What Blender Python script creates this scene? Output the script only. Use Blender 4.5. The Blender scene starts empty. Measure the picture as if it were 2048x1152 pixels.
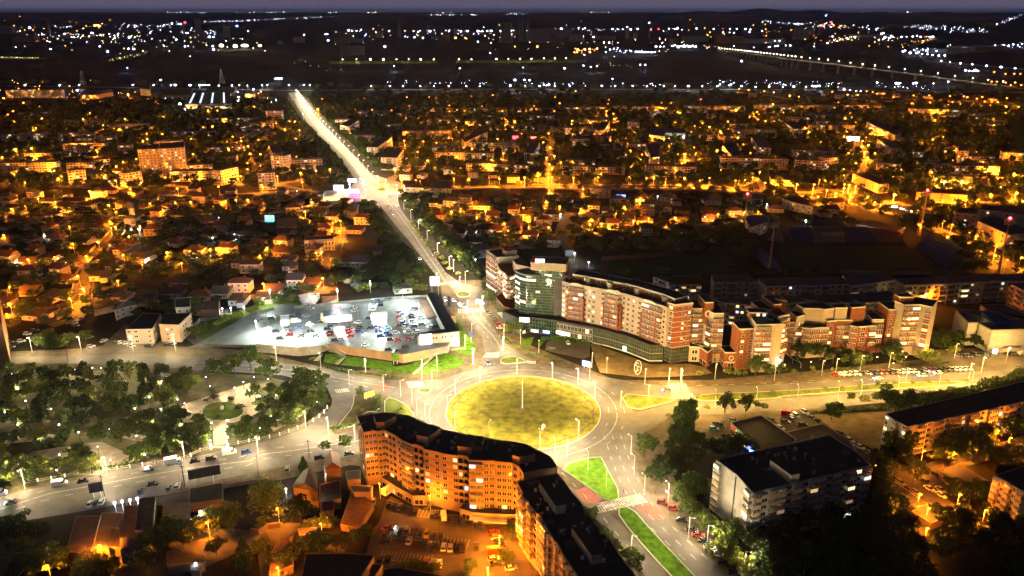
import bpy, math, random
import numpy as np
from mathutils import Vector, Matrix
R = math.radians
random.seed(7)
sc = bpy.context.scene
COL = sc.collection
# ---------------------------------------------------------------- camera, sky, exposure
F = 1580.0; CH = 170.0; PT = math.atan(555 / F); CP, SP = math.cos(PT), math.sin(PT)
cam = bpy.data.objects.new('camera', bpy.data.cameras.new('camera')); COL.objects.link(cam)
cam.location = (0, 0, CH); cam.rotation_euler = (math.pi / 2 - PT, 0, 0)
cam.data.lens = 36 * F / 2048; cam.data.sensor_width = 36; cam.data.clip_start = 1; cam.data.clip_end = 200000
sc.camera = cam
sc.view_settings.view_transform = 'Standard'; sc.view_settings.look = 'None'
sc.view_settings.exposure = 1.0; sc.view_settings.gamma = 1
world = bpy.data.worlds.new('World'); sc.world = world; world.use_nodes = True
nt = world.node_tree; nt.nodes.clear()
wo = nt.nodes.new('ShaderNodeOutputWorld'); bg = nt.nodes.new('ShaderNodeBackground')
sky = nt.nodes.new('ShaderNodeTexSky'); sky.sky_type = 'NISHITA'; sky.sun_disc = False
sky.sun_elevation = R(-5.5); sky.sun_rotation = R(70); sky.altitude = 50
tc = nt.nodes.new('ShaderNodeTexCoord'); sx = nt.nodes.new('ShaderNodeSeparateXYZ'); rp = nt.nodes.new('ShaderNodeValToRGB')
nt.links.new(tc.outputs['Generated'], sx.inputs[0]); nt.links.new(sx.outputs['Z'], rp.inputs[0])
rp.color_ramp.elements[0].position = 0.0; rp.color_ramp.elements[0].color = (.085, .095, .165, 1)
rp.color_ramp.elements[1].position = 0.9; rp.color_ramp.elements[1].color = (.006, .008, .018, 1)
e = rp.color_ramp.elements.new(.012); e.color = (.110, .088, .140, 1)
e = rp.color_ramp.elements.new(.06); e.color = (.060, .062, .115, 1)
e = rp.color_ramp.elements.new(.2); e.color = (.018, .021, .044, 1)
ad = nt.nodes.new('ShaderNodeMix'); ad.data_type = 'RGBA'; ad.blend_type = 'ADD'; ad.inputs[0].default_value = .06
nt.links.new(rp.outputs[0], ad.inputs[6]); nt.links.new(sky.outputs[0], ad.inputs[7])
nt.links.new(ad.outputs[2], bg.inputs[0]); bg.inputs[1].default_value = 0.55
nt.links.new(bg.outputs[0], wo.inputs[0])
sun = bpy.data.objects.new('sun', bpy.data.lights.new('sun', 'SUN')); COL.objects.link(sun)
sun.data.energy = 0.012; sun.data.angle = R(10); sun.data.color = (.55, .65, 1); sun.rotation_euler = (R(50), R(12), R(-40))
sc.cycles.use_light_tree = True
sc.cycles.max_bounces = 4; sc.cycles.diffuse_bounces = 2; sc.cycles.glossy_bounces = 2; sc.cycles.transmission_bounces = 2
sc.cycles.transparent_max_bounces = 8; sc.cycles.volume_bounces = 0
sc.cycles.sample_clamp_indirect = 4; sc.cycles.sample_clamp_direct = 0
sc.cycles.caustics_reflective = False; sc.cycles.caustics_refractive = False
sc.cycles.use_denoising = True
try: sc.cycles.denoiser = 'OPENIMAGEDENOISE'
except Exception: pass

# ---------------------------------------------------------------- where a point of the town lies
def G(u, v, z=0.0):
    x = (u - 1024) / F; y = (576 - v) / F
    t = (z - CH) / (-SP + y * CP)
    return Vector((x * t, (CP + y * SP) * t, z))
def PJ(p):
    h = p[2] - CH; zc = p[1] * CP - h * SP
    return 1024 + F * p[0] / zc, 576 - F * (p[1] * SP + h * CP) / zc
def ZT(b, t):
    Y = G(*b)[1]; k = (576 - t[1]) / F
    return CH + Y * (k * CP - SP) / (CP + k * SP)
CR = dict(c1=(0,0,2.88), c2=(680,0,2.88), c3=(1348,0,2.88), c4=(0,380,2.88), c5=(680,380,2.88), c6=(1348,380,2.88),
          A=(0,700,2.548), B=(400,680,2.44), C=(800,680,2.44), D=(1200,680,2.44), E=(1548,680,2.44),
          t1=(960,480,4.8), t2=(1200,520,4.8), t3=(1440,560,4.8), t4=(1640,560,4.8), t5=(700,810,4.8), t6=(900,860,3.945),
          t7=(500,560,5.76), t8=(740,560,5.758), s1=(1180,420,2.359), s2=(1400,760,3.6), s3=(1740,760,3.84),
          s4=(1840,560,5.76), s5=(220,900,4.096), s6=(0,940,5.433), s7=(700,960,5.689), s8=(0,560,4.876), F=(0,0,1))
def P(s):
    out = []; k = 'F'
    for t in s.split():
        if ',' not in t: k = t; continue
        a, b = t.split(','); x, y, m = CR[k]; out.append((x + float(a) / m, y + float(b) / m))
    return out
def GP(s, z=0.0): return [G(u, v, z) for u, v in P(s)]

# ---------------------------------------------------------------- materials
MT = {}
def mat(name, col, rough=.85, amp=.25, scale=.35, metal=0, col2=None, bump=0, objcol=False, emit=None, estr=0, detail=5, spec=.3):
    m = bpy.data.materials.new(name); m.use_nodes = True; n = m.node_tree; b = n.nodes['Principled BSDF']; MT[name] = m
    b.inputs['Roughness'].default_value = rough; b.inputs['Metallic'].default_value = metal
    b.inputs['Specular IOR Level'].default_value = spec
    c = tuple(col) + (1,)
    if col2 is None: c2 = tuple(x * (1 - amp) for x in col) + (1,); c = tuple(min(1, x * (1 + amp)) for x in col) + (1,)
    else: c2 = tuple(col2) + (1,)
    g = n.nodes.new('ShaderNodeNewGeometry'); t = n.nodes.new('ShaderNodeTexNoise'); t.inputs['Scale'].default_value = scale
    t.inputs['Detail'].default_value = detail; t.inputs['Roughness'].default_value = .62
    n.links.new(g.outputs['Position'], t.inputs['Vector'])
    r = n.nodes.new('ShaderNodeMapRange'); r.inputs[1].default_value = .35; r.inputs[2].default_value = .65
    n.links.new(t.outputs['Fac'], r.inputs[0])
    x = n.nodes.new('ShaderNodeMix'); x.data_type = 'RGBA'; x.inputs[6].default_value = c2; x.inputs[7].default_value = c
    n.links.new(r.outputs[0], x.inputs[0]); out = x.outputs[2]
    if objcol:
        o = n.nodes.new('ShaderNodeObjectInfo'); y = n.nodes.new('ShaderNodeMix'); y.data_type = 'RGBA'; y.blend_type = 'MULTIPLY'
        y.inputs[0].default_value = 1; n.links.new(out, y.inputs[6]); n.links.new(o.outputs['Color'], y.inputs[7]); out = y.outputs[2]
    n.links.new(out, b.inputs['Base Color'])
    if bump:
        bp = n.nodes.new('ShaderNodeBump'); bp.inputs['Strength'].default_value = bump; bp.inputs['Distance'].default_value = .1
        n.links.new(t.outputs['Fac'], bp.inputs['Height']); n.links.new(bp.outputs[0], b.inputs['Normal'])
    if emit: b.inputs['Emission Color'].default_value = tuple(emit) + (1,); b.inputs['Emission Strength'].default_value = estr
    return m
def em(name, col, s): return mat(name, (.6, .6, .6), .6, .05, 1, emit=col, estr=s)
ORANGE = (1.0, .40, .035); WARM = (1.0, .80, .46); COOL = (.80, .88, 1.0); WHITE = (1, .93, .82); BLUE = (.25, .3, 1.0)
mat('soil', (.026, .020, .012), .95, col2=(.011, .012, .007), scale=.06, detail=8, spec=.06)
mat('field_soil', (.022, .022, .030), .95, col2=(.010, .011, .017), scale=.0016, detail=8, spec=.06)
mat('field_strip', (.05, .038, .032), .95, col2=(.025, .02, .02), scale=.01, detail=6, spec=.06)
mat('asphalt', (.118, .110, .098), .7, col2=(.068, .063, .056), scale=.12, detail=12, bump=.1)
mat('yard_asphalt', (.13, .11, .085), .85, col2=(.08, .068, .052), scale=.12, detail=9, spec=.06)
mat('deck_asphalt', (.16, .165, .155), .55, col2=(.10, .105, .10), scale=.2, detail=8)
mat('concrete', (.26, .24, .20), .85, col2=(.16, .15, .12), scale=.3, detail=8, spec=.06)
mat('paving', (.125, .100, .066), .85, col2=(.065, .052, .034), scale=.25, detail=8, spec=.06)
mat('red_paint', (.26, .08, .055), .8, amp=.2, scale=.8)
mat('paint', (.62, .60, .56), .75, col2=(.20, .19, .18), scale=.8)
mat('yellow_paint', (.75, .55, .12), .7, amp=.15, scale=1.2)
mat('kerb', (.42, .40, .36), .8, amp=.12, scale=1)
mat('lawn', (.090, .190, .010), .95, col2=(.034, .085, .006), scale=.4, detail=9, spec=.06)
mat('dry_soil', (.24, .175, .08), .95, col2=(.13, .095, .04), scale=.2, detail=10, spec=.06)
mat('dry_lawn', (.235, .200, .024), .95, col2=(.085, .088, .012), scale=.26, detail=15, bump=.3, spec=.06)
mat('verge', (.13, .16, .03), .95, col2=(.06, .085, .015), scale=.2, detail=9, spec=.06)
mat('park_soil', (.10, .085, .045), .95, col2=(.030, .036, .014), scale=.09, detail=9, spec=.06)
mat('park_path', (.30, .25, .17), .9, col2=(.19, .16, .11), scale=.3, detail=8, spec=.06)
mat('pitch', (.020, .045, .012), .95, col2=(.014, .032, .008), scale=.05, spec=.06)
mat('wall', (.42, .40, .37), .85, amp=.14, scale=.35, objcol=True, spec=.06)
mat('plaster', (.62, .60, .56), .88, amp=.12, scale=.3, objcol=True, detail=8, spec=.06)
mat('roofing', (.6, .6, .6), .8, amp=.25, scale=.4, objcol=True, detail=7)
mat('tile', (.55, .55, .55), .75, amp=.3, scale=1.1, objcol=True, detail=7)
mat('bitumen', (.022, .022, .026), .7, amp=.3, scale=.25, detail=8)
mat('slate', (.060, .060, .072), .6, amp=.25, scale=.4)
mat('brick', (.175, .06, .03), .85, amp=.25, scale=.9, detail=8, spec=.06)
mat('cream', (.30, .245, .18), .85, amp=.1, scale=.3, detail=8, spec=.06)
mat('beige', (.32, .225, .145), .85, amp=.12, scale=.25, detail=8, spec=.06)
mat('beige_dark', (.26, .165, .09), .85, amp=.15, scale=.25, detail=8, spec=.06)
mat('grey_panel', (.26, .245, .23), .85, amp=.14, scale=.25, detail=8, spec=.06)
mat('white_trim', (.50, .46, .39), .8, amp=.08, scale=.5)
mat('dark_metal', (.03, .03, .032), .5, amp=.2, scale=2, metal=.3)
mat('pole_metal', (.50, .50, .48), .5, amp=.1, scale=2, metal=.2)
mat('glass', (.020, .024, .026), .12, amp=.2, scale=2, spec=.6)
mat('green_glass', (.045, .085, .058), .10, col2=(.025, .05, .035), scale=.4, spec=1.0, metal=.55)
mat('podium_glass', (.11, .12, .075), .12, col2=(.05, .06, .04), scale=.35, spec=.9, metal=.5)
mat('mullion', (.10, .12, .10), .5, amp=.1, scale=2, metal=.5)
mat('frame', (.6, .57, .52), .7, amp=.1, scale=2)
mat('tyre', (.015, .015, .015), .9, amp=.1, scale=5)
mat('car_paint', (1, 1, 1), .28, amp=.03, scale=3, objcol=True, spec=.6)
mat('bark', (.085, .060, .040), .95, amp=.35, scale=3)
mat('rust_roof', (.14, .068, .038), .7, amp=.25, scale=.5, detail=8)
mat('canvas', (.80, .80, .78), .8, amp=.05, scale=1)
mat('red_panel', (.5, .03, .03), .6, amp=.1, scale=1)
mat('blue_seats', (.035, .050, .16), .7, amp=.2, scale=.8)
mat('blue_roof', (.05, .075, .19), .6, amp=.2, scale=.5)
mat('person_cloth', (.08, .07, .09), .9, amp=.3, scale=4)
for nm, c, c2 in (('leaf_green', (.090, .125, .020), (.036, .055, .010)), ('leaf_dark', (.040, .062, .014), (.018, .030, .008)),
                  ('leaf_lamplit', (.19, .21, .03), (.09, .11, .018)), ('hedge', (.10, .17, .025), (.05, .09, .015))):  # pale and dark leaf tones paint lamplit and unlit crowns into the colour
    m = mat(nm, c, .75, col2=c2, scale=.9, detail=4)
    n = m.node_tree; b = n.nodes['Principled BSDF']; tr = n.nodes.new('ShaderNodeBsdfTranslucent'); ms = n.nodes.new('ShaderNodeMixShader')
    src = b.inputs['Base Color'].links[0].from_socket; n.links.new(src, tr.inputs[0]); ms.inputs[0].default_value = .35
    n.links.new(b.outputs[0], ms.inputs[1]); n.links.new(tr.outputs[0], ms.inputs[2])
    n.links.new(ms.outputs[0], n.nodes['Material Output'].inputs['Surface'])
em('lamp_orange', (1, .22, .012), 6); em('lamp_warm', (1, .80, .45), 4); em('lamp_white', (.85, .90, 1), 8); em('lamp_violet', (.72, .66, 1), 12)
em('lamp_far_orange', (1, .33, .05), 30); em('lamp_far_white', (.62, .68, 1), 26); em('lamp_far_blue', (.16, .19, 1), 30); em('lamp_far_warm', (1, .76, .40), 30)
em('lamp_red', (1, .02, .03), 30); em('lamp_blue', (.1, .15, 1), 25)
em('win_warm', (1, .62, .24), .5); em('win_yellow', (1, .76, .40), .95); em('win_cool', (.75, .9, 1), .8); em('win_dim', (1, .5, .2), .2)
em('win_teal', (.5, .95, .80), .25); em('sign_white', (.92, .90, 1), 1.3); em('sign_blue', (.08, .15, 1), 6); em('sign_red', (1, .03, .05), 6)
em('sign_pink', (1, .05, .35), 3); em('sign_teal', (.05, .6, .7), .8); em('sign_green', (.1, 1, .3), 4); em('shop_light', (1, .76, .42), .8); em('headlight', (.9, .93, 1), 60); em('taillight', (1, .02, .02), 6)

# ---------------------------------------------------------------- mesh building
class MB:
    def __init__(s): s.v = []; s.f = []; s.m = []
    def add(s, vs, fs, m=0):
        k = len(s.v); s.v.extend(tuple(x) for x in vs)
        for f in fs: s.f.append(tuple(i + k for i in f)); s.m.append(m)
    def quad(s, a, b, c, d, m=0): s.add((a, b, c, d), ((0, 1, 2, 3),), m)
    def prism(s, poly, z0, z1, m=0, mtop=None, bottom=False):
        n = len(poly); ar = sum(poly[i][0] * poly[(i + 1) % n][1] - poly[(i + 1) % n][0] * poly[i][1] for i in range(n))
        if ar < 0: poly = list(poly)[::-1]
        z1s = z1 if isinstance(z1, (list, tuple)) else [z1] * n
        if ar < 0 and isinstance(z1, (list, tuple)): z1s = z1s[::-1]
        vs = [(p[0], p[1], z0) for p in poly] + [(p[0], p[1], z) for p, z in zip(poly, z1s)]
        s.add(vs, [(i, (i + 1) % n, n + (i + 1) % n, n + i) for i in range(n)], m)
        s.add(vs[n:], [tuple(range(n))], m if mtop is None else mtop)
        if bottom: s.add(vs[:n], [tuple(range(n))[::-1]], m)
    def box(s, c, size, rz=0, m=0, mtop=None):
        x, y, z = size; ca, sa = math.cos(rz), math.sin(rz)
        pl = [(c[0] + ca * a - sa * b, c[1] + sa * a + ca * b) for a, b in ((-x/2,-y/2),(x/2,-y/2),(x/2,y/2),(-x/2,y/2))]
        s.prism(pl, c[2], c[2] + z, m, mtop, True)
    def tube(s, a, b, r0, r1=None, n=6, m=0, cap=True):
        a, b = Vector(a), Vector(b); r1 = r0 if r1 is None else r1; d = (b - a).normalized()
        u = d.orthogonal().normalized(); w = d.cross(u)
        vs = [a + (u * math.cos(t) + w * math.sin(t)) * r0 for t in [2 * math.pi * i / n for i in range(n)]]
        vs += [b + (u * math.cos(t) + w * math.sin(t)) * r1 for t in [2 * math.pi * i / n for i in range(n)]]
        fs = [(i, (i + 1) % n, n + (i + 1) % n, n + i) for i in range(n)]
        if cap: fs += [tuple(range(n))[::-1], tuple(range(n, 2 * n))]
        s.add(vs, fs, m)
    def ball(s, c, r, m=0, sz=1, n=8, k=5):
        vs = []; fs = []
        for j in range(k + 1):
            a = math.pi * j / k
            for i in range(n): t = 2 * math.pi * i / n; vs.append((c[0] + r * math.sin(a) * math.cos(t), c[1] + r * math.sin(a) * math.sin(t), c[2] + r * sz * math.cos(a)))
        for j in range(k):
            for i in range(n): fs.append((j * n + i, (j + 1) * n + i, (j + 1) * n + (i + 1) % n, j * n + (i + 1) % n))
        s.add(vs, fs, m)
    def mesh(s, name, mats, org=(0, 0, 0)):
        me = bpy.data.meshes.new(name)
        me.from_pydata([(x - org[0], y - org[1], z - org[2]) for x, y, z in s.v], [], s.f)
        for mm in mats: me.materials.append(MT[mm])
        if len(mats) > 1: me.polygons.foreach_set('material_index', s.m)
        me.update(); return me
    def build(s, name, mats, parent=None, color=None, root_at=None):
        mats = [mats] if isinstance(mats, str) else mats
        org = parent.location if parent is not None else (root_at or (0, 0, 0))
        if parent is not None and parent.parent is not None: org = parent.parent.location + parent.location
        return obj(name, s.mesh(name, mats, org), parent, color, None if parent is not None else root_at)
def obj(name, me, parent=None, color=None, loc=None, rz=0, scale=None):
    o = bpy.data.objects.new(name, me); COL.objects.link(o)
    if parent is not None: o.parent = parent
    if color: o.color = tuple(color) + (1,)
    if loc is not None: o.location = loc
    if rz: o.rotation_euler = (0, 0, rz)
    if scale is not None: o.scale = scale
    return o
def tag(o, label, cat, group=None, kind=None):
    if label: o['label'] = label
    if cat: o['category'] = cat
    if group: o['group'] = group
    if kind: o['kind'] = kind
    return o
def thing(name, loc, label, cat, group=None, rz=0):
    o = bpy.data.objects.new(name, None); COL.objects.link(o); o.location = loc; o.empty_display_size = .5
    o.rotation_euler = (0, 0, rz); return tag(o, label, cat, group)
def struct(o): o['kind'] = 'structure'; return o
Z = [0.0]
def sheet(name, s, m, z=None, pts=None):
    poly = pts if pts is not None else GP(s)
    if z is None: Z[0] += .005; z = Z[0]
    b = MB(); n = len(poly)
    ar = sum(poly[i][0] * poly[(i + 1) % n][1] - poly[(i + 1) % n][0] * poly[i][1] for i in range(n))
    if ar < 0: poly = poly[::-1]
    b.add([(p[0], p[1], z) for p in poly], [tuple(range(n))])
    me = b.mesh(name, [m]); bm_tri(me)
    return struct(obj(name, me))
def bm_tri(me):
    import bmesh
    bm = bmesh.new(); bm.from_mesh(me); bmesh.ops.triangulate(bm, faces=bm.faces[:]); bm.to_mesh(me); bm.free()
def smooth_poly(pts, it=2):
    for _ in range(it):
        q = []
        for i in range(len(pts)):
            a, b = pts[i], pts[(i + 1) % len(pts)]; q += [a * .75 + b * .25, a * .25 + b * .75]
        pts = q
    return pts
def island(name, s, m, h=.13, smooth=1, pts=None, base_z=0):
    poly = pts if pts is not None else GP(s)
    if smooth: poly = smooth_poly(poly, smooth)
    b = MB(); n = len(poly)
    ar = sum(poly[i][0] * poly[(i + 1) % n][1] - poly[(i + 1) % n][0] * poly[i][1] for i in range(n))
    if ar < 0: poly = poly[::-1]
    b.prism(poly, base_z, base_z + h, 0)
    c = []                                    # a kerb ring 25 cm wide round the planted top
    for i in range(n):
        p, a, d = poly[i], poly[i - 1], poly[(i + 1) % n]
        t = Vector((d[0] - a[0], d[1] - a[1])).normalized(); c.append((p[0] - t.y * .3, p[1] + t.x * .3))
    me = b.mesh(name, ['kerb']); bm_tri(me); o = struct(obj(name, me))
    t = MB(); t.add([(p[0], p[1], base_z + h + .012) for p in c], [tuple(range(n))]); me = t.mesh('lawn', [m]); bm_tri(me); struct(obj('lawn', me))
    return o
def offs(pts, d):                             # shift an open polyline sideways (left of travel)
    out = []
    for i, p in enumerate(pts):
        a = pts[max(i - 1, 0)]; b = pts[min(i + 1, len(pts) - 1)]
        t = Vector((b[0] - a[0], b[1] - a[1])).normalized(); out.append(Vector((p[0] - t.y * d, p[1] + t.x * d, 0)))
    return out
def strip(name, line, w, m, z=None):
    return sheet(name, None, m, z, offs(line, w / 2) + offs(line, -w / 2)[::-1])
def resample(pts, step):
    out = [Vector(pts[0])]; carry = 0
    for a, b in zip(pts, pts[1:]):
        a, b = Vector(a), Vector(b); L = (b - a).length; d = step - carry
        while d <= L: out.append(a.lerp(b, d / L)); d += step
        carry = L - (d - step)
    return out
# ---------------------------------------------------------------- ground, roads, islands
b = MB(); b.quad((-60000, -300, -.25), (60000, -300, -.25), (60000, 90000, -.25), (-60000, 90000, -.25)); struct(b.build('ground', 'field_soil'))
sheet('ground', 'F -900,1500 -900,176 2900,176 2900,1500', 'soil', -.02)
Z[0] = 0.0
sheet('pavement', 'F -80,705 60,702 300,690 500,700 690,745 900,720 880,560 975,560 1010,640 1060,690 1230,760 1420,760 1640,740 2120,690 2120,800 1760,800 1500,850 1330,900 1350,960 1540,1180 1000,1180 1000,960 700,930 560,960 -80,1055 -80,960 420,880 600,850 680,800 640,745 400,725 -80,725', 'paving')
sheet('yard', 's7 140,980 180,860 260,560 330,480 400,290 460,180 700,300 1000,380 1240,400 1800,490 1950,480 2100,1300 100,1300', 'yard_asphalt')
sheet('yard', 's5 0,740 80,640 220,600 470,640 800,640 1130,650 1380,590 1560,600 1900,560 2048,560 2048,640 1700,640 1560,720 1470,720 1330,800 1310,1100 1240,1100 1200,760 1000,860 700,1000 500,1100 0,1100', 'yard_asphalt')
sheet('road', 's5 0,900 260,920 520,1000 560,1100 0,1100', 'yard_asphalt')
sheet('yard', 't7 -1500,620 -820,440 -500,420 -250,330 -250,520 -550,640 -1500,700', 'yard_asphalt')
sheet('yard', 's8 1230,420 1000,640 760,690 760,720 1500,700 1560,640 1800,560 1900,640 1850,700 2048,560 1980,420 1560,600 1500,640', 'yard_asphalt')
sheet('road', 'F -90,716 100,712 300,708 B 0,85 270,100 480,120 600,143 760,173 900,193 1010,200 1220,190 1250,330 1150,400 1070,420 1045,340 950,286 850,256 755,243 620,232 540,205 400,172 200,158 0,150 F 300,742 0,752 -90,755', 'asphalt')
sheet('road', 'A -200,790 0,742 300,682 620,614 1000,542 1274,482 B 200,515 300,500 400,475 500,438 600,368 640,328 645,290 620,232 755,245 745,310 705,372 640,440 660,462 770,435 900,425 1010,380 1010,500 700,575 560,592 370,625 200,660 0,700 A 960,700 790,748 500,808 250,850 0,892 -200,940', 'asphalt')
RC = Vector((5.0, 317.5, 0)); RR = 34.8
circ = lambda r, n=72, c=RC: [Vector((c.x + r * math.cos(2 * math.pi * i / n), c.y + r * math.sin(2 * math.pi * i / n), 0)) for i in range(n)]
sheet('road', 'c5 835,1000 833,940 818,850 765,780 715,705 690,640 640,560 560,500 480,400 395,290 320,205 225,80 200,40 330,40 345,100 420,210 500,310 560,400 610,475 680,525 760,550 850,575 850,650 805,690 870,780 930,860 1010,930 1130,985 1130,1050', 'asphalt')
sheet('road', 'F 712,362 690,330 650,286 612,242 590,206 576,186 590,184 604,200 632,235 672,275 716,318 746,352', 'asphalt')
sheet('road', 'F 690,398 700,375 716,358 748,350 800,364 832,384 795,396 760,412 748,414', 'asphalt')
NB = resample([G(*q) for q in P('F 583,188 602,215 630,250 668,292 705,330 735,372 c5 270,60 370,210 440,310 530,430 600,510 655,560')], 12)
EB = [G(*q) for q in P('F 770,389 900,376 1100,375 1340,377 1480,381 1600,393 1700,408 1830,440 1900,470 1990,515 2140,590')]
strip('road', EB, 12, 'asphalt')
WS = [G(*q) for q in P('F -40,430 60,433 170,437 260,440 370,438 480,429 620,419 705,394')]
strip('road', WS, 10, 'asphalt')
DS = [G(*q) for q in P('F 262,441 235,464 205,497 187,522 172,548 165,582 160,612 146,638 100,652')]
strip('road', DS, 8, 'yard_asphalt')
KS = [G(*q) for q in P('F 682,462 666,500 653,545 655,572')]; strip('road', KS, 9, 'yard_asphalt')
US = [G(*q) for q in P('F 1104,374 1100,360 1090,336 1105,308 1098,296 1108,268 1100,240')]; strip('road', US, 10, 'yard_asphalt')
VS = [G(*q) for q in P('F 1690,402 1712,368 1732,330 1722,295 1700,262')]; strip('road', VS, 11, 'yard_asphalt')
XS = [G(*q) for q in P('F 1140,425 1130,450 1124,470 1165,482')]; strip('road', XS, 13, 'yard_asphalt')
YS = [G(*q) for q in P('F 480,352 560,372 640,385 700,388')]; strip('road', YS, 7, 'yard_asphalt')
FW = [G(*q) for q in P('F -60,171 200,174 400,178 585,181 900,178.5 1300,178.5 1700,180 2120,186')]; strip('road', FW, 16, 'asphalt')
MS = [G(*q) for q in P('F -40,352 120,345 300,352 420,360 480,352')]; strip('road', MS, 7, 'yard_asphalt')
RS = [G(*q) for q in P('s3 100,610 300,760 450,890 640,1010 800,1120 900,1200')]; strip('road', RS, 8.5, 'yard_asphalt')
RT = [G(*q) for q in P('s3 340,740 420,690 600,650 800,600 1000,530 1300,440')]; strip('road', RT, 7, 'yard_asphalt')
PS = [G(*q) for q in P('F 1450,352 1560,358 1650,372 1700,402')]; strip('road', PS, 7, 'yard_asphalt')
sheet('yard', 's3 380,700 620,660 880,780 900,820 640,900 400,800', 'yard_asphalt')
sheet('yard', 's3 120,1080 300,1010 440,960 560,1060 450,1200 150,1200', 'yard_asphalt')
# east boulevard, two roadways
sheet('road', 'D -40,170 60,188 330,232 500,228 800,220 1220,190 E 400,175 700,168 1060,150 1400,120 1400,230 1060,205 950,205 400,240 0,262 D 900,248 560,262 380,292 250,288 60,262 -40,262', 'asphalt')
sheet('road', 'D -40,500 0,482 60,440 120,395 180,352 330,318 450,300 700,298 1220,262 E 300,255 700,235 1100,200 1400,170 1400,215 1060,232 600,300 340,325 0,350 D 860,345 650,360 460,368 330,385 240,440 180,480 160,540', 'asphalt')
# south-east boulevard
sheet('road', 'D -60,600 -60,400 150,400 165,480 160,560 180,640 215,720 330,870 480,1020 640,1152 760,1260 520,1260 300,1120 75,828 0,700', 'asphalt')
sheet('road', 'C 700,560 760,640 890,800 1000,930 1190,1140 1260,1240 D 480,1300 340,1160 150,950 -30,780 -200,690 -230,620', 'asphalt')
sheet('road', None, 'asphalt', pts=circ(49.2))
sheet('yard', 'c5 1190,880 1230,862 1440,880 1440,960 1400,975 1180,925', 'yard_asphalt')
sheet('yard', 's2 470,275 590,262 820,250 960,400 640,400', 'yard_asphalt')
sheet('yard', 's2 950,380 1060,420 1290,540 1400,600 1400,660 1180,560 960,440', 'yard_asphalt')
sheet('yard', 's2 40,345 220,300 330,480 200,520 60,480', 'yard_asphalt')
sheet('yard', 'F 1840,735 1870,700 2120,690 2120,730 1960,742', 'yard_asphalt')
# planted islands and lawns
island('roundabout_island', None, 'dry_lawn', .42, 0, circ(RR))
island('median_island', 'C 772,622 975,562 1000,610 1088,772 1010,792 935,735 860,680', 'lawn', .40)
island('median_island', 'D 72,828 148,812 250,930 460,1152 600,1300 500,1300 340,1152 150,940', 'lawn', .40)
island('median_island', 'D 95,264 240,276 382,290 330,308 150,352', 'verge', .40)
island('median_island', 'D 455,276 560,264 800,256 1220,230 E 500,214 950,202 900,222 500,246 0,278 D 900,286 560,300 470,298', 'verge', .40)
island('median_island', 'C 492,92 560,80 622,106 590,114 490,120', 'verge', .38)
island('median_island', 'c5 938,922 985,938 935,944', 'verge', .38, 0)
island('median_island', 'B 1046,242 1140,237 1104,272', 'verge', .38)
island('median_island', 'c5 668,598 690,588 725,585 752,598 748,612 715,620 680,616', 'verge', .38)
island('median_island', 'B 752,256 862,264 884,276 876,352 800,352 760,420 660,440 705,380 745,330', 'park_soil', .36)
island('median_island', 'B 900,275 980,300 1036,345 1046,385 900,385', 'verge', .34)
sheet('lawn', 't8 0,915 170,950 300,1000 420,985 560,940 720,840 800,812 640,950 480,1090 200,1062 0,1030', 'lawn')
sheet('lawn', 't8 528,1088 840,832 1000,875 1092,950 1050,990 900,1040 700,1088', 'lawn')
sheet('lawn', 't8 945,415 985,420 1130,640 1225,760 1218,832 1150,868 1050,852 960,800 1070,768 1040,600', 'lawn')
sheet('lawn', 't7 868,858 960,852 1072,880 985,972 850,950', 'lawn')
sheet('lawn', 't7 1132,882 1400,915 1640,950 1640,1055 1340,1012 1040,982', 'lawn')
sheet('lawn', 't7 670,930 760,900 750,880 690,905', 'lawn')
sheet('lawn', 't1 400,960 520,930 480,1030 380,990', 'lawn'); sheet('lawn', 't1 560,1040 590,930 650,930 1050,985 1060,1010 640,955', 'lawn')
sheet('field', 't1 1060,1000 1190,1010 t2 0,832 300,935 480,1005 620,1000 850,1000 1000,1030 1080,1090 1000,1105 700,1125 400,1132 0,1085 t1 1100,1152', 'dry_soil')
sheet('field', 's2 815,252 1335,228 1420,240 1300,560 1290,520 1050,410 930,340', 'dry_soil')
sheet('field', 'c5 -200,560 -130,640 -560,780 -800,870 -860,790 -600,700 -300,600', 'verge')
PARK = GP('A -150,80 0,75 300,70 800,80 B 80,165 300,175 520,225 605,245 625,300 600,345 490,425 300,492 200,515 0,565 A 1000,530 620,602 300,668 0,735 -150,770')
sheet('park_ground', None, 'park_soil', pts=PARK)
for s in ('A 0,610 170,520 300,498 440,490 640,570 500,640 330,640 420,600 180,540 20,640', 'A 400,480 520,470 720,560 600,605 640,570',
          'A 860,330 960,270 1090,230 1274,170 B 250,235 300,280 330,330 280,360 200,400 130,410 A 1150,420 1165,480 1090,490 1085,410 980,370 890,390',
          'A 600,420 760,440 720,470 620,450', 'A 0,440 300,430 320,460 0,480', 'B 330,410 480,330 540,290 570,310 500,370 360,450'):
    sheet('path', s, 'park_path')
island('park_island', 'A 1020,320 1050,280 1130,262 1210,275 1250,305 1235,340 1150,365 1060,362', 'verge', .42, 1)
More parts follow.
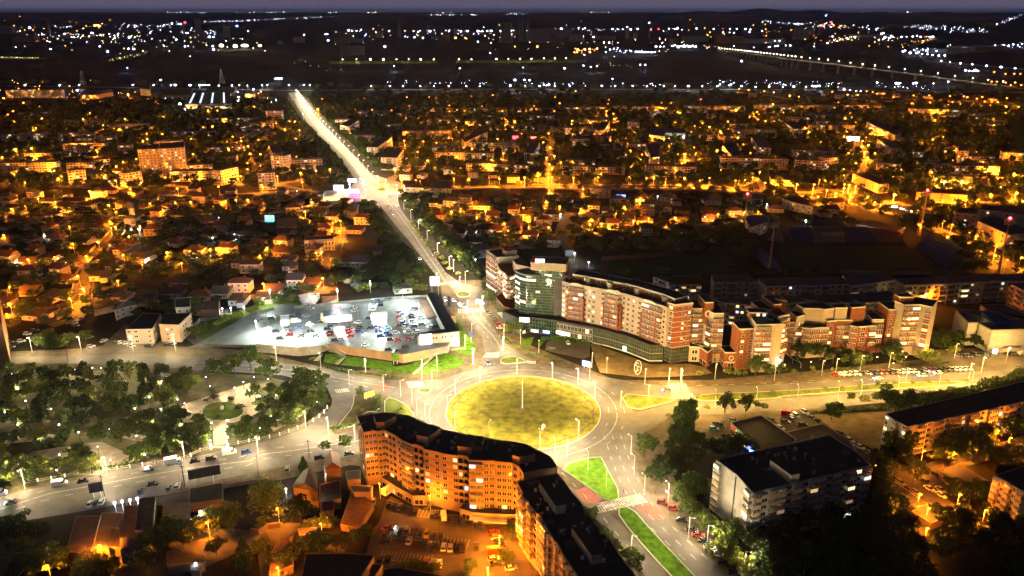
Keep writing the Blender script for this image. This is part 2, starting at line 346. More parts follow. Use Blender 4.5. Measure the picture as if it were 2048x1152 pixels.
# hedge strips and beds along the kerbs
def hedge(s, w=1.6, h=.8, m='hedge', pts=None, seed=0, dens=26, label=None):
    line = pts if pts is not None else GP(s); rnd = random.Random(seed + len(line)); b = MB()
    for a in resample(line, .55):
        for k in range(max(2, int(dens * w / 10))):
            c = Vector((a.x + rnd.uniform(-w / 2, w / 2), a.y + rnd.uniform(-w / 2, w / 2), rnd.uniform(.25, h) + .2)); r = rnd.uniform(.25, .5)
            u = Vector((rnd.gauss(0, 1), rnd.gauss(0, 1), rnd.gauss(0, 1))).normalized(); q = u.orthogonal().normalized() * r; w2 = u.cross(q)
            b.quad(c - q - w2, c + q - w2, c + q + w2, c - q + w2)
    o = b.build('hedge', [m]); tag(o, label, 'hedge', 'hedges and planted strips'); return o
hedge('B 600,132 700,150 800,168 900,182 965,190', 1.8, .7, label='trimmed bright hedge strip between the supermarket lawn and the boulevard')
hedge('B 640,438 690,430 765,415', 2.2, 1.1, label='thick hedge strip left of the curved dark-roofed block, at the road fork')
hedge('B 868,275 876,310 862,350', 2.2, 1.1, label='short hedge beside the orange billboard')
hedge('c5 955,855 1000,900 1080,935 1160,955 1250,980', 1.2, .7, label='kerb hedge in front of the green glass tower podium')
hedge('c5 1190,870 1240,850 1340,862 1435,880', 2.0, 1.0, label='hedge round the back of the small forecourt with one white car')
hedge('A 612,600 700,580', 1.8, 1.3, label='dark clipped hedge block along the park side near the white box truck')
hedge('A 280,655 420,625 590,600', 1.4, .9, label='long low hedge at the lower edge of the park')
hedge('s2 820,248 1000,235 1180,215 1330,205', 1.6, 1.0, label='dark hedge along the south kerb of the east boulevard')
hedge('E 130,170 260,160', 1.0, .8, label='low hedge strip behind the long row of parked cars, its left piece')
hedge('t4 160,860 350,855', 1.5, .9, label='low hedge strip in front of the restaurant terrace lamps')
hedge('t4 820,820 1080,815 1260,805', 1.5, .8, label='low hedge strip before the bright yellow tree right of the terrace')
# painted markings
MK = MB()
def paint(a, b_, w, z=.345):
    a, b_ = Vector((a[0], a[1], 0)), Vector((b_[0], b_[1], 0)); d = (b_ - a).normalized(); n = Vector((-d.y, d.x, 0)) * w / 2
    MK.quad(*[(q.x, q.y, z) for q in (a - n, b_ - n, b_ + n, a + n)])
def dashes(line, on=3, off=5, w=.22, z=.30):
    L = resample(line, on + off)
    for a, c in zip(L, L[1:]):
        d = (c - a).normalized(); paint(a, a + d * on, w, z)
def solid(line, w=.22, z=.30):
    for a, c in zip(line, line[1:]): paint(a, c, w, z)
def zebra(s, n, w=.55, z=.302):                # s: a line across the road; bars run along the road
    a0, a1, b0, b1 = GP(s)
    for i in range(n):
        t = (i + .5) / n; paint(a0.lerp(a1, t), b0.lerp(b1, t), w, z)
solid(circ(42, 96), .22, .345)
for r0 in (38.5, 45.5):
    C_ = circ(r0, 96)
    for i in range(0, 96, 5): paint(C_[i], C_[(i + 1) % 96], .2, .345)
cl = [G(*q) for q in P('c5 270,60 345,150 420,250 500,370 570,470 610,540 D')]; solid(cl, .3)
cl2 = [G(*q) for q in P('c5 755,700 800,760 880,840 935,925')]; solid(cl2, .25)
dashes(offs(cl, 3.5)); dashes(offs(cl, -3.5)); dashes(offs(cl2, 3.5)); dashes(offs(cl2, -3.2))
solid([G(*q) for q in P('F 583,188 602,215 630,250 668,292 705,330 722,352')], .3)
wl = [G(*q) for q in P('B -800,170 -400,150 0,112 270,130 500,155 760,205 950,235')]; solid(wl, .22); dashes(offs(wl, 3.4)); dashes(offs(wl, -3.4))
ll = [G(*q) for q in P('A -60,850 120,770 B 0,622 200,590 400,560 600,528 760,505')]
ll = [G(*q) for q in P('A -60,835 250,735 500,690 760,640 1000,600 1274,568 B 300,562 500,535 700,505 800,490')]
solid(ll, .25); dashes(offs(ll, 3.6)); dashes(offs(ll, -3.6))
dashes([G(*q) for q in P('D 60,205 330,228 600,222 900,208 1220,188')], z=.32); dashes([G(*q) for q in P('D 420,330 700,310 1000,290 1220,276')], z=.32)
dashes([G(*q) for q in P('E 0,218 400,200 800,175 1060,160')], z=.32)
se = [G(*q) for q in P('D 60,470 90,560 140,690 230,850 400,1010 560,1160')]; dashes(se, z=.32); dashes(offs(se, 3.5), z=.32); dashes(offs(se, -3.5), z=.32)
sw = [G(*q) for q in P('C 790,650 900,760 1000,880 1110,1010 1220,1140')]; dashes(sw, z=.32)
zebra('D -15,800 195,752 40,835 235,795', 17, z=.32); zebra('C 940,815 1040,800 965,850 1060,830', 8, z=.32)
zebra('c5 560,540 668,522 575,552 690,535', 12); zebra('c5 628,552 690,535 650,565 705,548', 7)
zebra('c5 675,690 832,680 680,712 838,705', 14); zebra('c5 842,940 922,938 818,968 912,968', 8)
zebra('c5 1075,985 1130,990 1070,1000 1125,1006', 6); zebra('B 655,245 722,238 665,262 735,255', 7); zebra('B -205,160 -140,168 -212,176 -150,186', 8)
zebra('D 330,215 355,290 420,215 445,290', 12)
zebra('B 1005,205 1018,235 1085,205 1100,232', 6)
struct(MK.build('road_markings', 'paint'))
for s in ('D 175,825 245,800 335,868 260,885', 'C 852,742 905,718 985,775 965,800 900,800', 'B 835,222 915,215 925,245 840,240', 'B 990,212 1080,203 1085,222 1000,232', 'c5 820,700 800,690 805,682 825,690'):
    sheet('red_crossing', s, 'red_paint')

b = MB(); N_ = 90
for i in range(N_):
    f_ = lambda k, d: (RC.x + (31.6 + .7 * math.sin(k * .9) + .5 * math.sin(k * 2.3) + d) * math.cos(2 * math.pi * k / N_), RC.y + (31.6 + .7 * math.sin(k * .9) + .5 * math.sin(k * 2.3) + d) * math.sin(2 * math.pi * k / N_), .445)
    b.quad(f_(i, -.35), f_(i, .35), f_((i + 1) % N_, .35), f_((i + 1) % N_, -.35))
struct(b.build('path', 'bark'))
# ---------------------------------------------------------------- shared window and balcony meshes (1 m wide, looking to -Y)
def unit(name, build, mats):
    b = MB(); build(b); return b.mesh(name, mats)
def _win(b):
    b.box((0, -.02, 0), (1, .10, 1), m=0); b.box((-.24, -.075, .05), (.43, .04, .90), m=1); b.box((.24, -.075, .05), (.43, .04, .90), m=1)
WM = {k: unit('window', _win, ['frame', g]) for k, g in (('dark', 'glass'), ('warm', 'win_warm'), ('yellow', 'win_yellow'), ('cool', 'win_cool'), ('dim', 'win_dim'))}
def _bal(open_):
    def f(b):
        b.box((0, -.60, -.12), (1, 1.2, .14), m=0); b.box((0, -1.16, .02), (1, .08, .95), m=0)
        for sx_ in (-.485, .485): b.box((sx_, -.6, .02), (.03, 1.1, .95), m=0)
        if not open_:
            b.box((0, -1.13, .97), (.98, .06, 1.35), m=1)
            for k in range(6): b.box((-.48 + k * .192, -1.17, .97), (.035, .04, 1.35), m=2)
            b.box((0, -.6, 2.32), (1, 1.2, .10), m=2)
        else: b.box((0, -.04, .1), (.7, .06, 1.9), m=1)
    return f
BM_ = {}
def balc(col, glass, open_):
    k = (col, glass, open_)
    if k not in BM_: BM_[k] = unit('balcony', _bal(open_), [col, glass, 'frame'])
    return BM_[k]
def _ac(b): b.box((0, -.25, 0), (1, .35, .75), m=0); b.box((0, -.44, .12), (.5, .03, .5), m=1)
ACM = unit('air_conditioner', _ac, ['white_trim', 'dark_metal'])
LIT = lambda rnd, p: 'dark' if rnd.random() > p else rnd.choice(['warm', 'yellow', 'yellow', 'cool', 'dim'])
class Facade:
    def __init__(s, root, seed=1, lit=.08, bal='brick'): s.root = root; s.items = []; s.rnd = random.Random(seed); s.lit = lit; s.bal = bal
    def row(s, a, b, z0, fh, floors, pat, ws=1.6, wh=1.5, sill=.85):
        """a to b as seen from outside, left to right; pat: w window, W wide window, t twin, b glazed loggia, o open balcony, '.' blank"""
        a = Vector((a[0], a[1], 0)); b = Vector((b[0], b[1], 0)); L = (b - a).length
        if L < .6 or not pat: return
        d = (b - a) / L; rz = math.atan2(d.y, d.x); cw = L / len(pat); rnd = s.rnd; n = Vector((d.y, -d.x, 0))
        for i, ch in enumerate(pat):
            if ch == '.': continue
            for k in range(floors):
                c = a + d * (cw * (i + .5)) + n * .04; z = z0 + k * fh; v = LIT(rnd, s.lit)
                if ch in 'wWt':
                    wd = {'w': ws, 'W': ws * 1.6, 't': ws * .8}[ch]; wd = min(wd, cw * .85)
                    s.items.append(('window', WM[v], (c.x, c.y, z + sill), rz, (wd, 1, wh)))
                    if ch == 't' : pass
                    if rnd.random() < .16: q = c + d * (wd / 2 + .6); s.items.append(('air_conditioner', ACM, (q.x, q.y, z + sill - .5), rz, (.9, 1, .9)))
                else:
                    g = {'dark': 'glass', 'warm': 'win_warm', 'yellow': 'win_yellow', 'cool': 'win_cool', 'dim': 'win_dim'}[v]
                    s.items.append(('balcony', balc(s.bal if not isinstance(s.bal, list) else rnd.choice(s.bal), g, ch == 'o'), (c.x, c.y, z + .05), rz, (cw * .94, 1, 1)))
    def done(s):
        base = s.root.location; kinds = {}
        for it in s.items: kinds.setdefault(it[0], []).append(it)
        for k, L in kinds.items():
            L.sort(key=lambda it: it[2][0] ** 2 + it[2][1] ** 2)
            for it in L[:100]:
                obj(k, it[1], s.root, None, Vector(it[2]) - base, it[3], it[4])
            if L[100:]:                        # past a hundred on one building: one part
                b = MB(); mats = []
                for it in L[100:]:
                    me = it[1]; M = Matrix.Translation(it[2]) @ Matrix.Rotation(it[3], 4, 'Z') @ Matrix.Diagonal((*it[4], 1))
                    idx = []
                    for mm in me.materials:
                        if mm.name not in mats: mats.append(mm.name)
                        idx.append(mats.index(mm.name))
                    k0 = len(b.v); b.v.extend(tuple(M @ v.co) for v in me.vertices)
                    for p in me.polygons: b.f.append(tuple(i + k0 for i in p.vertices)); b.m.append(idx[p.material_index])
                o = b.build(k, mats, s.root); o['kind'] = 'stuff'
def centre(pts): c = sum((Vector((p[0], p[1], 0)) for p in pts), Vector()); return c / len(pts)
def roofset(root, poly, h, m='bitumen', par=.55, pm='white_trim', name='roof'):
    b = MB(); n = len(poly)
    ar = sum(poly[i][0] * poly[(i + 1) % n][1] - poly[(i + 1) % n][0] * poly[i][1] for i in range(n))
    if ar < 0: poly = poly[::-1]
    b.add([(p[0], p[1], h + .02) for p in poly], [tuple(range(n))])
    me = b.mesh(name, [m], root.location); bm_tri(me); obj(name, me, root)
    if par:
        b = MB()
        for i in range(n):
            p, q = Vector(poly[i][:2]), Vector(poly[(i + 1) % n][:2]); d = (q - p)
            if d.length < .3: continue
            d.normalize(); mid = (p + q) / 2; nn = Vector((d.y, -d.x)) * .08; mid = mid + nn
            b.box((mid.x, mid.y, h - .25), ((q - p).length + .12, .3, par + .25), math.atan2(d.y, d.x))
        b.build('parapet', pm, root)
def walls(root, poly, z0, z1, m, name='wall'):
    b = MB(); b.prism(poly, z0, z1, 0); me = b.mesh(name, [m], root.location); return obj(name, me, root)
def bands(root, pts, z0, fh, floors, m, h=.35, d=.14, name='floor_band'):
    b = MB()
    for a, c in zip(pts, pts[1:]):
        a2, c2 = Vector(a[:2]), Vector(c[:2]); L = (c2 - a2).length
        if L < .3: continue
        dd = (c2 - a2) / L; mid = (a2 + c2) / 2 + Vector((dd.y, -dd.x)) * .03
        for k in range(floors): b.box((mid.x, mid.y, z0 + k * fh), (L, 2 * d, h), math.atan2(dd.y, dd.x))
    b.build(name, m, root)
def penthouse(root, s, z, h, m='beige', roof='bitumen', door=True):
    poly = GP(s, z + h); c = centre(poly)
    b = MB(); b.prism([(p[0], p[1]) for p in poly], z, z + h, 0, 1); o = b.build('stair_head', [m, roof], root); return poly

# ---- the curved block behind the car park ----
HB = 22.6
fr = GP('t5 135,270 255,252 262,262 330,246 440,300 452,312 500,345 610,396 612,380 705,410 712,430 860,462 882,472 1035,498 1036,485 1138,500 1145,537 1280,546 t6 352,250 368,256 490,264 545,292 580,345', HB)
bk = GP('t5 68,115 220,86 330,82 440,100 560,106 650,152 760,202 870,240 1000,270 1130,300 1280,322 t6 400,96 490,102 600,122 680,165 790,215 845,300', HB)
BASEB = Vector((-25, 262, 0))
rt = thing('apartment_block', (*centre(fr)[:2], 0), 'long curved eight-storey apartment block between the roundabout and the orange car park', 'apartment block')
foot = fr + bk[::-1]
walls(rt, foot, 0, HB, 'beige'); roofset(rt, foot, HB, 'bitumen', .5, 'beige')
fc = Facade(rt, 3, .08, ['cream', 'beige_dark', 'beige'])
pats = ['www', '', 'ww', 'www', '', 'w', 'bb', '', 'oo', '', 'w.w', '', 'w.w', '', 'oo', '', 'bb', 'ww', '', 'www', 'w', 'w']
for i, (a, c) in enumerate(zip(fr, fr[1:])):
    if i < len(pats) and pats[i]: fc.row(a, c, 3.2, 2.72, 7, pats[i])
fc.row(bk[0], fr[0], 3.2, 2.72, 7, '.w.w.w')
fc.done()
for (i0, i1) in ((10, 11), (12, 13), (17, 18)):
    a, c = fr[i0 + 1 - 1], fr[i1]; bands(rt, [a, c], 5.3, 2.72, 6, 'beige_dark', 1.1, .05, 'painted_band')
for s, h in (('t5 252,165 330,165 442,100 440,78 320,70 225,88', 2.8), ('t5 638,285 750,312 872,215 785,180', 2.8), ('t5 1032,395 1168,408 1205,300 1140,283', 2.8), ('t5 1180,380 1262,395 1283,300 1205,296', 2.0), ('t6 493,195 545,215 672,190 600,120', 2.8)):
    penthouse(rt, s, HB, h)
# ground-floor shops
def shops(s, h, d, m='cream', lab='shop_wing'):
    top = GP(s, h); back = offs(top, d); b = MB(); poly = [(p[0], p[1]) for p in top] + [(p[0], p[1]) for p in back[::-1]]
    b.prism(poly, 0, h, 0, 1); b.build(lab, [m, 'bitumen'], rt)
    f = Facade(rt, 9, .25)
    for a, c in zip(top, top[1:]): f.row(a, c, .1, 3, 1, 'W' * max(1, int((c - a).length / 3.2)), 2.0, 2.0, .4)
    f.done()
shops('t5 300,690 440,780 600,870 720,870', 4.2, 5); shops('t6 75,615 180,650 330,660 525,665', 4.2, 3)
b = MB(); c = GP('t6 155,690 455,722', 3.2)
b.box(((c[0][0] + c[1][0]) / 2, (c[0][1] + c[1][1]) / 2, 3.0), ((c[1] - c[0]).length, 2.4, .15), math.atan2(c[1].y - c[0].y, c[1].x - c[0].x)); b.build('awning', 'canvas', rt)

# ---- the long south wing ----
HW = 21.5
we = GP('t6 530,412 582,508 572,520 690,664 700,660 762,762 820,872 850,900 905,1000 1005,1152 1120,1330 1260,1540', HW)
ee = GP('t6 840,350 915,432 960,500 1030,575 1060,640 1170,780 1260,870 1340,1000 1460,1152 1620,1330 1800,1540', HW)
rt2 = thing('apartment_block', (*centre(we)[:2], 0), 'long straight block with two narrow stair heads on its roof, beside the orange car park', 'apartment block')
foot = we + ee[::-1]; walls(rt2, foot, 0, HW, 'beige'); roofset(rt2, foot, HW, 'bitumen', .35, 'beige_dark')
fc = Facade(rt2, 5, .07, ['beige', 'beige_dark'])
for i, pt in enumerate(['wbw', '', 'bwbw', '', 'wbb', 'bwb.', 'w', 'bw.b', 'bwbwb', 'wbwbw', 'wbwb']):
    if pt: fc.row(we[i], we[i + 1], 3.0, 2.65, 7, pt)
fc.done()
penthouse(rt2, 't6 703,411 835,600 912,588 800,418', HW, 3.2, 'grey_panel'); penthouse(rt2, 't6 958,766 1118,990 1200,976 1060,770', HW, 3.2, 'grey_panel')
b = MB()
for s in ('t6 675,484', 't6 770,630', 't6 1045,1018', 't6 1210,1040', 't6 820,450', 't6 1085,800', 't6 610,585'):
    p = GP(s, HW)[0]; b.box((p.x, p.y, HW), (.9, .9, 1.0)); b.build('roof_vent', 'pole_metal', rt2); b = MB()

# ---- grey panel block lower right ----
HG = 20.5
q = GP('s2 118,580 262,685 380,812 1228,618 1120,520 930,400', HG)
rt3 = thing('apartment_block', (*centre(q)[:2], 0), 'big grey panel block with flat black roof, right of the south-east boulevard', 'apartment block')
walls(rt3, q, 0, HG, 'grey_panel'); roofset(rt3, q, HG, 'bitumen', .4, 'grey_panel')
fc = Facade(rt3, 12, .13, ['grey_panel', 'beige_dark', 'cream'])
fc.row(q[0], q[1], 1.4, 2.7, 7, 'b..'); fc.row(q[1], q[2], 1.4, 2.7, 7, '..b'); fc.row(q[2], q[3], 1.4, 2.7, 7, 'bWbbWbWbbWbWbWb'); fc.done()
b = MB(); p = q[1]; b.box((p.x, p.y, 0), (.5, .5, HG)); b.build('drainpipe', 'dark_metal', rt3)
penthouse(rt3, 's2 505,575 655,686 720,672 600,560', HG, 3.0, 'white_trim')
bands(rt3, [q[2], q[3]], 1.2, 2.7, 7, 'cream', .25, .06)

def clutter(root, poly, h, n, seed):
    r_ = random.Random(seed); xs = [p[0] for p in poly]; ys = [p[1] for p in poly]; k = 0
    while k < n:
        x, y = r_.uniform(min(xs), max(xs)), r_.uniform(min(ys), max(ys))
        c = False
        for i in range(len(poly)):
            a, q_ = poly[i], poly[(i + 1) % len(poly)]
            if (a[1] > y) != (q_[1] > y) and x < (q_[0] - a[0]) * (y - a[1]) / (q_[1] - a[1]) + a[0]: c = not c
        if not c: continue
        k += 1; b = MB(); t = r_.random()
        if t < .45: b.box((x, y, h), (.8, .8, r_.uniform(.7, 1.3)), r_.random()); b.build('roof_vent', 'grey_panel', root)
        elif t < .75:
            b.tube((x, y, h), (x, y, h + 2.6), .05, n=4); b.tube((x - .7, y, h + 2.3), (x + .7, y, h + 2.3), .03, n=4); b.tube((x - .5, y, h + 1.9), (x + .5, y, h + 1.9), .03, n=4); b.build('aerial', 'pole_metal', root)
        else: b.box((x, y, h + .03), (r_.uniform(2, 5), r_.uniform(1.5, 3), .04), r_.random()); b.build('roof_patch', 'slate', root)
clutter(rt, fr + bk[::-1], HB, 26, 1); clutter(rt2, we[:8] + ee[:8][::-1], HW, 30, 2); clutter(rt3, GP('s2 118,580 262,685 380,812 1228,618 1120,520 930,400', HG), HG, 22, 3)
# ---- low supermarket and annex behind it ----
q = GP('s2 225,312 402,472 640,500 690,430 445,260', 5.5)
r4 = thing('corner_shop', (*centre(q)[:2], 0), 'low flat-roofed shop with red, green and blue lit front behind the grey panel block', 'shop')
walls(r4, q, 0, 5.5, 'cream'); roofset(r4, q, 5.5, 'bitumen', .4, 'cream')
fc = Facade(r4, 2, .5); fc.row(q[0], q[1], .2, 4, 1, 'WWWWWW', 2.2, 2.4, .6); fc.done()
def sign(root, a, c, z, h, m, d=.25, name='sign'):
    b = MB(); a = Vector(a[:2]); c = Vector(c[:2]); mid = (a + c) / 2; t = (c - a).normalized(); mid += Vector((t.y, -t.x)) * d
    b.box((mid.x, mid.y, z), ((c - a).length, .2, h), math.atan2(t.y, t.x)); return b.build(name, m, root)
L_ = lambda a, c, t: Vector(a).lerp(Vector(c), t)
sign(r4, L_(q[0], q[1], .02), L_(q[0], q[1], .22), 3.4, 1.5, 'red_panel'); sign(r4, L_(q[0], q[1], .24), L_(q[0], q[1], .42), 3.6, 1.0, 'sign_green')
sign(r4, L_(q[0], q[1], .50), L_(q[0], q[1], .66), 3.4, 1.4, 'red_panel'); sign(r4, L_(q[0], q[1], .72), L_(q[0], q[1], .97), .8, 2.6, 'sign_blue')
q = GP('s2 620,380 880,316 1070,432 1120,500 930,560 640,520', 4.5)
r5 = thing('low_annex', (*centre(q)[:2], 0), 'low black-roofed annex between the grey panel block and the small parking bay', 'building')
walls(r5, q, 0, 4.5, 'grey_panel'); roofset(r5, q, 4.5, 'bitumen', .3, 'grey_panel')

# ---- long block at the right edge ----
HR = 13.7
q = GP('s3 118,265 285,362 760,262 1190,165 1600,75 1400,-40 700,130', HR)
r6 = thing('apartment_block', (*centre(q)[:2], 0), 'long black-roofed apartment block behind the big trees at the right edge, washed by orange lamps', 'apartment block')
walls(r6, q, 0, HR, 'grey_panel'); roofset(r6, q, HR, 'bitumen', .3, 'cream')
fc = Facade(r6, 8, .12, ['beige_dark', 'cream']); fc.row(q[0], q[1], 1, 2.6, 5, 'w.b.w'); fc.row(q[1], q[2], 1, 2.6, 5, '.bwbwbw'); fc.row(q[2], q[3], 1, 2.6, 5, 'bwbwbw'); fc.done()
q = GP('s3 965,735 1190,868 1500,1000 1500,540 1190,664', 14)
r7 = thing('apartment_block', (*centre(q)[:2], 0), 'dark-roofed apartment block cut by the right edge, lowest of the orange-lit yard', 'apartment block')
walls(r7, q, 0, 14, 'beige'); roofset(r7, q, 14, 'bitumen', .35, 'grey_panel')
fc = Facade(r7, 18, .1, ['beige_dark', 'cream']); fc.row(q[0], q[1], 1, 2.6, 5, 'bwbwb'); fc.done()
for s, h, lab in (('s3 0,655 130,740 440,955 350,975 150,870 0,760', 3.2, 'long low row garage with black roof along the orange-lit lane'),
                  ('s3 525,690 690,645 915,790 780,830 660,790', 3.2, 'dark low garage roof between the orange yard and the cars, right of the lane'),
                  ('s7 -500,840 0,840 275,860 130,1092 -100,1400 -600,1400', 6, 'black flat roof at the bottom edge left of the parked cars'),
                  ('s7 370,965 280,1092 200,1200 240,960', 4, 'small black roof tucked against the bottom edge'),
                  ('s7 390,1015 560,1000 780,1040 1080,1092 1080,1300 330,1300', 6, 'dark roof below the bush, under the car park bottom edge'),
                  ('s3 330,1010 400,965 470,975 560,1060 470,1100', 3.0, 'small orange-lit hut at the end of the row garage')):
    q = GP(s, h); r = thing('garage', (*centre(q)[:2], 0), lab, 'garage', 'low garages and sheds'); walls(r, q, 0, h, 'beige'); roofset(r, q, h, 'bitumen', .15, 'beige_dark')
# ---------------------------------------------------------------- the centre: glass tower, brick and cream blocks
HP = 8.7
def glasswall(root, a, c, z0, z1, m, nx, nz, name='curtain_wall', lit=None, rnd=random):
    a = Vector((a[0], a[1], 0)); c = Vector((c[0], c[1], 0)); d = (c - a); L = d.length; d.normalize(); n = Vector((d.y, -d.x, 0)); rz = math.atan2(d.y, d.x)
    mid = (a + c) / 2; b = MB(); b.box((mid.x + n.x * .06, mid.y + n.y * .06, z0), (L, .10, z1 - z0), rz)
    b.build(name, m, root); b = MB()
    for i in range(nx + 1):
        q = a + d * (L * i / nx) + n * .15; b.box((q.x, q.y, z0), (.07, .12, z1 - z0), rz)
    for k in range(nz + 1):
        q = mid + n * .16; b.box((q.x, q.y, z0 + (z1 - z0) * k / nz - .05), (L, .12, .10), rz)
    o = b.build('mullion_grid', 'mullion', root)
    if lit:
        for (x0, x1, k0, mm) in lit:
            q0 = a + d * (L * x0) + n * .135; q1 = a + d * (L * x1) + n * .135; mm_ = (q0 + q1) / 2; h = (z1 - z0) / nz
            b = MB(); b.box((mm_.x, mm_.y, z0 + h * k0 + .12), ((q1 - q0).length, .04, h * .72), rz); b.build('lit_window', mm, root)
# podium and green tower
rt = thing('office_tower', tuple(G(1075, 690, HP)[:2]) + (0,), 'green glass office tower with a red and white lit roof sign', 'office tower')
HT_ = 32.0
tw = GP('t1 340,298 385,325 445,340 715,355', HT_); up = GP('t1 530,272 690,292 790,300', HT_ + 4.0)
bkp = GP('t1 815,270 560,170 480,190', HT_)
tp = [tw[0], tw[1], tw[2], tw[3]]; ex = offs(tp, 16)
walls(rt, tp + [tp[3] + Vector((7.5, 1, 0))] + [ex[3] + Vector((7.5, 3, 0))] + ex[::-1][1:], HP, HT_, 'slate', 'core'); 
E_ = tp[3] + Vector((7.5, 1.0, 0))
roofset(rt, tp + [E_, ex[3] + Vector((7.5, 3, 0))] + ex[::-1][1:], HT_, 'slate', .6, 'slate')
glasswall(rt, tp[0], tp[1], HP, HT_, 'green_glass', 3, 14, lit=[(0, 1, 12, 'win_teal'), (0, 1, 10, 'win_teal'), (.1, .9, 8, 'win_dim'), (0, 1, 3, 'win_teal')])
glasswall(rt, tp[1], tp[2], HP, HT_, 'green_glass', 6, 14, lit=[(0, 1, 12, 'win_teal'), (0, .9, 4, 'sign_red')])
glasswall(rt, tp[2], tp[3], HP, HT_, 'green_glass', 26, 14, lit=[(0, .34, 12, 'win_teal'), (.34, .5, 8, 'win_teal')])
glasswall(rt, tp[3] + Vector((.3, .8, 0)), E_, HP, HT_, 'green_glass', 7, 14, lit=[(.05, .75, 5, 'win_cool')])
uo = [up[0], up[2]]; ub = offs(uo, 13); walls(rt, uo + ub[::-1], HT_ + .02, HT_ + 4, 'cream', 'upper_storey'); glasswall(rt, uo[0], uo[1], HT_ + .1, HT_ + 3.6, 'green_glass', 20, 2, lit=[(.35, .62, 0, 'win_teal')])
roofset(rt, uo + ub[::-1], HT_ + 4, 'slate', .4, 'cream')
cr = GP('t1 487,222 700,232 825,240', HT_ + 8); cb = offs(cr, 12); walls(rt, cr + cb[::-1], HT_ + 4.05, HT_ + 8, 'cream', 'crown_wall'); roofset(rt, cr + cb[::-1], HT_ + 8, 'slate', .5, 'cream')
a, c = GP('t1 530,215 620,215', HT_ + 8.6)
sg = sign(rt, L_(a, c, 0), L_(a, c, .22), HT_ + 8.2, 2.6, 'sign_red', .2, 'roof_sign')
def text(s, root, a, c, z, size, m, d=.4, name='lettering'):
    cu = bpy.data.curves.new(name, 'FONT'); cu.body = s; cu.size = size; cu.extrude = .06; cu.align_x = 'CENTER'
    o = bpy.data.objects.new(name, cu); COL.objects.link(o); a = Vector(a[:2]); c = Vector(c[:2]); t = (c - a).normalized(); mid = (a + c) / 2 + Vector((t.y, -t.x)) * d
    o.parent = root; o.location = Vector((mid.x, mid.y, z)) - root.location; o.rotation_euler = (math.pi / 2, 0, math.atan2(t.y, t.x)); cu.materials.append(MT[m]); return o
sign(rt, L_(a, c, .26), L_(a, c, 1.0), HT_ + 8.2, 2.4, 'sign_white', .2, 'roof_sign')
# podium
PF = GP('t1 390,770 480,745 590,760 735,780 1085,845 1250,880 t2 65,680 270,740 400,790 483,822 605,820', HP)
PB = offs(PF, 17)
rp_ = thing('glass_podium', (*centre(PF)[:2], 0), 'long curved two-storey glass shopping podium below the green tower and the brick balconies', 'shopping podium')
walls(rp_, PF + PB[::-1], 0, HP, 'slate'); roofset(rp_, PF + PB[::-1], HP, 'bitumen', .5, 'dark_metal')
for i, (a, c) in enumerate(zip(PF, PF[1:])):
    L = (c - a).length; m = 'podium_glass' if i > 2 else 'green_glass'
    lit = {3: [(.0, .36, .0, 'shop_light')], 2: [(.12, .55, .2, 'sign_blue')], 1: [(.1, .75, .0, 'win_cool')], 0: [(.2, .5, 0, 'win_teal')]}.get(i)
    if i == 3:
        walls(rp_, [a.lerp(c, .02), c, c + Vector((0, .5, 0)), a + Vector((0, .5, 0))], 0, HP, 'cream', 'panel')
        f = Facade(rp_, 4, .1); f.row(a, c, .3, 3.9, 2, 'WWWWWWWWWW', 1.5, 2.6, .6); f.done(); glasswall(rp_, a, a.lerp(c, .02), 0, HP - .1, m, 1, 2)
        sign(rp_, L_(a, c, .0), L_(a, c, .17), 1.6, 1.8, 'sign_white'); sign(rp_, L_(a, c, .2), L_(a, c, .38), 1.4, 1.8, 'sign_white')
    else:
        glasswall(rp_, a, c, .3, HP - .1, m, max(2, int(L / 1.4)), 4, lit=lit)
a, c = GP('t1 380,760 472,768', HP + 1.5); sign(rp_, a, c, HP + .2, 2.6, 'sign_white', .3, 'roof_sign')
sign(rp_, L_(PF[5], PF[6], .02), L_(PF[5], PF[6], .20), .6, 2.6, 'sign_teal', .35, 'door_sign')
sign(rp_, L_(PF[6], PF[7], .80), L_(PF[6], PF[7], .95), .6, 2.4, 'sign_green', .3, 'door_sign')
bands(rp_, PF[4:], 4.2, 4, 1, 'cream', .3, .16); bands(rp_, PF[4:], 0.0, 4, 1, 'kerb', .5, .35, 'plinth')

# red brick block left of the tower
rl = thing('apartment_block', (*G(1000, 640)[:2], 0), 'red brick and cream balcony block immediately left of the green glass tower', 'apartment block')
HA = 27.0
fa = GP('t1 72,108 165,170', HA); ba = GP('t1 372,160 215,85', HA)
po = [fa[0], fa[1], ba[0], ba[1]]; walls(rl, po, 0, HA, 'cream'); roofset(rl, po, HA, 'bitumen', .5, 'cream')
fc = Facade(rl, 21, .22, 'brick'); fc.row(fa[0], fa[1], 3.4, 2.9, 8, 'bb')
lo = GP('t1 165,215 190,280 275,350 340,335 400,240', HA - 4.2)
walls(rl, lo + [lo[-1] + Vector((-6, 8, 0))], HP, HA - 4.2, 'cream'); roofset(rl, lo + [lo[-1] + Vector((-6, 8, 0))], HA - 4.2, 'brick', .5, 'brick')
fc.row(lo[1], lo[2], HP + .3, 2.75, 5, 'bwb'); fc.row(lo[2], lo[3], HP + .3, 2.75, 5, 'bw'); fc.done()
pl = GP('t1 160,552 230,640 330,668 420,640', HP - 1); walls(rl, pl + [pl[3] + Vector((0, 10, 0)), pl[0] + Vector((6, 14, 0))], 0, HP - 1, 'podium_glass', 'shop_base')
roofset(rl, pl + [pl[3] + Vector((0, 10, 0)), pl[0] + Vector((6, 14, 0))], HP - 1, 'brick', .4, 'brick')
glasswall(rl, pl[0], pl[1], .2, HP - 1.5, 'podium_glass', 12, 3); glasswall(rl, pl[1], pl[2], .2, HP - 1.5, 'podium_glass', 5, 3)
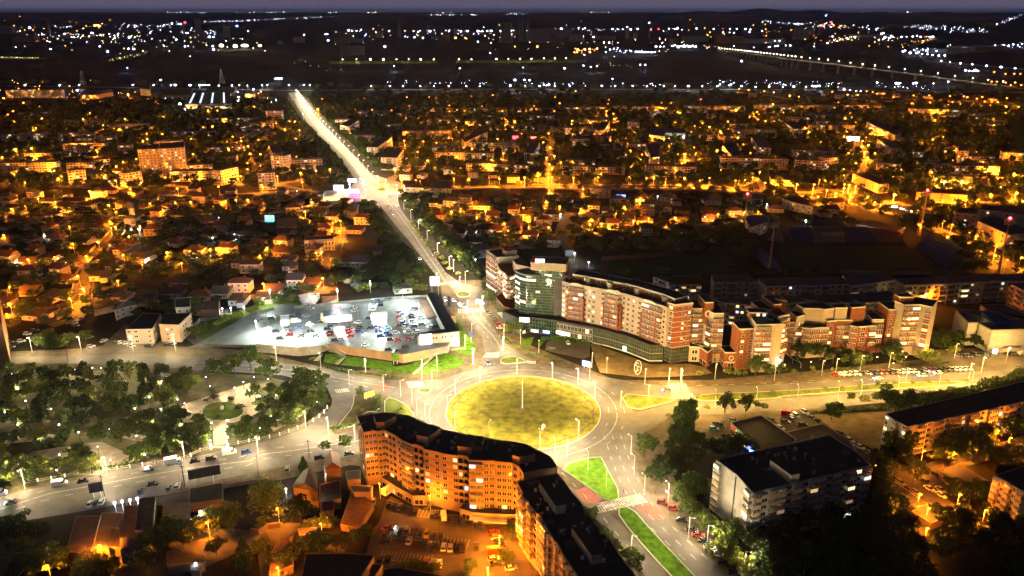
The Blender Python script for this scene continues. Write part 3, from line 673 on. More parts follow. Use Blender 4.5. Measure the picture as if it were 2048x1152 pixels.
penthouse(rl, 't1 215,85 250,110 355,95 320,75', HA, 2.8, 'cream'); penthouse(rl, 't1 315,190 345,230 480,262 400,160', HA - 4.2, 6, 'cream')
aw = GP('t1 165,700 240,780 250,735 205,690', 3.2); b = MB(); b.prism([(p.x, p.y) for p in aw], 3.1, 3.3, bottom=True); b.build('entrance_canopy', 'pole_metal', rl)

# curved cream and brick block above the podium
HM = HP + 21.0
fm = GP('t1 790,398 855,418 1000,440 1075,458 1205,480 1340,512 t2 105,300 215,320 300,345 415,380 560,425 645,462', HM)
bm = offs(fm, 12)
rm = thing('apartment_block', (*centre(fm)[:2], 0), 'curved cream block with red brick balconies standing on the glass podium', 'apartment block')
walls(rm, fm + bm[::-1], HP, HM, 'cream'); roofset(rm, fm + bm[::-1], HM, 'bitumen', .45, 'cream')
fc = Facade(rm, 31, .16, 'brick')
for (a, c), pt in zip(zip(fm, fm[1:]), ['ww', 'bbb', 'tt', 'w.w', 'bbb', 'wt', 'bb', 'tw', 'tw', 'bb', 'bt']): fc.row(a, c, HP + .3, 2.8, 7, pt)
for i in (1, 4, 6, 9):                         # brick piers beside the balcony stacks
    for q in (fm[i], fm[i + 1]):
        b = MB(); d = (fm[i + 1] - fm[i]).normalized(); n = Vector((d.y, -d.x, 0)); b.box((q.x + n.x * .6, q.y + n.y * .6, HP), (1.1, 1.4, 14), math.atan2(d.y, d.x)); b.build('pier', 'brick', rm)
    a, c = fm[i], fm[i + 1]; mid = (a + c) / 2; d = (c - a).normalized(); n = Vector((d.y, -d.x, 0)); L = (c - a).length      # arched gable over each stack
    b = MB(); A_ = []
    for k in range(9):
        t = math.pi * k / 8; A_.append((-math.cos(t) * L * .42, math.sin(t) * 1.5))
    vs = [(mid.x + d.x * x + n.x * w, mid.y + d.y * x + n.y * w, HM - .2 + z) for w in (1.2, .5) for x, z in A_]
    b.add(vs, [tuple(range(9)), tuple(range(9, 18))[::-1]] + [(j, j + 1, j + 10, j + 9) for j in range(8)]); b.build('gable', 'white_trim', rm)
sf = offs(fm[1:], 5.0); sb = offs(fm[1:], 14); HS = HM + 3.6
walls(rm, sf + sb[::-1], HM + .02, HS, 'brick', 'upper_storey'); roofset(rm, sf + sb[::-1], HS, 'bitumen', .5, 'white_trim')
for i, (a, c) in enumerate(zip(sf, sf[1:])): fc.row(a, c, HM + .4, 3, 1, 'W.w', 1.6, 1.7, .8)
for q in sf[1:-1:2]:
    b = MB(); b.tube((q.x, q.y - .5, HM), (q.x, q.y - .5, HS - .1), 1.8, n=10); b.build('bay', 'cream', rm)
fc.done()
rc = random.Random(5)
for i in range(16):                            # plants and clutter on the terrace
    k = rc.randrange(len(fm) - 2) + 1; q = L_(offs(fm, 2.2)[k], offs(fm, 2.2)[k + 1], rc.random()); b = MB()
    b.box((q.x, q.y, HM), (.8, .8, .6), rc.random(), 0); b.ball((q.x, q.y, HM + .9), .6, 1, 1, 6, 4); b.build('terrace_planter', ['brick', 'leaf_dark'], rm)

# brick corner tower with glass foot
HB2 = 31.5
ft = GP('t2 650,412 718,437 893,416', HB2); bt = offs(ft, 15)
r8 = thing('apartment_tower', (*centre(ft)[:2], 0), 'ten-storey red brick corner tower with a dark glass foot at the end of the podium', 'apartment tower')
walls(r8, ft + bt[::-1], 0, HB2, 'brick'); roofset(r8, ft + bt[::-1], HB2, 'bitumen', .6, 'white_trim')
fc = Facade(r8, 41, .25, 'brick'); fc.row(ft[0], ft[1], 8.9, 2.75, 8, 'W', 1.5, 1.5); fc.row(ft[1], ft[2], 8.9, 2.75, 8, '.ww', 1.2, 1.2); fc.done()
bands(r8, ft, 8.6, 2.75, 9, 'white_trim', .16, .10)
glasswall(r8, ft[0], ft[1], .4, 8.3, 'podium_glass', 5, 4); glasswall(r8, ft[1], ft[2], .4, 8.3, 'podium_glass', 9, 4)

# cream and brick terraced block with round medallion
def step(root, s, z0, h, m='cream', roof='bitumen', d=None, par=.35, pm='white_trim', nm='wall'):
    q = GP(s, h)
    if d: q = q + offs(q, d)[::-1]
    walls(root, q, z0, h, m, nm); roofset(root, q, h, roof, par, pm); return q
r9 = thing('apartment_block', (*G(1415, 690)[:2], 0), 'cream and brick block with a round medallion on its brick stair tower', 'apartment block')
HC = 27
q = step(r9, 't2 895,468 1003,466 1090,512 1190,512', 0, HC, 'cream', d=14)
fc = Facade(r9, 51, .3, 'brick'); fc.row(q[0], q[1], 5.5, 2.75, 7, 'bb'); fc.row(q[1], q[2], 5.5, 2.75, 6, '.b'); fc.row(q[2], q[3], 5.5, 2.75, 7, 'bb'); fc.done()
q = step(r9, 't2 1010,410 1095,408', 20, HC + 4.5, 'brick', d=12)
def ring_disc(root, a, c, z, r, m='white_trim', d=.3):
    a = Vector(a[:2]); c = Vector(c[:2]); t = (c - a).normalized(); mid = (a + c) / 2; n = Vector((t.y, -t.x)); b = MB(); N = 20
    for i in range(N):
        x0, x1 = 2 * math.pi * i / N, 2 * math.pi * (i + 1) / N
        vs = []
        for w in (0, d):
            for (rr, x) in ((r, x0), (r, x1), (r * .72, x1), (r * .72, x0)): vs.append((mid.x + t.x * rr * math.cos(x) + n.x * w, mid.y + t.y * rr * math.cos(x) + n.y * w, z + rr * math.sin(x)))
        b.add(vs, [(4, 5, 6, 7), (0, 1, 5, 4), (3, 2, 6, 7)])
    b.build('medallion', m, root)
ring_disc(r9, q[0], q[1], 25.5, 1.9)
r10 = thing('shop_pavilion', (*G(1440, 730)[:2], 0), 'low brick and cream zigzag shop pavilion with a round window below the medallion block', 'shop')
for s, h, m in (('t2 860,835 965,838', 8.2, 'cream'), ('t2 962,838 1033,890 1085,852', 8.4, 'brick'), ('t2 1085,852 1160,828', 8.2, 'cream'), ('t2 1155,828 1200,890 1330,888', 8.6, 'brick')):
    q = step(r10, s, 0, h, m, d=12)
    fc = Facade(r10, 61, .25)
    for a, c in zip(q, q[1:len(GP(s, h))]): fc.row(a, c, .2, 3.8, 1 if m == 'brick' else 2, 'W' * max(1, int((c - a).length / 3.5)), 1.8, 2.2, .5)
    fc.done()
ring_disc(r10, q[1], q[2], 5.6, 1.3); bands(r10, q[1:3], 3.2, 4, 1, 'white_trim', .4, .3)

# brick, cream and white blocks along the east boulevard
def combo(lab, base, parts, seed, lit=.2):
    r = thing('apartment_block', (*G(*P(base)[0])[:2], 0), lab, 'apartment block'); fc = Facade(r, seed, lit, 'brick')
    for (s, z0, h, m, d, pats, z1, nf) in parts:
        q = step(r, s, z0, h, m, d=d)
        for (a, c), pt in zip(zip(q, q[1:]), pats): fc.row(a, c, z1, 2.75, nf, pt)
    fc.done(); return r
combo('stepped brick and cream block with white side wall, standing just right of the round-window shops', 't3 350,840', [
    ('t3 118,402 190,474 338,468', 0, 22, 'brick', 13, ['', 'ww'], 5.6, 6), ('t3 282,330 350,430 500,428 608,420', 0, 25.5, 'cream', 11, ['', 'bb', '.'], 5.6, 7),
    ('t3 280,315 455,318', 25, 28, 'brick', 6, ['www'], 25.4, 1), ('t3 575,436 622,434', 4, 23.5, 'cream', 4, ['b'], 5.6, 6),
    ('t3 178,748 350,760 592,742', 0, 4.8, 'cream', 14, ['WW', 'W.W'], .2, 1)], 71, .28)
combo('tall cream and brick block with a square brick stair tower, behind the white-sided block', 't3 630,620', [
    ('t3 300,208 390,290 520,285', 0, 27, 'grey_panel', 12, ['', ''], 5, 7), ('t3 400,152 515,236 590,234', 0, 30, 'brick', 9, ['', ''], 5, 7), ('t3 560,350 665,330', 0, 26, 'cream', 10, ['b'], 5.6, 7)], 72, .3)
combo('row of stepped brick and cream terraces with glazed corner bays, above the lit terrace shops', 't3 1000,640', [
    ('t3 670,300 735,355 820,335', 0, 22, 'cream', 10, ['', 'w'], 5, 5), ('t3 735,235 800,272 960,278 1000,285 1098,275', 0, 25, 'cream', 10, ['', '', '', ''], 5, 6),
    ('t3 1060,240 1110,270 1225,270', 0, 25.2, 'cream', 10, ['', ''], 5, 6), ('t4 265,222 305,268 440,258', 0, 25.4, 'brick', 10, ['', ''], 5, 6),
    ('t3 665,405 800,408', 0, 18.5, 'brick', 8, ['bb'], 5.4, 4), ('t3 790,460 865,468 960,460 1035,458', 0, 16.5, 'cream', 10, ['b', 'b', 'b'], 5.4, 4),
    ('t3 960,375 1030,398 1118,392', 0, 19, 'brick', 8, ['', 'w'], 5.4, 5), ('t3 1120,385 1270,388', 0, 18.8, 'brick', 8, ['bb'], 5.4, 4),
    ('t4 0,425 30,450 78,452', 0, 16.2, 'brick', 8, ['', 'b'], 5.4, 4), ('t4 290,440 370,452 468,444 538,440', 0, 16.6, 'brick', 10, ['b', 'W', 'b'], 5.4, 4),
    ('t4 440,310 500,382 615,380', 0, 18.6, 'cream', 9, ['', 'w'], 5.4, 5), ('t4 495,400 610,398', 0, 17.6, 'brick', 7, ['b'], 5.4, 4),
    ('t3 610,590 900,612 1120,585 t4 450,590 620,545', 0, 5.2, 'cream', 14, ['WWW', 'WW', 'WWW', 'W'], .2, 1)], 73, .18)
combo('white and red-orange end block with a bay of balconies, above two glowing blue-white shop signs', 't4 800,600', [
    ('t4 562,212 662,285 808,286', 0, 24, 'brick', 12, ['', 'ww'], 5.4, 7), ('t4 720,205 812,240 960,238 1078,262', 0, 28, 'cream', 12, ['', 'bb', '.b'], 5.4, 8),
    ('t4 715,140 775,168 905,166', 27, 31, 'brick', 7, ['', ''], 28, 1), ('t4 600,545 700,560 1010,545', 0, 5.4, 'cream', 14, ['WW', 'WWW'], .2, 1)], 74, .14)
# shop signs
def lone_sign(s, z, h, m, lab, name='shop_sign', cat='sign', back='dark_metal'):
    a, c = GP(s, z); r = thing(name, ((a.x + c.x) / 2, (a.y + c.y) / 2, z - h / 2), lab, cat, 'lit shop signs')
    t = (Vector(c[:2]) - Vector(a[:2])).normalized(); rz = math.atan2(t.y, t.x); L = (c - a).length
    b = MB(); b.box((r.location.x, r.location.y, z - h / 2), (L, .3, h), rz); b.build('sign_box', back, r)
    b = MB(); b.box((r.location.x + t.y * .18, r.location.y - t.x * .18, z - h / 2 + .1), (L - .2, .05, h - .2), rz); b.build('lit_face', m, r); return r
lone_sign('t4 775,565 878,572', 6, 1.6, 'sign_white', 'wide blue-white glowing shop sign, the left one of the pair under the end block')
lone_sign('t4 922,558 990,560', 6, 1.6, 'sign_white', 'blue-white glowing shop sign, the right one of the pair under the end block')
lone_sign('t4 650,572 682,574', 6, 1.0, 'sign_pink', 'small pink neon sign above the terrace trees')
lone_sign('t4 790,536 815,540', 7, .8, 'sign_blue', 'tiny violet light box over the left blue-white sign')
lone_sign('t4 165,625 270,630', 4, 2.2, 'shop_light', 'bright warm shop window band behind the terrace trees')
lone_sign('t3 670,640 760,640', 4, 1.8, 'shop_light', 'glowing white shop front left end of the terrace shops')
lone_sign('t3 770,632 900,626', 4, 1.4, 'shop_light', 'long warm strip of shop light above the terrace garden')
lone_sign('t3 402,805 440,805', 3, 1.4, 'shop_light', 'small bright doorway light on the cream shop behind the round tree')
lone_sign('s4 835,815 895,825', 3, 3.0, 'sign_white', 'small glowing white kiosk panel in front of the dark hall')
b = MB(); q = GP('t4 760,590 1000,580 1020,640 840,655', 3.4); r = thing('terrace_canopy', (*centre(q)[:2], 0), 'pale flat canopy over the entrance below the two blue-white signs', 'canopy')
b.prism([(p.x, p.y) for p in q], 3.3, 3.5, bottom=True); b.build('canopy_roof', 'canvas', r)
for p in q: b = MB(); b.tube((p.x, p.y, 0), (p.x, p.y, 3.3), .1); b.build('post', 'pole_metal', r)
q = GP('t3 1000,640 1170,650 1090,750 1010,760', 3.4); r = thing('pergola', (*centre(q)[:2], 0), 'slatted brown pergola roof over the terrace between the trees', 'pergola')
for i in range(9):
    a, c = q[0].lerp(q[3], i / 8), q[1].lerp(q[2], i / 8); m = (a + c) / 2; b = MB() if i == 0 else b; b.box((m.x, m.y, 3.3), ((c - a).length, .9, .12), math.atan2(c.y - a.y, c.x - a.x))
b.build('slat_roof', 'rust_roof', r)
for p in q: b = MB(); b.tube((p.x, p.y, 0), (p.x, p.y, 3.3), .12); b.build('post', 'bark', r)
q = GP('t3 620,690 700,760 780,800 640,640', 2.6); r = thing('pergola', (*centre(q)[:2], 0), 'pale metal pergola frame under the white floodlight at the terrace corner', 'pergola')
b = MB()
for a, c in ((q[0], q[1]), (q[1], q[2]), (q[2], q[3]), (q[3], q[0])): b.tube(a, c, .12)
b.build('frame', 'pole_metal', r)
for p in q: b = MB(); b.tube((p.x, p.y, 0), (p.x, p.y, 2.6), .1); b.build('post', 'pole_metal', r)

# dark hall at the right with blue-grey roofs
rh = thing('concert_hall', (*G(1990, 690)[:2], 0), 'big dark hall with stepped blue-grey roofs and a faint painted front, at the right edge', 'hall')
q = step(rh, 's4 680,500 830,580 1198,570 1500,560', 0, 13, 'wall', 'slate', 36, .4, 'cream')
a, c = q[1], q[2]; sign(rh, L_(a, c, .05), L_(a, c, .55), 10.2, .7, 'white_trim', .15, 'faded_lettering')
q = step(rh, 's4 410,345 560,495 670,492', 0, 13, 'wall', 'blue_roof', 18, .4, 'cream'); q = step(rh, 's4 470,420 560,500 680,490', 0, 11, 'cream', 'blue_roof', 6)
b = MB(); w = GP('s4 705,370 870,490 1130,470 840,380', 15); b.prism([(p.x, p.y) for p in w], 13.3, [15.5, 14, 14, 15.5]); b.build('raised_roof', 'blue_roof', rh)
fc = Facade(rh, 5, .05); fc.row(G(*P('s4 840,830')[0]), G(*P('s4 1198,800')[0]), .2, 4, 1, 'WWWWWW', 2.4, 2.4, .5); fc.done()
q = GP('s4 945,790 1150,780 1180,730 990,740', 4); r = thing('entrance_canopy', (*centre(q)[:2], 0), 'flat canopy on posts in front of the dark hall', 'canopy'); b = MB(); b.prism([(p.x, p.y) for p in q], 3.6, 4.0, bottom=True); b.build('canopy_roof', 'cream', r)
for p in q: b = MB(); b.tube((p.x, p.y, 0), (p.x, p.y, 3.6), .15); b.build('post', 'cream', r)

# ---------------------------------------------------------------- the supermarket, its raised car park and walls
HD = 3.8
dk = GP('t7 70,735 300,755 545,783 815,757 900,735 1613,833 t8 380,860 575,825 700,800 900,760 1000,600 790,200 650,172 t7 1613,195 1340,222 1000,255 520,300 240,322 78,352', HD)
b = MB(); b.prism([(p.x, p.y) for p in dk], 0, HD, 0); me = b.mesh('parking_deck', ['concrete']); bm_tri(me); struct(obj('parking_deck', me))
sheet('parking_surface', None, 'deck_asphalt', HD + .01, dk)
rp2 = []
for s, z in (('c4 1080,908', .05), ('c4 1420,906', .3), ('c4 1472,893', HD), ('c4 1480,690', HD), ('c4 1478,752', HD), ('c4 1130,888', .4)): rp2.append(G(*P(s)[0], z))
b = MB(); b.add([tuple(p) for p in (rp2[0], rp2[1], rp2[2], rp2[3], rp2[5])], [(0, 1, 4), (1, 2, 4), (2, 3, 4)]); struct(b.build('ramp', 'deck_asphalt'))
def wallrun(name, s, h0, z0, w, m, lab, z=None, cat='wall'):
    line = GP(s, h0 if z is None else z); b = MB()
    for a, c in zip(line, line[1:]):
        mid = (a + c) / 2; b.box((mid.x, mid.y, z0), ((c - a).length + w * .8, w, h0 - z0), math.atan2(c.y - a.y, c.x - a.x))
    o = b.build(name, m); tag(o, lab, cat); return o
wallrun('retaining_wall', 't7 68,733 300,753 545,780 812,755', 4.7, 0, .4, 'concrete', 'grey concrete retaining wall holding the left half of the raised car park')
wallrun('retaining_wall', 't7 905,733 1613,832 t8 380,858 575,822 700,795', 4.7, 0, .4, 'beige_dark', 'long brown-grey retaining wall holding the right half of the raised car park, above the lawn')
wallrun('parapet_wall', 't7 80,350 240,320 520,298 1000,253 1340,220 1613,193 t8 650,170', HD + 1.3, HD, .3, 'concrete', 'low pale parapet along the rear edge of the raised car park')
wallrun('garden_wall', 'c4 1105,900 1180,882 1300,835 1400,785 1475,748', 1.6, 0, .3, 'concrete', 'pale low wall along the upper side of the car park ramp')
wallrun('garden_wall', 'c4 1115,770 1130,760 1150,735 1250,720 1380,712', 2.4, 0, .3, 'concrete', 'pale garden wall behind the small hedge garden, left of the ramp')
rs = thing('outdoor_stairs', tuple(G(*P('t7 860,740')[0], 0)), 'pale outdoor stairs running down from the raised car park between its two retaining walls', 'stairs')
A0 = P('t7 870,745')[0]; A1 = P('t7 1085,875')[0]; p0 = G(*A0, HD); p1 = G(*A1, 0); b = MB(); d = (p1 - p0); rz = math.atan2(d.y, d.x); Ld = Vector(d[:2]).length
for i in range(20): q = p0.lerp(p1, (i + .5) / 20); b.box((q.x, q.y, max(0, q.z - .35)), (Ld / 20 + .02, 2.6, .35), rz)
b.build('steps', 'concrete', rs); b = MB()
for sd in (-1.35, 1.35):
    o_ = Vector((-math.sin(rz), math.cos(rz), 0)) * sd; b.tube(p0 + o_ + Vector((0, 0, 1)), p1 + o_ + Vector((0, 0, 1)), .09)
b.build('handrail', 'pole_metal', rs)
sheet('path', 't7 975,975 1085,880 1120,885 1020,980', 'concrete'); sheet('path', 't7 730,935 800,870 840,860 790,940', 'concrete'); sheet('path', 't8 480,1090 790,815 820,815 520,1092', 'concrete')
HL = 9.3
rL = thing('supermarket', (*G(905, 690)[:2], 0), 'L-shaped supermarket with charcoal roof, white lit sign panel and glowing entrance', 'supermarket')
q = GP('t8 652,150 765,140 1025,592 545,638 548,626 868,568', HL)
walls(rL, q[:6], 0, HL, 'grey_panel'); roofset(rL, q, HL, 'slate', .3, 'dark_metal')
fA, fB = q[3], q[2]
fc = Facade(rL, 3, 0); fc.row(L_(fA, fB, .34), fB, 5.2, 3, 1, 'tt.tt.w.w', 1.3, 1.5, 1.0); fc.done()
sign(rL, L_(fA, fB, .37), L_(fA, fB, .52), .6, 2.8, 'shop_light', .12, 'lit_window'); sign(rL, L_(fA, fB, .54), L_(fA, fB, .76), .2, 3.6, 'shop_light', .12, 'glass_entrance'); sign(rL, L_(fA, fB, .78), L_(fA, fB, .99), 1.6, 2.2, 'shop_light', .12, 'lit_window')
sp = L_(fA, fB, .06), L_(fA, fB, .335)
sign(rL, *sp, 3.6, 6.0, 'sign_white', .3, 'sign_panel'); mp = L_(sp[0], sp[1], .43), L_(sp[0], sp[1], .47)
sign(rL, *mp, 7.0, .35, 'red_panel', .5, 'sign_mark'); sign(rL, *mp, 6.0, .35, 'sign_blue', .5, 'sign_mark'); sign(rL, L_(fA, fB, .07), L_(fA, fB, .17), 1.6, 1.8, 'win_cool', .3, 'poster_box')
sign(rL, q[5], L_(q[5], q[0], .18), 4.2, 3.5, 'shop_light', .12, 'lit_window')
q2 = GP('t8 565,238 652,226 765,430 665,446', HD + 3.4); walls(rL, q2, HD + 2.9, HD + 3.3, 'cream', 'canopy_edge'); roofset(rL, q2, HD + 3.4, 'rust_roof', .2, 'dark_metal', 'canopy_roof')
q3 = GP('t8 880,300 915,310 985,400 930,415', 5); walls(rL, q3, 0, 5, 'beige', 'side_wing'); roofset(rL, q3, 5, 'beige_dark', .15, 'dark_metal')
q4 = GP('t8 925,775 1065,765 1085,780 930,800', .8); walls(rL, q4, 0, .8, 'concrete', 'terrace_step')
for k in range(3):
    a, c = GP('t8 %d,%d %d,%d' % (905 + 35 * k, 850 - 0 * k + 12 * k, 985 + 35 * k, 805 + 12 * k), .3); paint(a, c, .8, .36)
# things on the raised car park
def canopy_thing(name, s, z, zr, mroof, lab, posts=True, th=.35):
    q = GP(s, z); r = thing(name, (*centre(q)[:2], zr), lab, 'canopy'); b = MB(); b.prism([(p.x, p.y) for p in q], z - th, z, bottom=True); b.build('canopy_roof', mroof, r)
    if posts:
        for p in q:
            c = centre(q); p = p.lerp(Vector((c.x, c.y, z)), .08); b = MB(); b.tube((p.x, p.y, zr), (p.x, p.y, z - th), .12); b.build('post', 'pole_metal', r)
    return r
canopy_thing('trolley_shelter', 't7 278,290 515,278 520,385 280,410', HD + 3.2, HD, 'slate', 'dark slatted shelter at the upper left corner of the raised car park')
canopy_thing('trolley_shelter', 't7 833,350 1160,320 1165,385 848,414', HD + 3.2, HD, 'slate', 'long dark ribbed shelter in the middle of the raised car park')
r = canopy_thing('car_wash', 't7 848,414 1165,385 1185,470 865,490', HD + 2.6, HD, 'grey_panel', 'grey-white roofed stand with a red panel, in front of the long dark shelter')
canopy_thing('white_kiosk', 't8 10,375 190,362 205,385 20,400', HD + 3.2, HD, 'canvas', 'bright white kiosk canopy in the middle of the parked cars on the raised lot')
o = tag(sheet('x', 't7 962,415 1060,410 1065,465 970,475', 'red_panel', HD + 3.3), 'red advertising sheet on the grey roof between shelter and floodlight', 'sign'); o.name = 'advertising_sheet'; del o['kind']; o['kind'] = 'thing'
def shed(name, s, h, z, m, lab, roof='canvas', cat='kiosk'):
    q = GP(s, z + h); r = thing(name, (*centre(q)[:2], z), lab, cat); walls(r, q, z, z + h, m); roofset(r, q, z + h, roof, .15, m); return r, q
r, q = shed('kiosk', 't8 5,400 195,390 190,470 40,485', 2.8, HD, 'canvas', 'white kiosk body under the white canopy on the raised lot')
r, q = shed('kiosk', 't7 345,405 450,400 455,470 350,475', 2.6, HD, 'cream', 'small cream stand below the dark shelter at the left of the raised lot')
r, q = shed('info_booth', 't7 812,385 835,380 845,440 820,445', 2.6, HD, 'yellow_paint', 'narrow yellow booth beside the long dark shelter', cat='booth')
# white houses and yellow office near the lot
def house_at(name, roofpx, h, m, roof, lab, rh=1.8, pats=None, nf=2, z0=.6, par=None, color=None, fh=2.8, kind='hip', cat='house', group=None, lit=.08):
    q = GP(roofpx, h); r = thing(name, (*centre(q)[:2], 0), lab, cat, group); w_ = walls(r, q, 0, h, m)
    if color: w_.color = (*color, 1)
    if kind == 'flat': roofset(r, q, h, roof, .3, m if not color else 'white_trim')
    else:
        c = centre(q); e = [p + (p - Vector((c.x, c.y, h))).normalized() * .5 for p in q]; b = MB()
        if kind == 'gable' and len(q) == 4:
            a_ = (e[0] + e[1]) / 2 + Vector((0, 0, rh)); b_ = (e[2] + e[3]) / 2 + Vector((0, 0, rh)); b.add([*e, a_, b_], [(0, 4, 5, 3), (1, 2, 5, 4), (0, 1, 4), (2, 3, 5), (0, 3, 2, 1)])
        elif len(q) == 4:
            a_ = (e[0] + e[1]) / 2; b_ = (e[2] + e[3]) / 2; a2 = a_.lerp(b_, .3) + Vector((0, 0, rh)); b2 = a_.lerp(b_, .7) + Vector((0, 0, rh))
            if (e[1] - e[0]).length > (e[2] - e[1]).length:
                a_ = (e[0] + e[3]) / 2; b_ = (e[1] + e[2]) / 2; a2 = a_.lerp(b_, .3) + Vector((0, 0, rh)); b2 = a_.lerp(b_, .7) + Vector((0, 0, rh)); b.add([*e, a2, b2], [(0, 1, 5, 4), (1, 2, 5), (2, 3, 4, 5), (3, 0, 4), (0, 3, 2, 1)])
            else: b.add([*e, a2, b2], [(0, 1, 4), (1, 2, 5, 4), (2, 3, 5), (3, 0, 4, 5), (0, 3, 2, 1)])
        b.build('roof', roof, r)
    if pats:
        fc = Facade(r, int(q[0].x) % 97, lit, 'cream')
        for (a, c), pt in zip(zip(q, q[1:] + q[:1]), pats): fc.row(a, c, z0, fh, nf, pt, 1.2, 1.2)
        fc.done()
    return r
house_at('office_building', 's8 1225,485 1485,480 1570,330 1400,325', 8.6, 'cream', 'bitumen', 'three-storey yellowish office building with dark roof beside the west boulevard', 1.2, ['WW.w', 'w.w'], 3, .4, kind='flat', cat='office')
house_at('office_building', 's8 1550,435 1745,440 1865,325 1610,330', 10, 'beige', 'rust_roof', 'brownish office with pink-red roof and blue glass band, right of the yellow office', 1, ['.ww.', '.ww.w'], 3, .4, kind='flat', cat='office')
house_at('white_house', 's8 1115,300 1215,260 1330,240 1215,215', 6.2, 'plaster', 'slate', 'white gabled house with dark roof, left behind the yellow office', 2.2, ['ww', 'w'], 2, .6, color=(1, 1, 1), kind='gable')
house_at('white_house', 's8 1710,270 1855,265 1850,170 1705,185', 7, 'plaster', 'bitumen', 'narrow white house with big black flat roof behind the pink-roofed office', 0, ['ww'], 2, .6, color=(1, 1, 1), kind='flat')
house_at('white_house', 't8 285,105 485,90 450,32 262,60', 3.6, 'plaster', 'slate', 'low white house with grey hipped roof beyond the raised car park, beside bright bushes', 1.4, ['.w'], 1, .6, color=(1, 1, 1))
house_at('dark_house', 't7 620,260 720,250 800,150 560,175', 3.4, 'plaster', 'tile', 'brown-roofed house touching the rear wall of the raised car park', 2.4, ['w'], 1, .6, color=(.9, .88, .8))
house_at('rust_shed', 't7 840,275 1010,215 1000,180 830,190', 3, 'beige', 'rust_roof', 'orange-lit shed at the end of the bright lane behind the raised car park', .8, None, 1, cat='shed')
house_at('tower_block', 's8 -250,440 14,430 -10,140 -250,140', 24, 'beige_dark', 'bitumen', 'dull tower block cut by the left edge above the west boulevard', 1, None, 1, kind='flat', cat='apartment block')

# tall white totem sign and the dark billboards
r = thing('totem_sign', tuple(G(*P('t8 752,170')[0])), 'tall glowing white square sign on posts near the small roundabout', 'sign'); x, y, _ = r.location
b = MB(); b.box((x, y, 6), (6.2, .6, 6.2)); b.build('sign_frame', 'pole_metal', r); b = MB(); b.box((x, y - .35, 6.3), (5.8, .08, 5.6)); b.build('lit_face', 'sign_white', r); b = MB()
for dx in (-2, 2): b.tube((x + dx, y, 0), (x + dx, y, 6), .18)
b.build('post', 'pole_metal', r)
def billboard(s0, s1, z0, h, m, lab, posts=2, face='dark_metal', name='billboard'):
    a, c = G(*P(s0)[0]), G(*P(s1)[0]); r = thing(name, ((a.x + c.x) / 2, (a.y + c.y) / 2, 0), lab, 'billboard'); rz = math.atan2(c.y - a.y, c.x - a.x); mid = (a + c) / 2
    b = MB(); b.box((mid.x, mid.y, z0), ((c - a).length, .35, h), rz); b.build('board', face, r)
    t = (c - a).normalized(); b = MB(); b.box((mid.x + t.y * .2, mid.y - t.x * .2, z0 + .15), ((c - a).length - .3, .06, h - .3), rz); b.build('poster', m, r)
    for k in range(posts):
        p = a.lerp(c, (k + .5) / posts); b = MB(); b.tube((p.x, p.y, 0), (p.x, p.y, z0), .15); b.build('post', 'pole_metal', r)
    return r
billboard('t8 897,330', 't8 925,352', 1, 8, 'dark_metal', 'tall dark billboard seen edge-on beside the small roundabout')
billboard('t8 1135,715', 't8 1195,712', 3, 3, 'blue_roof', 'small dark blue and orange billboard on the bright lawn right of the supermarket', 1)
billboard('B 800,300', 'B 852,282', 1.2, 3.2, 'yellow_paint', 'orange-yellow billboard on the soil island left of the roundabout')
billboard('c5 300,1005 '.strip(), 'c5 340,1000', 2, 4, 'lawn', 'green and dark folded billboard standing below the retaining wall')
billboard('c5 1395,1020', 'c5 1440,1030', 1, 3, 'sign_blue', 'small blue-white slanted billboard at the kerb before the dry slope')
r = thing('lit_ornament', tuple(G(*P('t2 360,1105')[0])), 'tall pale oval ornament frame with curled figure, on the dry slope by two posts', 'ornament'); x, y, _ = r.location
b = MB()
pts = [Vector((x + 1.7 * math.sin(t), y, 4.2 + 3.8 * math.cos(t))) for t in [2 * math.pi * i / 18 for i in range(19)]]
for a, c in zip(pts, pts[1:]): b.tube(a, c, .12)
b.build('oval_frame', 'canvas', r); b = MB()
for (x0, z0, rr) in ((-.4, 5.8, .8), (.4, 3.8, .8), (-.3, 2.2, .5)):
    pp = [Vector((x + x0 + rr * math.cos(t), y, z0 + rr * math.sin(t))) for t in [5 * i / 8 for i in range(9)]]
    for a, c in zip(pp, pp[1:]): b.tube(a, c, .10)
b.build('curl', 'canvas', r); b = MB(); b.tube((x, y, 0), (x, y, .5), .3); b.build('foot', 'canvas', r)
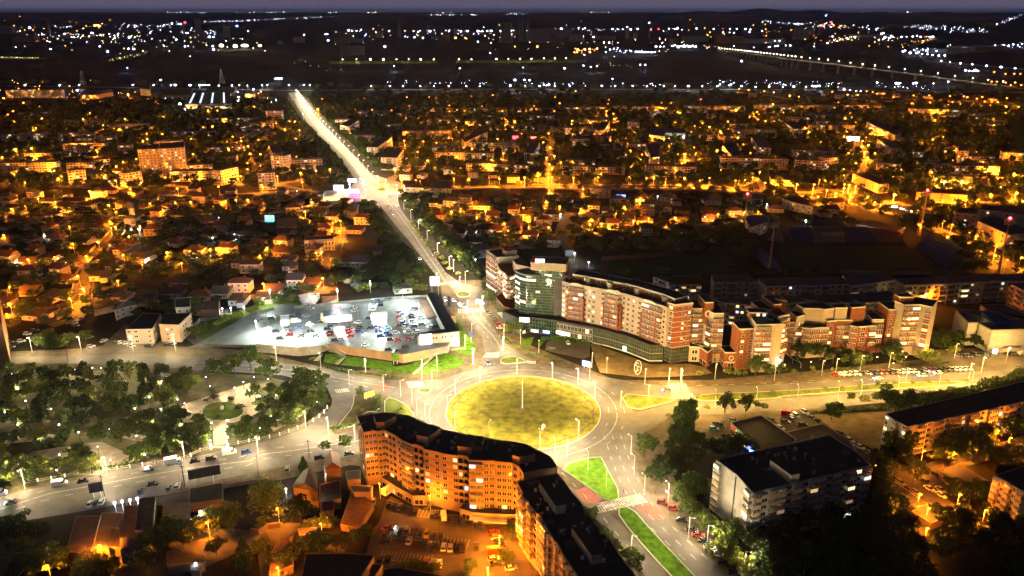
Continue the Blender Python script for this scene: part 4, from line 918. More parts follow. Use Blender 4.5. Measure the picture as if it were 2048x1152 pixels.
# ---------------------------------------------------------------- trees
AUTO = {}                                     # things that get their label at the end: (zone) -> [(object, look, u, v)]
def auto(o, zone, look, cat, group):
    o['category'] = cat; o['group'] = group; u, v = PJ((o.location.x, o.location.y, o.location.z)); AUTO.setdefault((zone, look, group), []).append((o, u, v))
def crown_mesh(kind, seed, leaf, n, mname):
    r_ = np.random.RandomState(seed)
    if kind == 'poplar': blobs = [(r_.normal(0, .10), r_.normal(0, .10), .12 + .84 * i / 16, .17 - .10 * abs(i / 16 - .4)) for i in range(17)]
    elif kind == 'conifer': blobs = [(math.cos(i * 2.4) * .30 * (1 - i / 20), math.sin(i * 2.4) * .30 * (1 - i / 20), .15 + .8 * i / 20, .20 * (1.1 - i / 20)) for i in range(20)]
    elif kind == 'willow': blobs = [(math.cos(i * 2.4) * .42 * r_.uniform(.4, 1), math.sin(i * 2.4) * .42 * r_.uniform(.4, 1), r_.uniform(.45, .85), .19) for i in range(14)]
    else:
        blobs = []
        lean = r_.uniform(-.09, .09, 2)
        for i in range(21):
            a = i * 2.4 + r_.uniform(-.5, .5); z = r_.uniform(0, 1) ** .8; rr = (.40 * math.sqrt(max(.04, 1 - (z - .32) ** 2 * 1.7))) * r_.uniform(.25, 1.12)
            blobs.append((math.cos(a) * rr + lean[0] * z, math.sin(a) * rr + lean[1] * z, .34 + z * .54, r_.choice([.07, .09, .11, .14, .17])))
    P_ = []; per = n // len(blobs)
    for (x, y, z, r) in blobs:
        d = r_.normal(size=(per, 3)); d /= np.linalg.norm(d, axis=1)[:, None]; rad = r * (r_.uniform(.25, 1.12, per) ** .6)[:, None]
        q = d * rad * np.array([1, 1, 1.5 if kind == 'willow' else .85]) + np.array([x, y, z])
        if kind == 'willow': q[:, 2] -= r_.uniform(0, .22, per)
        P_.append(q)
    c = np.concatenate(P_); m = len(c); u = r_.normal(size=(m, 3)); u /= np.linalg.norm(u, axis=1)[:, None]; w = np.cross(u, r_.normal(size=(m, 3))); w /= np.linalg.norm(w, axis=1)[:, None]
    s = leaf * r_.uniform(.6, 1.3, m)[:, None]; u = u * s; w = w * s * .7
    v = np.stack([c - u - w, c + u - w, c + u + w, c - u + w], 1).reshape(-1, 3)
    me = bpy.data.meshes.new('crown'); me.vertices.add(len(v)); me.vertices.foreach_set('co', v.ravel()); me.loops.add(len(v)); me.loops.foreach_set('vertex_index', np.arange(len(v)))
    me.polygons.add(m); me.polygons.foreach_set('loop_start', np.arange(0, len(v), 4)); me.polygons.foreach_set('loop_total', np.full(m, 4)); me.materials.append(MT[mname]); me.update(); me.validate()
    return me
def trunk_mesh(kind, seed):
    b = MB(); r_ = random.Random(seed); b.tube((0, 0, 0), (.01, .01, .5), .028, .018, 6)
    b.tube((.01, .01, .5), (0, 0, .88), .018, .005, 5)
    if kind == 'round':
        for i in range(7):
            a = i * 2.4; z = .28 + .07 * i; b.tube((0, 0, z), (math.cos(a) * .26, math.sin(a) * .26, z + .2), .011, .003, 4)
    return b.mesh('trunk', ['bark'])
CM = {}
for kd in ('round', 'poplar', 'conifer', 'willow'):
    for mn in ('leaf_green', 'leaf_dark', 'leaf_lamplit'):
        for sd in range(5 if kd == 'round' else 1):
            CM[kd, mn, sd, 1] = crown_mesh(kd, sd * 7 + len(kd), .027, 2100, mn)
        CM[kd, mn, 0, 0] = crown_mesh(kd, 3, .062, 360, mn)
        CM[kd, mn, 1, 0] = crown_mesh(kd, 5, .062, 360, mn)
TM = {k: trunk_mesh(k, 1) for k in ('round', 'poplar', 'conifer', 'willow')}
TREES = []; rt_ = random.Random(11)
def tree(x, y, h, r, kind='round', tone='leaf_green', zone=None, z=0): TREES.append((x, y, h, r, kind, tone, zone, z))
def trees_px(s, h, r, kind='round', tone='leaf_green', zone=None, z=0, jit=.25):
    for p in GP(s, z): k = 1 + rt_.uniform(-jit, jit); tree(p.x, p.y, h * k, r * k, kind, tone, zone, z)
ZP = 'in the lamp-dotted park'
trees_px('B 75,178 170,168 250,152 350,200 500,238 585,248 440,282', 11, 5, zone=ZP)
trees_px('B 600,330 545,352 430,335 340,322 230,432 170,472 210,492 290,482 320,452 410,442 480,402 470,362 30,512 -10,492 395,300 520,300 130,180 300,185', 7.5, 3.3, zone=ZP)
trees_px('A 715,400 800,400 870,432 960,482 1035,482 620,472 820,540 760,562 690,330 600,330 540,300', 9, 4.3, zone=ZP)
trees_px('A 470,632 225,632 170,645 60,690 20,622 120,600 430,560', 6.5, 3.2, tone='leaf_lamplit', zone=ZP)
trees_px('A 1050,262 1090,250 1180,255 1220,300 1110,350', 1.6, 1.8, zone='round the oval flower bed', tone='leaf_dark')
def inpoly(x, y, poly):
    c = False; n = len(poly)
    for i in range(n):
        a, b_ = poly[i], poly[(i + 1) % n]
        if (a[1] > y) != (b_[1] > y) and x < (b_[0] - a[0]) * (y - a[1]) / (b_[1] - a[1]) + a[0]: c = not c
    return c
def scatter(s, step, fn, rnd, pts=None, jit=.4):
    poly = pts if pts else GP(s); xs = [p[0] for p in poly]; ys = [p[1] for p in poly]; y = min(ys); k = 0
    while y < max(ys):
        x = min(xs)
        while x < max(xs):
            X = x + rnd.uniform(-jit, jit) * step; Y = y + rnd.uniform(-jit, jit) * step
            if inpoly(X, Y, poly): fn(X, Y)
            x += step
        y += step
def seg_d(x, y, a, b_):
    dx, dy = b_[0] - a[0], b_[1] - a[1]; t = max(0, min(1, ((x - a[0]) * dx + (y - a[1]) * dy) / (dx * dx + dy * dy + 1e-9))); return math.hypot(x - a[0] - dx * t, y - a[1] - dy * t)
ORL = '''c1 55,550 20,565 345,525 75,640 45,660 205,530 150,540 935,772 1340,787 1170,733 555,865 90,860 180,855 12,905 785,915 1425,940 1500,888 1425,975 950,1022 1090,1035 1385,1015 1505,1065 750,1090 600,1017 665,1040 1020,1085 1258,1075 515,1100 240,1115 335,1030 1595,1015 1730,995 1740,1050 1900,975 1705,800 1590,710 1640,745 1830,630 1855,570
c2 140,567 385,560 515,560 637,557 757,555 880,547 998,543 1240,560 1265,595 1357,525 85,632 185,632 297,635 630,642 675,633 935,640 1072,642 1235,640 1535,640 1678,638 1830,635 1858,622 240,690 345,690 955,690 1003,700 1575,655 1580,685 1600,700 955,745 907,800 370,810 480,815 555,823 447,875 505,925 940,883 382,915 315,975 1170,820 1210,850 1190,908 1235,900 1205,945 1220,970 1140,995 1200,1000 1650,797 1740,890 1730,920 1970,940 1985,887 215,1017 262,1037 355,1040 437,1037 743,1030 918,1030 1063,1022 1220,1020 1345,1023 1487,1022 1665,1020 1808,1022 1400,1090
c3 35,650 357,632 480,645 490,660 520,630 1020,650 1048,705 755,735 770,750 780,760 1130,743 1165,765 368,793 400,832 250,865 125,882 65,887 495,990 530,908 978,975 1048,940 1115,908 1100,878 1085,845 1120,835 1158,883 1087,812 205,1025 150,1040 60,1025 355,1040 525,1053 710,1063 882,1097 870,1040 808,1063 980,1085 935,1115 1010,1065 1270,1120 1510,1030 1560,1045 1660,1045 1960,1000 1935,797 1730,722 1840,687 1370,650 1535,652 1985,615 1157,595 912,528 948,540 1000,545 1058,547 1110,525 1145,530 1170,540 1205,540 1265,560 1380,550 1370,595 1470,550 1475,590 1590,553 1605,588 1670,555 1690,560 1745,568 1775,558 1790,585 1830,585 1865,588 1918,565 375,512 430,518 520,525 575,532 668,550 720,557 1845,415 1910,425 1960,425 1995,425 1830,470 1860,470 1910,475 1965,475 1940,490 2000,490 1870,985 1825,1118 1975,1110
c4 65,110 318,98 625,88 668,127 863,78 1097,68 1358,57 632,182 563,300 495,383 447,495 708,373 960,360 1253,343 1515,540 1820,362 1858,508 1958,235 400,625 475,568 515,8 1960,178 1755,125 20,260 160,400 50,655
c5 642,125 838,118 1057,103 1265,95 1203,215 968,235 1072,268 555,80 1692,180 1440,198 1932,160 1205,0
c6 253,140 485,125 1493,65 1158,72 1605,200 1745,265 1850,378 2005,390 563,608 1447,600 1975,18 1115,38 1275,28 1020,40 933,20 832,38'''
LK = []
ROADS = [(EB, 11), (WS, 9), (DS, 8), (KS, 8), (US, 9), (VS, 10), (XS, 9), (YS, 8), (MS, 8), (FW, 16), (NB, 13), (PS, 7)]
def link_streets():
    H_ = [G(u, v, 8) for u, v in P(ORL.replace('\n', ' '))]; H_ = [Vector((p.x, p.y, 0)) for p in H_]; seen = set()
    for i, p in enumerate(H_):
        near = sorted((math.hypot(q.x - p.x, (q.y - p.y)), j) for j, q in enumerate(H_) if j != i)[:2]
        for d, j in near:
            if d < 75 + p.y * .03 and (j, i) not in seen: seen.add((i, j)); a, c = p, H_[j]; e = (c - a).normalized() * 9; LK.append([a - e, c + e])
    b = MB()
    for a, c in LK:
        d = (c - a).normalized(); n = Vector((-d.y, d.x, 0)) * 3.6; z_ = .012 + .0015 * len(b.f); b.quad(*[(q.x, q.y, z_) for q in (a - n, c - n, c + n, a + n)])
    struct(b.build('side_streets', 'yard_asphalt'))
    for L in LK: ROADS.append((L, 4.5))
link_streets()
def free(x, y, m=0): return all(seg_d(x, y, a, b_) > w + m for L, w in ROADS for a, b_ in zip(L, L[1:]))
rp_ = random.Random(4)
scatter('A -120,130 -120,420 0,430 250,425 560,395 660,350 900,300 1020,220 1000,150 500,120', 8.6, lambda x, y: tree(x, y, rp_.uniform(6.5, 11), rp_.uniform(2.8, 4.4), 'round', rp_.choice(['leaf_green', 'leaf_dark', 'leaf_green', 'leaf_lamplit']), ZP), rp_)
PLZ = [(G(*P('A 1130,300')[0]), 15), (G(*P('A 1120,430')[0]), 7), (G(*P('A 560,520')[0]), 9), (G(*P('A 250,570')[0]), 9)]
scatter('A 560,395 900,330 B 520,240 600,260 620,300 590,350 490,420 300,485 A 1270,470 1000,520 620,590 300,650 0,720 0,450', 7.4, lambda x, y: rp_.random() < .72 and all(math.hypot(x - c.x, y - c.y) > r_ for c, r_ in PLZ) and tree(x, y, rp_.uniform(5, 8.5), rp_.uniform(2.6, 4), 'round', rp_.choice(['leaf_green', 'leaf_lamplit', 'leaf_green']), ZP), rp_)
# avenue on both sides of the long boulevard
for (s, st, w) in (('c5 175,110 235,215 300,300 350,380 400,450 450,520', 7.5, 1), ('c5 140,110 200,240 270,330 310,420 370,520', 8, 1), ('c5 250,330 290,430 310,520', 8, 1), ('c5 370,80 430,150 520,250 620,345 700,430 790,520', 7.5, 1), ('c5 400,70 470,150 570,245 670,330 760,420', 8, 1)):
    for p in resample(GP(s), st): tree(p.x + rt_.uniform(-2, 2), p.y + rt_.uniform(-2, 2), rt_.uniform(8, 12), rt_.uniform(3.6, 5), 'round', rt_.choice(['leaf_green', 'leaf_dark']), 'lining the long boulevard')
for (s, st) in (('c5 410,200 470,290 540,370 640,470 680,500', 12),):
    for p in resample(GP(s), st): tree(p.x + rt_.uniform(-1, 1), p.y, rt_.uniform(3, 5), rt_.uniform(1.5, 2.3), 'round', 'leaf_lamplit', 'lining the long boulevard')
for (s, st) in (('F 618,198 650,235 690,275 735,315 770,345', 9), ('F 570,205 600,250 640,290 680,335', 10), ('F 628,195 670,238 720,285 765,320', 10)):
    for p in resample(GP(s), st): tree(p.x + rt_.uniform(-2, 2), p.y + rt_.uniform(-3, 3), rt_.uniform(8, 11), rt_.uniform(3.5, 5), 'round', 'leaf_green', 'beyond the bright crossing on the long boulevard')
ZQ = 'around the brick blocks and the east boulevard'
trees_px('c5 845,560 870,660 1000,840', 9, 4.2, zone=ZQ); trees_px('c5 880,640 855,600 960,830', 5, 2.6, tone='leaf_lamplit', zone=ZQ)
trees_px('t3 335,930', 10, 4, zone=ZQ); trees_px('t3 470,930 575,915', 6, 2.8, zone=ZQ); trees_px('t3 75,925 160,935 230,930 705,920 890,885 1075,895 t2 950,1130', 4.2, 1.7, tone='leaf_lamplit', zone=ZQ)
trees_px('t3 790,760 960,770 900,740', 8, 4.8, zone=ZQ); trees_px('t4 430,800 650,760 720,770 240,790 300,830 550,650', 8, 4.6, zone=ZQ); trees_px('t4 1065,800 1270,720 980,790 730,810', 6, 3.6, tone='leaf_lamplit', zone=ZQ)
trees_px('t4 1100,640 1160,680 1200,620 s4 250,760 400,830 480,740 600,760 700,790 560,700 760,740', 8, 4.6, zone=ZQ)
trees_px('D 608,358 710,352', 10, 3.3, tone='leaf_dark', zone=ZQ, jit=.1); trees_px('D 1128,392', 10.5, 5.2, tone='leaf_dark', zone=ZQ)
trees_px('D 765,338 800,345 520,345 335,388 E 375,300 450,312 425,310 610,315', 4, 1.6, tone='leaf_lamplit', zone=ZQ)
trees_px('E 540,330 590,350 660,345 740,335 790,330 840,320 980,290 1050,275 1110,255 1180,240 1220,215 900,310 620,355', 9, 4.6, zone=ZQ)
for p in resample(GP('D 480,290 600,282 800,272 1000,262 E 400,232 700,214 940,204'), 9): tree(p.x, p.y, rt_.uniform(1.2, 2.8), rt_.uniform(.8, 1.6), 'round', 'leaf_lamplit', 'on the green median strip')
ZR = 'between the poplar and the grey panel block'
trees_px('D 405,520', 21, 3.2, 'poplar', 'leaf_green', ZR, jit=.02); trees_px('D 435,500', 19, 3.0, 'poplar', 'leaf_green', ZR, jit=.02); trees_px('D 375,500 350,560', 17, 2.8, 'poplar', 'leaf_green', ZR)
trees_px('D 215,575', 10, 3.6, zone=ZR); trees_px('D 480,520 530,560 455,610 320,650 300,700 640,560 600,590 690,560 250,690', 8.5, 4.3, tone='leaf_dark', zone=ZR)
trees_px('D 400,800 435,860 470,880 520,930 555,965 600,980 480,760 540,800 650,1000 440,760', 7.5, 3.8, zone=ZR); trees_px('D 560,1060 610,1040 700,1140 650,1100', 6, 3, tone='leaf_lamplit', zone=ZR)
ZS = 'in the dark lower right yard'
rs_ = random.Random(9)
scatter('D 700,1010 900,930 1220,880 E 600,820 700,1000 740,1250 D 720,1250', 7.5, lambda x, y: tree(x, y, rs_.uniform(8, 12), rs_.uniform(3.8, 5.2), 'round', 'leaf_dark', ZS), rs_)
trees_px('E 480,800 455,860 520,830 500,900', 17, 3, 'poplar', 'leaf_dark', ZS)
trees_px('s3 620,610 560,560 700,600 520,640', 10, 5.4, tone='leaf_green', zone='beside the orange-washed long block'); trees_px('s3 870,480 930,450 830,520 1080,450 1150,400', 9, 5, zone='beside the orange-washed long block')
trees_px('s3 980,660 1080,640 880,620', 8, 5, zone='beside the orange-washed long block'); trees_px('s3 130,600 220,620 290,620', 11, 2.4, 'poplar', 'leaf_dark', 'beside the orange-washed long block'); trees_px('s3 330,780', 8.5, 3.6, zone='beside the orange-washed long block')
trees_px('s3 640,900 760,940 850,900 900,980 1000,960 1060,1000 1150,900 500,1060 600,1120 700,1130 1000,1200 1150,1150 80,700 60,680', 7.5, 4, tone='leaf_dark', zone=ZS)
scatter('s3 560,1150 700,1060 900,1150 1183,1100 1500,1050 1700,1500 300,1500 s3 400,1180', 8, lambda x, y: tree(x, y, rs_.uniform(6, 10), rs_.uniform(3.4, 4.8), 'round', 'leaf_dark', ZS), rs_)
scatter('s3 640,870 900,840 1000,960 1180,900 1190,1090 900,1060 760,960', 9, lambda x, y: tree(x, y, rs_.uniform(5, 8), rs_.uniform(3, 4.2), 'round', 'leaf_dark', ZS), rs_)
ZT_ = 'in the orange-lit yard by the workshop roofs'
trees_px('s6 150,760 60,700 250,700', 8, 5, tone='leaf_dark', zone=ZT_); trees_px('s6 450,770', 9, 5, tone='leaf_dark', zone=ZT_); trees_px('s6 430,1100 560,1120 330,1150', 9.5, 5.4, zone=ZT_); trees_px('s6 1000,1150', 9, 4, 'willow', 'leaf_lamplit', ZT_, jit=0)
trees_px('s5 600,780 480,760', 9.5, 5.5, zone=ZT_); trees_px('s5 880,870', 9, 4, zone=ZT_); trees_px('s5 1110,980', 16, 4.6, 'conifer', 'leaf_green', ZT_); trees_px('s5 1000,680', 13, 5.2, zone=ZT_); trees_px('s5 1290,470', 10, 5.4, 'willow', 'leaf_lamplit', ZT_)
trees_px('s5 1570,610', 11, 5.2, 'round', 'leaf_dark', ZT_, jit=0); trees_px('s5 1600,280', 11, 4, 'conifer', 'leaf_green', ZT_); trees_px('s5 1720,900 1690,860 1860,840', 8, 4, zone=ZT_); trees_px('s5 300,960 380,900 720,700', 7, 3.6, zone=ZT_); trees_px('s5 760,660 830,620 350,800 430,780 1400,560 1640,660 1760,640 1450,950 1230,870 1330,980 1560,850 1250,640 s6 700,1100 620,1000 250,950 1180,1120', 6, 3, tone='leaf_lamplit', zone=ZT_)
ZU = 'around the orange car park'
trees_px('s7 700,1020 820,1000 960,1040 600,1010', 3, 2.4, zone=ZU); trees_px('s7 1380,1010 1330,1080 1750,950 1800,900 60,700 180,640 1850,700 1860,600', 4, 2.4, zone=ZU); trees_px('C 930,900 1030,1060 1120,1130 990,1000', 7, 3.2, zone='between the long south wing and its road')
trees_px('B 612,545 712,530', 5.5, 2.3, zone='at the left foot of the curved block'); trees_px('B 780,275', 5.5, 2.3, zone='on the soil island left of the roundabout'); trees_px('B 770,335 790,350 980,350', 1.6, 1.4, tone='leaf_lamplit', zone='on the soil island left of the roundabout')
trees_px('s8 470,700 560,690 620,680 540,640 440,650 680,620', 8, 5, zone='in the thicket left of the yellow office'); trees_px('s8 230,380 330,330 1600,330 1060,180 130,460 430,450 860,600', 7, 4, zone='in the thicket left of the yellow office')
trees_px('t7 40,410 120,320 330,270 480,270 520,250 s8 1980,500 1900,560 c4 1260,790 1300,770 1370,760 1480,660 1600,650 1700,650 1800,640', 5.5, 3, tone='leaf_lamplit', zone='in the green garden behind the ramp wall'); trees_px('c5 110,600 160,585 330,600 440,590 480,590 410,560 200,570', 6, 3, tone='leaf_lamplit', zone='behind the rear edge of the raised car park')
scatter('c5 -120,540 60,560 250,590 440,560 380,430 260,330 120,420 -50,470', 8.5, lambda x, y: rt_.random() < .75 and tree(x, y, rt_.uniform(5, 9), rt_.uniform(3, 4.5), 'round', rt_.choice(['leaf_green', 'leaf_dark']), 'behind the rear edge of the raised car park'), rt_)

# ---------------------------------------------------------------- mid-distance apartment slabs
APT = []
def apt(crop, x0, y0, x1, y1, hp, d=12, tone=(1, .92, .8), lit=.13, fl=None):
    cx, cy, k = CR[crop]; a = (cx + x0 / k, cy + y0 / k); c = (cx + x1 / k, cy + y1 / k); bs = (a[0], a[1] + hp / k)
    h = min(max(ZT(bs, a), 5.5), 36); A_, B_ = G(*a, h), G(*c, h); nf = fl or max(2, round(h / 2.8)); L = (B_ - A_).length
    r = random.Random(int(x0 * 7 + y0)); dirn = (B_ - A_).normalized(); n = Vector((dirn.y, -dirn.x, 0))
    root = thing('apartment_slab', ((A_.x + B_.x) / 2, (A_.y + B_.y) / 2, 0), None, 'apartment block'); q = [A_, B_] + offs([A_, B_], d)[::-1]
    b = MB(); b.prism([(p[0], p[1]) for p in q], 0, h, 0); fh = h / nf
    def face(P0, P1, prob):
        Lf = (P1 - P0).length; nc = max(2, int(Lf / 3.1)); dd = (P1 - P0).normalized(); nn = Vector((dd.y, -dd.x, 0)); pat = [r.choice('wwb') for _ in range(6)]
        for i in range(nc):
            bal = pat[i % 6] == 'b'
            for k_ in range(nf):
                if r.random() < .06: continue
                c0 = P0 + dd * (Lf * (i + .5) / nc) + nn * (.05 if not bal else .5); z = k_ * fh + fh * .32; w = .62 if not bal else 1.25; v = r.random(); m = 1 if v > prob else r.choice([2, 2, 3, 4, 2]); hh = fh * .46
                b.add([(c0.x - dd.x * w, c0.y - dd.y * w, z), (c0.x + dd.x * w, c0.y + dd.y * w, z), (c0.x + dd.x * w, c0.y + dd.y * w, z + hh), (c0.x - dd.x * w, c0.y - dd.y * w, z + hh)], [(0, 1, 2, 3)], m)
            if bal:
                c0 = P0 + dd * (Lf * (i + .5) / nc) + nn * .22
                for k_ in range(nf): b.box((c0.x, c0.y, k_ * fh + .1), (2.7, .5, fh * .38), math.atan2(dd.y, dd.x), 0)
    face(A_, B_, lit); face(q[3], A_, lit * .5); face(B_, q[2], lit * .5)
    b.build('wall', ['plaster', 'glass', 'win_yellow', 'win_cool', 'win_warm'], root, tone)
    b = MB(); b.prism([(p[0] + n.x * 0, p[1]) for p in q], h + .01, h + .45, 0)
    for k_ in range(max(1, int(L / 22))): c0 = A_.lerp(B_, (k_ + .5) / max(1, int(L / 22))) - n * d * .5; b.box((c0.x, c0.y, h + .46), (4, 3, 1.8), math.atan2(dirn.y, dirn.x))
    b.build('roof', 'roofing', root, (.10, .10, .13)); APT.append([(p[0], p[1]) for p in q]); return root, h
PINK = (1, .80, .68); CRM = (1, .92, .76); GRY = (.78, .78, .80); YEL = (1, .86, .55)
ZN = {'c1': 'left of the long boulevard', 'c2': 'right of the long boulevard', 'c3': 'on the far right side', 'c6': 'between the stadium and the brick blocks', 'c4': 'left of the long boulevard', 'c5': 'right of the long boulevard'}
for line in '''c1 30 520 190 518 45 Y|c1 200 520 350 520 45 Y|c1 0 775 110 772 50 Y|c1 115 770 245 768 52 Y|c1 330 765 440 764 48 P|c1 445 764 545 762 48 P|c1 430 797 540 795 40 P|c1 550 785 660 782 48 P
c1 330 828 470 826 38 P|c1 480 826 600 824 38 P|c1 370 845 520 842 60 C|c1 140 885 330 882 42 Y|c1 0 942 160 938 55 G|c1 165 938 320 935 55 G|c1 380 940 530 934 45 G|c1 390 985 490 976 78 P|c1 540 922 630 915 48 C
c1 885 818 1045 812 55 P|c1 720 1000 815 985 82 C|c1 915 962 1070 955 60 Y|c1 1075 955 1220 948 60 P|c1 975 990 1215 985 58 C|c1 1270 985 1370 962 85 C|c1 1485 1000 1580 995 95 P|c1 1560 895 1640 900 100 G|c1 1605 925 1730 922 52 Y|c1 1735 922 1852 918 55 P
c1 1190 680 1330 680 28 P|c1 1335 680 1470 680 28 P|c1 1360 712 1570 706 28 G|c1 1380 745 1570 742 28 P|c1 610 720 735 718 32 P|c1 740 716 860 712 32 P|c1 370 700 600 690 28 P|c1 1170 852 1400 846 26 G|c1 675 840 760 836 48 P|c1 970 760 1230 757 28 C|c1 1930 690 2010 690 45 P|c1 1350 772 1580 768 22 G|c1 100 652 290 646 22 G|c1 1530 640 1620 640 60 P|c1 1160 905 1360 900 30 G
c2 320 620 490 622 20 C|c2 495 622 660 625 20 P|c2 690 625 960 622 18 P|c2 980 624 1240 626 22 Y|c2 1290 622 1540 620 25 C|c2 1580 616 1850 616 26 C|c2 100 645 300 642 25 P|c2 320 652 500 652 20 P|c2 850 650 960 652 22 P|c2 1070 668 1230 670 22 G|c2 1790 642 1920 642 38 Y|c2 500 690 700 690 22 P|c2 720 700 900 700 22 G|c2 360 758 490 756 42 P|c2 500 756 640 754 45 P
c2 1000 728 1130 726 28 G|c2 1140 728 1230 728 30 C|c2 1235 736 1352 738 38 P|c2 1380 692 1550 690 22 G|c2 1665 705 1725 705 55 P|c2 0 735 70 740 40 P|c2 80 782 200 778 42 G|c2 540 878 710 880 45 P|c2 715 880 880 885 45 G|c2 530 842 690 840 32 P|c2 700 820 850 820 45 G|c2 855 822 990 830 55 P|c2 725 942 900 945 42 Y|c2 905 945 1082 955 45 Y|c2 1280 955 1420 962 50 C|c2 1425 962 1640 966 42 P
c2 1340 802 1440 802 40 G|c2 1460 785 1550 790 38 C|c2 1480 830 1620 834 30 P|c2 1480 882 1655 885 28 P|c2 1300 922 1470 925 30 P|c2 1760 957 1890 960 60 Y|c2 1895 960 2020 962 60 P|c2 860 730 990 730 20 G|c2 1380 740 1480 742 40 G|c2 250 720 340 718 25 P|c2 1660 830 1800 832 30 P
c3 60 612 210 614 36 C|c3 240 612 410 612 35 C|c3 470 608 580 608 42 Y|c3 585 608 697 610 42 Y|c3 705 606 815 606 42 Y|c3 820 606 932 608 42 Y|c3 975 606 1090 606 26 Y|c3 1095 608 1210 610 25 Y|c3 990 624 1210 626 25 P|c3 1365 628 1520 630 38 Y|c3 1525 632 1690 636 42 Y|c3 570 676 700 676 25 P|c3 705 676 860 678 25 P|c3 735 656 1030 662 28 G|c3 770 696 900 700 30 P|c3 780 720 910 722 42 C|c3 915 722 1040 724 42 C
c3 280 716 430 714 30 P|c3 340 745 465 746 48 Y|c3 470 746 592 748 45 C|c3 690 866 810 868 40 G|c3 815 868 930 870 42 G|c3 870 912 950 906 75 P|c3 280 912 490 912 62 C|c3 500 916 660 918 60 P|c3 700 922 870 930 60 P|c3 0 962 130 962 52 P|c3 1420 940 1600 944 48 P|c3 1605 955 1740 957 45 P|c3 1745 957 1880 960 48 P|c3 1230 872 1435 876 32 C|c3 1450 912 1560 914 30 P|c3 1470 666 1640 662 36 Y|c3 1700 656 1850 655 30 P|c3 1240 650 1360 652 22 P|c3 1170 936 1300 948 40 P
c3 150 780 260 782 30 P|c3 200 658 300 658 25 P|c3 1290 790 1370 796 32 P|c3 1800 690 1900 700 32 P|c3 1900 880 2020 884 42 P|c3 1560 850 1680 855 30 G|c3 1700 900 1850 905 32 P|c3 1380 760 1480 768 28 G'''.replace('\n', '|').split('|'):
    cr_, x0, y0, x1, y1, hp, t = line.split(); r, h = apt(cr_, float(x0), float(y0), float(x1), float(y1), float(hp), 12, {'Y': YEL, 'P': PINK, 'C': CRM, 'G': GRY}[t], .14)
    if float(x0) % 3 != 0: pass
    auto(r, ZN[cr_], {'Y': 'ochre slab block', 'P': 'pinkish slab block', 'C': 'cream slab block', 'G': 'grey slab block'}[t], 'apartment block', 'apartment slabs in the town')
# the tall slab and diagonal slabs by their four roof corners
def apt4(s, h, lab, tone=(1, .9, .8), roof=(.10, .10, .13), lit=.15, pats=('bw', 'wbwbwb'), nf=5, zone=None, look=None):
    q = GP(s, h); r = thing('apartment_slab', (*centre(q)[:2], 0), lab, 'apartment block'); w = walls(r, q, 0, h, 'plaster'); w.color = (*tone, 1)
    b = MB(); b.prism([(p[0], p[1]) for p in q], h + .01, h + .5); b.build('roof', 'roofing', r, roof); fc = Facade(r, int(q[0].x), lit, ['cream', 'beige'])
    for (a, c), pt in zip(zip(q, q[1:]), pats): fc.row(a, c, .6, (h - .6) / nf, nf, pt)
    fc.done(); APT.append([(p[0], p[1]) for p in q])
    if zone: r['label'] = ''; del r['label']; auto(r, zone, look, 'apartment block', 'apartment slabs in the town')
    return r
apt4('c1 790,862 915,858 915,830 800,838', 29, 'tall cream ten-storey slab with many lit windows, left half of the pair', (.5, .47, .44), pats=('wwwwww',), nf=10, lit=.2); apt4('c1 915,858 1060,850 1060,815 925,828', 31, 'tall cream ten-storey slab with many lit windows, right half of the pair', (.5, .47, .44), pats=('wwwwwww',), nf=10, lit=.2)
for i, (s, h) in enumerate((('c2 155,850 215,850 300,790 240,792', 14), ('c2 235,908 330,910 365,865 290,862', 14), ('c2 1060,880 1115,885 1150,820 1100,818', 13), ('c2 1470,755 1520,752 1555,700 1510,700', 13), ('c2 0,720 50,730 110,690 60,688', 13),
        ('c3 1110,700 1190,740 1275,780 1310,765 1150,690', 13), ('c3 1170,800 1250,855 1310,852 1220,796', 13), ('c3 445,790 490,850 560,852 520,785', 13), ('c3 280,835 340,905 400,900 340,820', 13), ('c3 640,705 690,745 745,742 700,700', 12), ('c3 1640,830 1640,870 1700,870 1690,828', 14),
        ('c1 1550,840 1570,885 1640,885 1610,838', 15), ('c2 700,800 720,820 850,760 820,745', 12), ('c2 1760,830 1790,910 1840,905 1840,825', 12), ('c6 -120,500 0,545 158,542 150,510', 14))):
    apt4(s, h, None, (1, .85, .72), pats=('wbw', 'wbwbw'), zone='set at an angle' , look='dark-roofed block')
